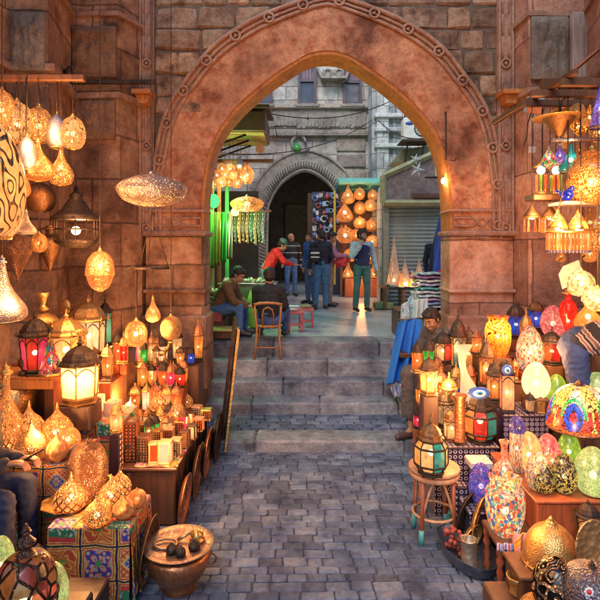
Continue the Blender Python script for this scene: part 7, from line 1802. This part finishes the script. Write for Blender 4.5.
# 1 brown jacket, seated, leaning, facing right
J = dict(SIT); J.update(pelvis=(0, 0, .40), waist=(0, -.05, .54), chest=(0, -.17, .70), neck=(0, -.28, .82), head=(0, -.36, .93), shL=(-.18, -.22, .78), shR=(.18, -.22, .78), elL=(-.2, -.34, .54), elR=(.2, -.34, .54), wrL=(-.06, -.5, .46), wrR=(.06, -.5, .46), hipL=(-.09, -.02, .38), hipR=(.09, -.02, .38), knL=(-.13, -.42, .46), knR=(.13, -.42, .46))
person('man in a brown jacket and jeans sitting hunched on the left edge of the courtyard', at(216, 8.15, PZ), pi/2-.15, J, (.14, .07, .03), (.06, .13, .32), pitch=.5, yaw=-.1)
g = G(); g.bbox((0, 0, .13), (.36, .34, .26), .02); tag(g.build('box_stool', M_wood, None, (X(216, 8.15), 8.15, PZ)), 'low dark seat box under the man in the brown jacket', 'seat')
# 2 black sweater, seated on the bentwood chair with his back to the lane
J = dict(SIT); J.update(elL=(-.23, -.1, .70), elR=(.23, -.1, .70), wrL=(-.12, -.3, .6), wrR=(.12, -.3, .6)); J = {k: (Vector(q)+Vector((0, 0, -.20)) if k[:2] not in ('kn', 'an', 'to', 'hd') else Vector(q)) for k, q in J.items()}
J['knL'] = Vector((-.15, -.4, .42)); J['knR'] = Vector((.22, -.36, .42)); J['anR'] = Vector((.25, -.38, .09)); J['toR'] = Vector((.28, -.5, .03))
CHX, CHY = X(263, 7.5), 7.50
person('man in a black sweater sitting with his back to the lane on the bentwood chair', (X(268, 7.62), 7.66, PZ), pi-.25, J, (.012, .014, .022), (.04, .09, .25), yaw=.5, skin=(.42, .22, .14))
# 3 red jacket, bending
J = dict(waist=(0, -.04, 1.10), chest=(0, -.16, 1.27), neck=(0, -.26, 1.40), head=(0, -.34, 1.50), shL=(-.18, -.2, 1.37), shR=(.18, -.2, 1.37), elL=(-.22, -.36, 1.15), elR=(.22, -.36, 1.15), wrL=(-.1, -.55, 1.1), wrR=(.1, -.55, 1.1), hdL=(0, -1, 0), hdR=(0, -1, 0))
person('man in a red jacket and green cap leaning over behind the seated men', at(266, 10.1, PZ), pi/2+.2, J, (.62, .02, .025), (.16, .22, .32), cap=(.08, .22, .16), pitch=.4, skin=(.42, .24, .15), sc_=.93)
# 4 striped sweater
person('balding man in a dark striped sweater and jeans standing in front of the dark doorway', at(291, 14.3, PZ), .25, dict(elL=(-.27, .04, 1.13), elR=(.27, .04, 1.13), wrL=(-.27, -.1, .92), wrR=(.29, -.06, .9), knL=(-.12, -.05, .5), toL=(-.17, -.14, .03)), (0, 0, 0), (.05, .12, .30),
   topmat=striped((.008, .012, .02), (.2, .24, .26), .86, .19), hair=(.05, .04, .035), yaw=.5, bald=True, belly=1.1)
# 5 blue jacket
person('person in a blue jacket half hidden behind the man with the dark jacket', at(311, 12.4, PZ), -.9, dict(chest=(0, -.05, 1.3), head=(0, -.06, 1.58)), (.02, .07, .3), (.05, .1, .25), yaw=.2)
# 6 dark jacket, back to camera
t6 = person('man in a dark jacket and jeans with a pale strapped bag, seen from behind', at(321, 11.4, PZ), pi+.3, dict(elL=(-.24, -.02, 1.14), wrL=(-.2, -.14, .95), elR=(.24, .02, 1.14), wrR=(.26, .0, .9), anR=(.14, .02, .09)), (.01, .016, .035), (.05, .15, .32), yaw=.4)
t = thing('shoulder_bag', 'black shoulder bag with two pale bands on the back of the dark jacketed man', 'bag', (X(315, 11.2), 11.2, PZ+1.18)); g = G(); g.bbox((0, 0, 0), (.2, .12, .32), .03); g.build('body', M_black, t); g = G(); g.bbox((0, -.065, .05), (.19, .01, .04), .003); g.bbox((0, -.065, -.04), (.19, .01, .03), .003); g.build('band', plain('pale_band', (.6, .62, .65), .5), t)
g = G(); g.tube([(-.08, 0, .14), (0, .02, .3), (.12, .1, .33)], .012, 5); g.build('strap', M_black, t)
# 7 mauve shirt
person('man in a mauve shirt holding out red goods at the far lamp stall', at(329, 11.9, PZ), pi/2-.2, dict(chest=(0, -.03, 1.3), elL=(-.2, -.18, 1.16), elR=(.2, -.18, 1.16), wrL=(-.1, -.42, 1.15), wrR=(.1, -.42, 1.15), hdL=(0, -1, .1), hdR=(0, -1, .1), head=(0, -.07, 1.57)), (.34, .14, .22), (.25, .2, .22), pitch=.3, hairstyle='thick')
g = G()
for i in range(14): g.bbox((random.uniform(-.15, .15), random.uniform(-.06, .06), random.uniform(-.1, .1)), (.14, .05, .1), .02, rz=random.uniform(0, 3), rx=random.uniform(-.5, .5), jit=.01)
tag(g.build('red_bundle', plain('red_fabric', (.6, .05, .06), .7), None, P(343, 262, 11.75)), 'bundle of red and pink cloth held by the man in the mauve shirt', 'bundle')
# 8 vest
t8 = person('man in a navy vest and pale blue shirt standing with a hand at his chin', at(362, 11.0, PZ), .15, dict(elL=(-.25, -.12, 1.16), wrL=(-.10, -.21, 1.38), hdL=(.5, .1, .8), upL=(0, -1, 0), elR=(.26, .02, 1.13), wrR=(.31, -.02, .88), knL=(-.12, -.03, .5), anL=(-.14, .02, .09), knR=(.11, -.03, .5)), (.30, .42, .52), (.045, .12, .13),
   vest=(.015, .022, .08), yaw=.7, pitch=.05, beard=True, hairstyle='thick')
# 9 grey haired person by the shutter
person('grey haired person in a dark top by the roller shutter', at(438, 10.0, PZ), pi-.5, dict(elL=(-.26, -.03, 1.13), elR=(.26, -.03, 1.13)), (.012, .016, .05), (.03, .04, .1), hair=(.35, .35, .36), sc_=.97)
# 10 grey robe, seated reading at the textile table
J = dict(SIT); J.update(chest=(0, -.06, .84), neck=(0, -.12, 1.0), head=(0, -.2, 1.11), shL=(-.19, -.06, .93), shR=(.19, -.06, .93), wrL=(-.1, -.34, .6), wrR=(.08, -.34, .6), elL=(-.23, -.14, .68), elR=(.23, -.14, .68))
GX, GY, GZ = X(443, 6.02), 6.02, .13
J = {k: (Vector(q)+Vector((0, 0, .22)) if k[:2] not in ('an', 'to', 'hd') else Vector(q)) for k, q in J.items()}
J['anL'] = Vector((-.1, -.42, .09)); J['anR'] = Vector((.1, -.42, .09))
person('dark haired man in a grey-brown robe sitting with his head bowed beside the right pier', (GX, GY, GZ), -.95, J, (.09, .078, .078), (.1, .1, .1), robe=True, pitch=.45, yaw=.1, roll=-.1, hairstyle='thick', sc_=1.0, skin=(.33, .17, .10), fine=True, shoe=(.08, .04, .04), beard=False)
g = G(); g.bbox((0, 0, .29), (.4, .38, .56), .015); tag(g.build('box_stool', M_wood, None, (GX, GY, GZ)), 'tall dark seat box under the man in the grey robe', 'seat')
# 11 bending person at right edge
def knit():
    m, t, b = newmat('patterned_knit'); co = coords(t); sx_ = nd(t, 'ShaderNodeSeparateXYZ'); t.links.new(co, sx_.inputs[0])
    ax = math_(t, 'ADD', math_(t, 'MULTIPLY', sx_.outputs[1], -.8), math_(t, 'MULTIPLY', sx_.outputs[2], .6)); u = math_(t, 'FRACT', math_(t, 'MULTIPLY', ax, 5.2))
    zig = math_(t, 'MULTIPLY', math_(t, 'PINGPONG', math_(t, 'MULTIPLY', sx_.outputs[0], 22), .5), .25)
    c = ramp(t, math_(t, 'FRACT', math_(t, 'ADD', u, math_(t, 'MULTIPLY', zig, .35))), [(0, (.03, .028, .035)), (.36, (.5, .42, .38)), (.42, (.25, .1, .09)), (.5, (.5, .42, .38)), (.56, (.03, .03, .04)), (.66, (.42, .34, .3)), (.72, (.2, .12, .12)), (.84, (.5, .42, .38)), (.9, (.03, .03, .04))], 'CONSTANT')
    n = noise_t(t, co, 150, 2); t.links.new(c, b.inputs['Base Color']); b.inputs['Roughness'].default_value = .95; bump(t, n.outputs[0], b, .5, .004); return m
J = dict(pelvis=(0, .02, .98), waist=(0, -.08, 1.08), chest=(0, -.30, 1.14), neck=(0, -.50, 1.12), head=(0, -.63, 1.05), shL=(-.185, -.42, 1.12), shR=(.185, -.42, 1.12), elL=(-.22, -.5, .86), elR=(.22, -.52, .86), wrL=(-.12, -.66, .72), wrR=(.12, -.66, .72), hdL=(0, -.5, -.8), hdR=(0, -.5, -.8),
  hipL=(-.10, .02, .94), hipR=(.10, .02, .94), knL=(-.11, -.03, .50), knR=(.11, -.03, .50))
person('person in a patterned knitted sweater and jeans bending over at the right edge', at(577, 4.62, .42), pi/2-.35, J, (.1, .1, .1), (.03, .055, .16), topmat=knit(), pitch=1.1, belly=1.1, sc_=1.0)
# 12 seated man at the left edge, holding a phone
J = dict(SIT); J.update(chest=(0, -.08, .83), neck=(0, -.15, .99), head=(0, -.2, 1.12), elL=(-.24, -.12, .66), elR=(.22, -.1, .64), wrL=(-.08, -.40, .72), wrR=(.06, -.40, .70), hdL=(.15, -1, .1), hdR=(-.05, -1, .1), shL=(-.19, -.08, .92), shR=(.19, -.08, .92), knL=(-.12, -.42, .50), knR=(.13, -.40, .50), toR=(.14, -.56, .03), curl=1.0)
LX, LY = X(-43, 3.42), 3.42
person('man in a dark pullover and jeans sitting at the left edge looking at his phone', (LX, LY, .20), pi/2-.12, J, (.035, .03, .035), (.015, .022, .06), pitch=.35, fine=True, skin=(.30, .14, .085), beard=True, sc_=1.0, shoe=(.02, .02, .03))
g = G(); g.bbox((0, 0, .315), (.38, .38, .61), .015); tag(g.build('box_stool', M_wood, None, (LX, LY, .01)), 'dark seat box under the man with the phone', 'seat')
g = G(); g.bbox((0, 0, 0), (.075, .15, .01), .004, rx=.0); tag(g.build('mobile_phone', plain('phone_black', (.01, .01, .012), .15), None, (LX+.51, LY-.045, .94), pi/2-.12), 'black phone held by the man at the left edge', 'phone')
bpy.data.objects['mobile_phone'].rotation_euler = (.5, .0, pi/2-.12+pi)
# ---- bentwood chair: back legs on the step below, front legs on the courtyard edge
t = thing('bentwood_chair', 'bentwood cafe chair with an arched back at the top of the steps', 'chair', (X(268, 7.42), 7.44, .695)); t.rotation_euler.z = 0
seat = .44; top_ = Z(304, 7.42)-.695
for s in (-1, 1):
    g = G(); g.tube([(s*.19, -.07, 0), (s*.165, -.03, seat*.6), (s*.16, .0, seat), (s*.18, -.02, seat+.18), (s*.19, -.03, top_)], .015, 8); g.build('leg', M_woodo, t)
    g = G(); g.tube([(s*.15, .34, .222), (s*.14, .32, seat)], .015, 8); g.build('leg', M_woodo, t)
g = G(); g.lathe([(.001, seat-.01), (.185, seat-.01), (.2, seat), (.195, seat+.015), (.001, seat+.01)], 28, c=(0, .16, 0)); g.build('seat', M_woodo, t)
g = G(); g.tube([(-.2, -.03, top_-.01), (-.12, -.05, top_+.012), (0, -.055, top_+.02), (.12, -.05, top_+.012), (.2, -.03, top_-.01)], .021, 8); g.tube([(-.075, 0, seat+.01), (-.08, -.03, seat+.18), (-.06, -.045, seat+.26), (0, -.05, seat+.29), (.06, -.045, seat+.26), (.08, -.03, seat+.18), (.075, 0, seat+.01)], .011, 8)
g.tube([(-.16, -.04, seat*.35), (.16, -.04, seat*.35)], .01, 6); g.build('backrest', M_woodo, t)

g = G(); g.bbox((X(590, 4.62), 4.72, .205), (.75, .62, .40), .012); tag(g.build('wooden_platform', M_wood), 'dark platform on which the bending person stands', 'platform')

g = G(); g.bbox((X(12, 3.36), 3.36, .10), (.62, .44, .19), .012); tag(g.build('wooden_platform', M_wood), 'low dark footboard under the feet of the man with the phone', 'platform')
# ================================================================ SMALL BLOCKS UNDER RAISED LAMPS
bpy.context.view_layer.update()
SUPN = ('chest', 'body', 'table_top', 'top', 'display_step', 'display_cabinet', 'wooden_box', 'low_table', 'display_block', 'wooden_cabinet', 'wooden_crate', 'shelf_top', 'shelf_board', 'display_stand', 'wooden_pedestal',
        'low_box', 'display_pillar', 'wooden_chest', 'shelf', 'seat', 'paper_stack', 'octagonal_plate', 'table', 'counter', 'stall_table', 'plaza_paving', 'lane_paving', 'ground', 'wooden_post', 'lamp_block', 'inlaid_pedestal', 'trough')
sup = []
for o in bpy.data.objects:
    if o.type == 'MESH' and o.name.split('.')[0] in SUPN and not (o.parent and o.parent.name.startswith('person')):
        q = [o.matrix_world @ Vector(c) for c in o.bound_box]
        sup.append((min(p.x for p in q), max(p.x for p in q), min(p.y for p in q), max(p.y for p in q), max(p.z for p in q), min(p.z for p in q), o.name))
for t, w in STAND_LIST:
    if t.name in HUNG: continue
    x, y, z = t.location
    under = [s for s in sup if s[0]-.01 < x < s[1]+.01 and s[2]-.01 < y < s[3]+.01]
    sunk = [s[6] for s in under if s[4] > z+.03 and s[5] < z+.05 and s[6] not in ('plaza_paving',)]
    zt = max([s[4] for s in under if s[4] <= z+.03] or [0])
    if DEBUG and sunk: print('SUNK', t.name, t['label'], round(z, 2), sunk)
    if z-zt > .022:
        if DEBUG: print('GAP', round(z-zt, 2), t.name, t['label'], [s[6] for s in under])
        g = G(); g.bbox((x, y, (z+zt)/2-.001), (w*.8, w*.8, z-zt-.003), .008)
        words_ = t['label'].split()
        tag(g.build('lamp_block', random.choice([M_wood, M_wood, M_woodr, M_inlay])), 'dark block under the '+' '.join(words_[:11]), 'display block')
if DEBUG:
    for o in bpy.data.objects:
        l = o.get('label')
        if l and len(l.split()) > 16: print('LONG', len(l.split()), o.name, '|', l)
